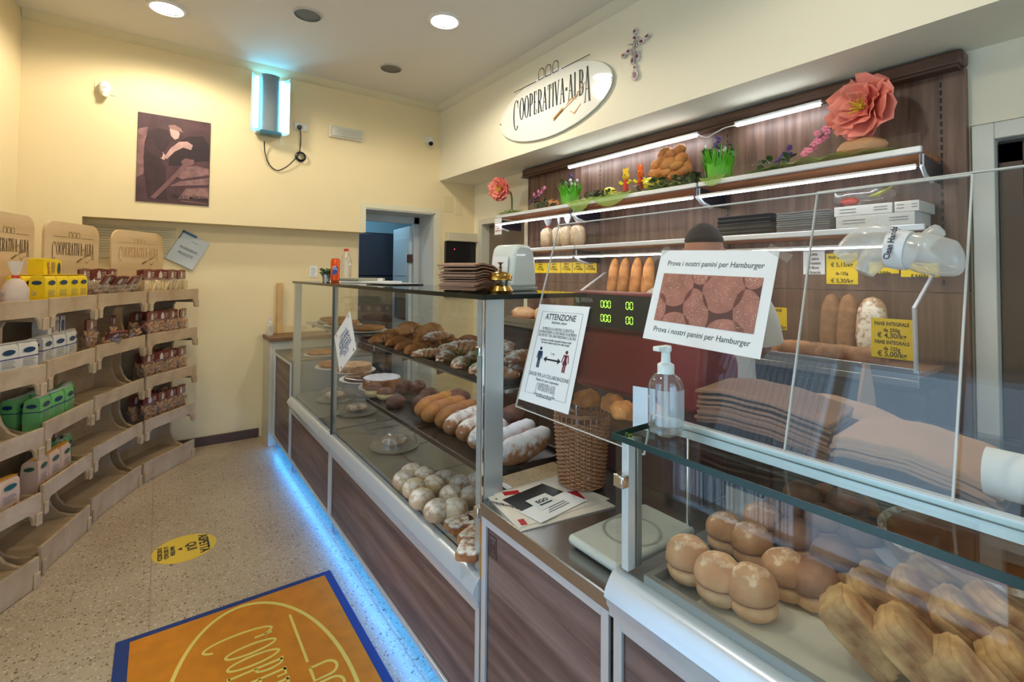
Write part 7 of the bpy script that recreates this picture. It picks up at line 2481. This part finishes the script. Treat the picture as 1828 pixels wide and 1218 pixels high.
for (cx, cy, rx, ry, rot) in ((0.16, 0.78, 0.20, 0.46, 0.1), (0.66, 0.74, 0.20, 0.46, -0.1), (0.43, 0.30, 0.135, 0.45, 0.35), (0.42, 1.0, 0.10, 0.2, 0), (0.93, 0.30, 0.14, 0.50, 0.3), (0.92, 1.0, 0.10, 0.22, 0), (0.02, 0.2, 0.09, 0.38, 0), (0.24, 0.0, 0.16, 0.22, 0.0), (0.75, -0.02, 0.17, 0.22, 0.0)):
    pts = []
    for i in range(28):
        a = 2 * PI * i / 28
        ex, ey = rx * math.cos(a), ry * math.sin(a)
        X = x0 + (cx + ex * math.cos(rot) - ey * math.sin(rot) * 0.4) * pw
        Y = y1 + (cy + ey * math.cos(rot) + ex * math.sin(rot) * 0.8) * ph
        q = clipd(X, Y)
        if not pts or (abs(q[0] - pts[-1][0]) + abs(q[1] - pts[-1][1])) > 1e-5: pts.append(q)
    if len(pts) > 2: m.flat(pts, 0.0006 + 0.00004 * len(ms.v) ** 0, 0.0002)
    for _ in range(60):
        a, r = rnd.uniform(0, 6.3), math.sqrt(rnd.random()) * 0.8
        X, Y = x0 + (cx + rx * r * math.cos(a)) * pw, y1 + (cy + ry * r * math.sin(a)) * ph
        if x0 + 0.002 < X < x1 - 0.002 and y1 + 0.002 < Y < y0 - 0.002:
            ms.flat([(X - 0.0009, Y - 0.0005), (X + 0.0009, Y - 0.0005), (X + 0.0009, Y + 0.0005), (X - 0.0009, Y + 0.0005)], 0.0010, 0.0002)
m.build('printed_buns', mat('photo_bun', (164, 110, 96), 0.4, var=0.2, vscale=30), pict, smooth=False)
ms.build('printed_sesame', mat('photo_seed', (226, 198, 170), 0.4), pict, smooth=False)
for (cx, cy, an) in ((0.0, -0.03 * w, 0.7), (w, -0.02 * w, -0.5)):
    m = MB(); m.M = L_ @ Matrix.Translation((cx, cy, 0.0012)) @ Matrix.Rotation(an, 4, 'Z'); m.box(-0.028, -0.009, 0, 0.028, 0.009, 0.0004); m.build('adhesive_tape', FILM, t, smooth=False)
# notice 2: distance notice
Mx, w, h = sign_frame(((963, 543), (1053, 548), (925, 712)), 0.008)
t = thing('paper_notice', 'portrait notice ATTENZIONE with man, woman and one metre arrow', 'notice', tuple(Mx.translation))
L_ = Matrix.Translation(-Mx.translation) @ Mx
m = MB(); m.M = L_; m.box(0, -h, -0.0008, w, 0, 0.0); m.build('sheet', PAPER, t, smooth=False)
m = MB(); m.M = L_
bw = 0.06 * w
P4 = [(bw * 1.8, -h + bw * 2), (w - bw * 1.5, -h + bw * 2), (w - bw * 1.5, -h * 0.075), (bw * 1.8, -h * 0.075)]
m.ribbon(P4, 0.0012, 0.0004, closed=True)
m.build('border_line', mat('navy_line', (40, 60, 90), 0.5), t, smooth=False)
m = MB(); m.M = L_
def ln(s, y, sz, sx=0.85, bold=0.0, shear=0):
    keep = m.M; m.M = L_ @ Matrix.Translation((w * 0.5, -h * y, 0.0002)); m.text(s, w * sz, None, sx, ext=0.0003, bold=bold, shear=shear); m.M = keep
ln('ATTENZIONE', 0.155, 0.115, 0.85, 0.0003)
ln('Attention, please', 0.195, 0.055, 0.8)
ln('SI PREGA LA GENTILE CLIENTELA', 0.265, 0.056, 0.76)
ln('DI MANTENERE LA DISTANZA DI ALMENO', 0.300, 0.056, 0.70)
ln('UN METRO TRA UNA PERSONA E L\'ALTRA', 0.335, 0.056, 0.70)
ln('Customers are kindly requested to keep at least', 0.375, 0.046, 0.68)
ln('one metre distance away from other people', 0.402, 0.046, 0.68)
ln('1 mt', 0.505, 0.05, 0.8)
ln('GRAZIE PER LA COLLABORAZIONE', 0.735, 0.068, 0.74)
ln('Thanks for your cooperation', 0.775, 0.050, 0.78)
ln('Documento affisso a cura della cooperativa', 0.905, 0.030, 0.8)
ln('nel rispetto delle norme vigenti', 0.925, 0.030, 0.8)
keep = m.M; m.M = L_ @ Matrix.Translation((w * 0.5, -h * 0.865, 0.0002)); wordmark(m, w * 0.38, 0.0003, 1.0, arches=False, lines=False, letter_h=0.26); m.M = keep
m.build('lettering', mat('navy_ink', (30, 40, 62), 0.6), t, smooth=False)
def pict_person(mb, cx, top, H2, skirt):
    r = H2 * 0.085
    mb.prism([(cx + r * math.cos(2 * PI * i / 16), top - r + r * math.sin(2 * PI * i / 16)) for i in range(16)], 0.0002, 0.0006)
    y = top - 2.4 * r
    if skirt:
        mb.flat([(cx - H2 * 0.10, y), (cx + H2 * 0.10, y), (cx + H2 * 0.07, y - H2 * 0.2), (cx + H2 * 0.16, y - H2 * 0.45), (cx - H2 * 0.16, y - H2 * 0.45), (cx - H2 * 0.07, y - H2 * 0.2)], 0.0002, 0.0004)
    else:
        mb.flat([(cx - H2 * 0.13, y), (cx + H2 * 0.13, y), (cx + H2 * 0.10, y - H2 * 0.45), (cx - H2 * 0.10, y - H2 * 0.45)], 0.0002, 0.0004)
    for s in (-1, 1):
        mb.ribbon([(cx + s * H2 * 0.13, y), (cx + s * H2 * (0.22 if skirt else 0.18), y - H2 * 0.36)], H2 * 0.055, 0.0005)
        mb.ribbon([(cx + s * H2 * 0.055, y - H2 * 0.42), (cx + s * H2 * 0.055, y - H2 * 0.80)], H2 * 0.085, 0.0005)
m = MB(); m.M = L_; pict_person(m, w * 0.25, -h * 0.44, h * 0.21, False); m.build('man_symbol', mat('symbol_navy', (22, 48, 80), 0.5), t, smooth=False)
m = MB(); m.M = L_; pict_person(m, w * 0.76, -h * 0.44, h * 0.21, True); m.build('woman_symbol', mat('symbol_wine', (110, 20, 44), 0.5), t, smooth=False)
m = MB(); m.M = L_
y = -h * 0.555
m.ribbon([(w * 0.38, y), (w * 0.64, y)], w * 0.022, 0.0005)
m.flat([(w * 0.34, y), (w * 0.40, y - w * 0.04), (w * 0.40, y + w * 0.04)], 0.0002, 0.0004); m.flat([(w * 0.68, y), (w * 0.62, y + w * 0.04), (w * 0.62, y - w * 0.04)], 0.0002, 0.0004)
m.build('double_arrow', INK, t, smooth=False)
# notice 3: stuck on the far glass front
tl, tr, bl = at(597, 601, x=X0 - 0.006), at(625, 555, x=X0 - 0.006), at(606, 666, x=X0 - 0.006)
Mx = frame(tl, tr - tl, tl - bl); w, h = (tr - tl).length, (tl - bl).length
t = thing('paper_notice', 'tilted white notice stuck on the glass at the case divider', 'notice', tuple(tl))
L_ = Matrix.Translation(-tl) @ Mx
m = MB(); m.M = L_; m.box(0, -h, 0, w, 0, 0.001); m.build('sheet', PAPER, t, smooth=False)
m = MB()
for j, (s, sz) in enumerate((('Si informa la', 0.075), ('gentile clientela', 0.075), ('IL NEGOZIO', 0.10), ('OBBLIGO DI', 0.10), ('MASCHERINA', 0.10), ('GRAZIE', 0.08))):
    m.M = L_ @ Matrix.Translation((w * 0.5, -h * (0.30 + 0.1 * j), 0.0012)); m.text(s, w * sz * 1.4, None, 0.8, ext=0.0003)
m.build('lettering', mat('blue_ink', (60, 84, 140), 0.6), t, smooth=False)
for u, v in ((0.12, 0.06), (0.88, 0.06), (0.12, 0.94), (0.88, 0.94)):
    m = MB(); m.M = L_; m.prism([(w * u + 0.008 * math.cos(2 * PI * i / 14), -h * v + 0.008 * math.sin(2 * PI * i / 14)) for i in range(14)], 0.0011, 0.0015); m.build('corner_rosette', mat('rosette', (150, 100, 50), 0.6), t, smooth=False)
# the plastic gloves banded to a soap bottle
c = gpt(1600, 445, 0.03)
t = thing('disposable_gloves', 'blown-up clear polythene gloves banded Clean Hands hanging on guard', 'gloves', tuple(c))
pc = lambda px, py, o=0.03: gpt(px, py, o) - c
m = MB()
m.tube(curve([pc(1500, 462), pc(1530, 438), pc(1565, 430), pc(1600, 442)], 5), [0.016 + 0.014 * min(1, i / 8) for i in range(16)], 14)
m.tube(curve([pc(1542, 488), pc(1560, 462), pc(1580, 445)], 5), [0.014 + 0.010 * min(1, i / 6) for i in range(11)], 12)
m.build('left_glove', MILKY, t)
m = MB()
m.tube(curve([pc(1625, 445), pc(1660, 455), pc(1700, 462), pc(1722, 462)], 5), [0.030, 0.031, 0.032, 0.033, 0.033, 0.033, 0.032, 0.032, 0.031, 0.030, 0.029, 0.028, 0.026, 0.022, 0.016, 0.006], 16)
m.tube(curve([pc(1640, 440), pc(1660, 422), pc(1682, 408)], 5), [0.016, 0.015, 0.014, 0.013, 0.013, 0.012, 0.012, 0.012, 0.012, 0.011, 0.006], 12)
m.build('right_glove', MILKY, t)
m = MB(); m.tube([pc(1588, 445), pc(1605, 446), pc(1624, 448)], [0.0325, 0.034, 0.033], 24); m.build('band', mat('band_white', (222, 224, 226), 0.4), t)
m = MB(); q = pc(1602, 446); m.M = Matrix.Translation(q + gn * 0.0350) @ Matrix(((GM[0][0], GM[0][1], GM[0][2], 0), (GM[1][0], GM[1][1], GM[1][2], 0), (GM[2][0], GM[2][1], GM[2][2], 0), (0, 0, 0, 1))) @ Matrix.Rotation(R(82), 4, 'Z')
m.text('Clean Hands', 0.0125, Matrix.Translation((0, -0.004, 0)), 0.9, bold=0.0003); m.build('lettering', mat('navy_ink', (30, 40, 62), 0.6), t)

# ================================================================== the person behind the counter
def skin_mesh(name, chain, mt, parent, sub=2):
    """chain: list of (vertices with radii, ...) joined; verts [(co, rx, ry)], edges"""
    vs, es = chain
    me = bpy.data.meshes.new(name)
    me.from_pydata([v[0] for v in vs], es, [])
    o = bpy.data.objects.new(name, me)
    COL.objects.link(o)
    o.parent = parent
    md = o.modifiers.new('skin', 'SKIN')
    md.use_smooth_shade = True
    for i, v in enumerate(vs):
        me.skin_vertices[0].data[i].radius = (v[1], v[2])
    me.skin_vertices[0].data[0].use_root = True
    sb = o.modifiers.new('subsurf', 'SUBSURF')
    sb.levels = sb.render_levels = sub
    me.materials.append(mt)
    return o
fx, fy = 0.845, 0.535              # facing away from the viewer
F = Vector((fx, fy, 0)); RT_ = Vector((fy, -fx, 0))
BC = Vector((2.00, 1.24, 0))
t = thing('person', 'person in a white T-shirt seen from behind, short dark hair, at the counter', 'person', tuple(BC))
def bp(r, f, z):
    return tuple(RT_ * r + F * f + Vector((0, 0, z)))
SKIN = mat('skin', (178, 124, 98), 0.5, sss=0.1)
HAIR = mat('hair_dark', (46, 36, 32), 0.7, bump=0.6, bscale=250)
HX, HZ = -0.03, 1.558
# body: pelvis root, spine, neck, arms, legs
V = [(bp(0, 0.02, 0.93), 0.10, 0.10), (bp(-0.01, 0.02, 1.10), 0.10, 0.10), (bp(-0.03, 0.025, 1.28), 0.10, 0.10), (bp(-0.03, 0.03, 1.365), 0.07, 0.065), (bp(-0.03, 0.04, 1.45), 0.056, 0.056), (bp(HX, 0.06, 1.53), 0.058, 0.06),
     (bp(-0.20, 0.03, 1.335), 0.05, 0.05), (bp(-0.285, 0.08, 1.12), 0.043, 0.043), (bp(-0.20, 0.22, 1.06), 0.032, 0.032), (bp(-0.18, 0.26, 1.06), 0.026, 0.018),
     (bp(0.14, 0.03, 1.335), 0.05, 0.05), (bp(0.22, 0.09, 1.13), 0.043, 0.043), (bp(0.14, 0.22, 1.08), 0.032, 0.032), (bp(0.13, 0.26, 1.08), 0.026, 0.018),
     (bp(-0.09, 0, 0.82), 0.085, 0.085), (bp(-0.10, 0.02, 0.47), 0.056, 0.056), (bp(-0.10, -0.02, 0.09), 0.038, 0.038), (bp(-0.10, 0.12, 0.04), 0.035, 0.028),
     (bp(0.09, 0, 0.82), 0.085, 0.085), (bp(0.10, 0.02, 0.47), 0.056, 0.056), (bp(0.10, -0.02, 0.09), 0.038, 0.038), (bp(0.10, 0.12, 0.04), 0.035, 0.028)]
E_ = [(0, 1), (1, 2), (2, 3), (3, 4), (4, 5), (3, 6), (6, 7), (7, 8), (8, 9), (3, 10), (10, 11), (11, 12), (12, 13), (0, 14), (14, 15), (15, 16), (16, 17), (0, 18), (18, 19), (19, 20), (20, 21)]
body = skin_mesh('body', (V, E_), SKIN, t)
m = MB()
LV = [(0.86, 0.0, 0.190, 0.135), (0.92, 0.0, 0.190, 0.132), (1.02, 0.0, 0.180, 0.126), (1.12, -0.01, 0.184, 0.128), (1.22, -0.02, 0.196, 0.132), (1.30, -0.025, 0.206, 0.128), (1.35, -0.03, 0.200, 0.114),
      (1.385, -0.03, 0.172, 0.098), (1.41, -0.03, 0.120, 0.082), (1.428, -0.03, 0.080, 0.072), (1.436, -0.03, 0.068, 0.064)]
v, fs = [], []
NK = 32
for z, r0, rr, rf in LV:
    for k in range(NK):
        a = 2 * PI * k / NK
        fold = 1 + 0.022 * math.sin(5 * a + 16 * z) * math.sin(3 * z * PI) + 0.02 * noise.noise(Vector((2 * math.cos(a), 2 * math.sin(a), z * 7)))
        v.append(bp(r0 + rr * fold * math.cos(a), 0.02 + rf * fold * math.sin(a), z))
for i in range(len(LV) - 1):
    for k in range(NK):
        fs.append((i * NK + k, i * NK + (k + 1) % NK, (i + 1) * NK + (k + 1) % NK, (i + 1) * NK + k))
m.add(v, fs)
for s_ in (-1, 1):
    sh = [bp(-0.03 + s_ * 0.10, 0.025, 1.345), bp(-0.03 + s_ * 0.175, 0.03, 1.335), bp(-0.03 + s_ * 0.215, 0.04, 1.28), bp(-0.03 + s_ * 0.235, 0.055, 1.21), bp(-0.03 + s_ * 0.245, 0.065, 1.16)]
    m.tube(curve(sh, 4), [0.055 + 0.024 * min(1, i / 5) - 0.0 * i for i in range(17)], 18, cap=False)
m.build('t_shirt', mat('tshirt_white', (206, 200, 190), 0.85, bump=0.35, bscale=9), t, ang=80)
pv = [(bp(0, 0, 0.93), 0.165, 0.125), (bp(-0.09, 0, 0.80), 0.105, 0.105), (bp(-0.10, 0.01, 0.47), 0.075, 0.075), (bp(-0.10, -0.02, 0.10), 0.062, 0.062), (bp(0.09, 0, 0.80), 0.105, 0.105), (bp(0.10, 0.01, 0.47), 0.075, 0.075), (bp(0.10, -0.02, 0.10), 0.062, 0.062)]
skin_mesh('trousers', (pv, [(0, 1), (1, 2), (2, 3), (0, 4), (4, 5), (5, 6)]), mat('trousers_dark', (44, 44, 54), 0.8), t)
for s in (-1, 1):
    m = MB(); m.M = Matrix.Translation(Vector(bp(0.10 * s, 0.05, 0.0))) @ Matrix(((fx, -fy, 0, 0), (fy, fx, 0, 0), (0, 0, 1, 0), (0, 0, 0, 1)))
    m.blob((0.02, 0, 0.045), (0.14, 0.05, 0.05), 20, 10, None, 0.8); m.v = [Vector((q.x, q.y, max(q.z, 0))) for q in m.v]; m.build('shoe', BLACK, t)
# head
HM = Matrix.Translation(Vector(bp(HX, 0.065, HZ))) @ Matrix(((fx, -fy, 0, 0), (fy, fx, 0, 0), (0, 0, 1, 0), (0, 0, 0, 1)))   # local x = face direction
def hf(d):
    q = 1.0
    if d.x > 0.2 and d.z < -0.1: q *= 1 - 0.10 * (-d.z)
    if d.z < -0.3: q *= 1 - 0.22 * (abs(d.y)) * (-d.z)
    if d.x < -0.2 and d.z < -0.2: q *= 1 - 0.20 * (-d.x) * (-d.z)
    return q
m = MB(); m.M = HM; m.blob((0, 0, 0), (0.104, 0.086, 0.124), 32, 24, hf)
m.blob((0.098, 0, -0.018), (0.016, 0.013, 0.026), 12, 8)
m.tube([(0.088, -0.022, -0.062), (0.096, 0, -0.060), (0.088, 0.022, -0.062)], [0.004, 0.008, 0.004], 8)
head = m.build('head', SKIN, t, ang=80)
for s in (-1, 1):
    m = MB(); m.M = HM; m.blob((-0.005, 0.088 * s, -0.012), (0.018, 0.009, 0.031), 14, 10, lambda d: 1 + 0.1 * d.z); m.build('ear', SKIN, head)
    m = MB(); m.M = HM; m.blob((0.086, 0.030 * s, 0.006), (0.010, 0.013, 0.008), 12, 8); m.build('eye', WHITE, head)
    m = MB(); m.M = HM; m.blob((0.0945, 0.030 * s, 0.006), (0.003, 0.005, 0.005), 8, 6); m.build('pupil', INK, head)
    m = MB(); m.M = HM; m.tube([(0.090, 0.016 * s, 0.026), (0.092, 0.032 * s, 0.030), (0.080, 0.048 * s, 0.024)], 0.004, 6); m.build('eyebrow', HAIR, head)
def hairf(d):
    q = 1.05 + 0.012 * noise.noise(d * 9)
    lim = 0.45 if d.x > 0.25 else (0.38 if d.x > -0.2 else 0.30)
    if d.z < lim: q = 0.90
    return q * (hf(d))
m = MB(); m.M = HM; m.blob((-0.003, 0, 0.004), (0.106, 0.0885, 0.127), 40, 32, hairf); m.build('hair', HAIR, t, ang=80)
# hands
def hand(side, wrist, d):
    d = Vector(d).normalized(); up_ = Vector((0, 0, 1)); lat = d.cross(up_).normalized() * side
    w = Vector(wrist)
    vs = [(tuple(w), 0.024, 0.018), (tuple(w + d * 0.05), 0.036, 0.014), (tuple(w + d * 0.085), 0.040, 0.012)]
    es = [(0, 1), (1, 2)]
    palm = skin_mesh('palm', (vs, es), SKIN, t, 2)
    for k, (off, ln_) in enumerate(((-0.030, 0.070), (-0.010, 0.080), (0.010, 0.074), (0.029, 0.058))):
        b = w + d * 0.082 + lat * off
        q = [b, b + d * ln_ * 0.45 - up_ * 0.006, b + d * ln_ * 0.75 - up_ * 0.020, b + d * ln_ * 0.92 - up_ * 0.036]
        skin_mesh('finger', ([(tuple(x), 0.0088 - 0.0006 * i, 0.0085 - 0.0006 * i) for i, x in enumerate(q)], [(0, 1), (1, 2), (2, 3)]), SKIN, palm, 1)
    b = w + d * 0.03 - lat * 0.030
    q = [b, b + d * 0.025 - lat * 0.022 - up_ * 0.01, b + d * 0.05 - lat * 0.030 - up_ * 0.02]
    skin_mesh('thumb', ([(tuple(x), 0.0105 - 0.0008 * i, 0.010) for i, x in enumerate(q)], [(0, 1), (1, 2)]), SKIN, palm, 1)
hand(-1, bp(-0.18, 0.25, 1.06), F); hand(1, bp(0.13, 0.25, 1.08), F)
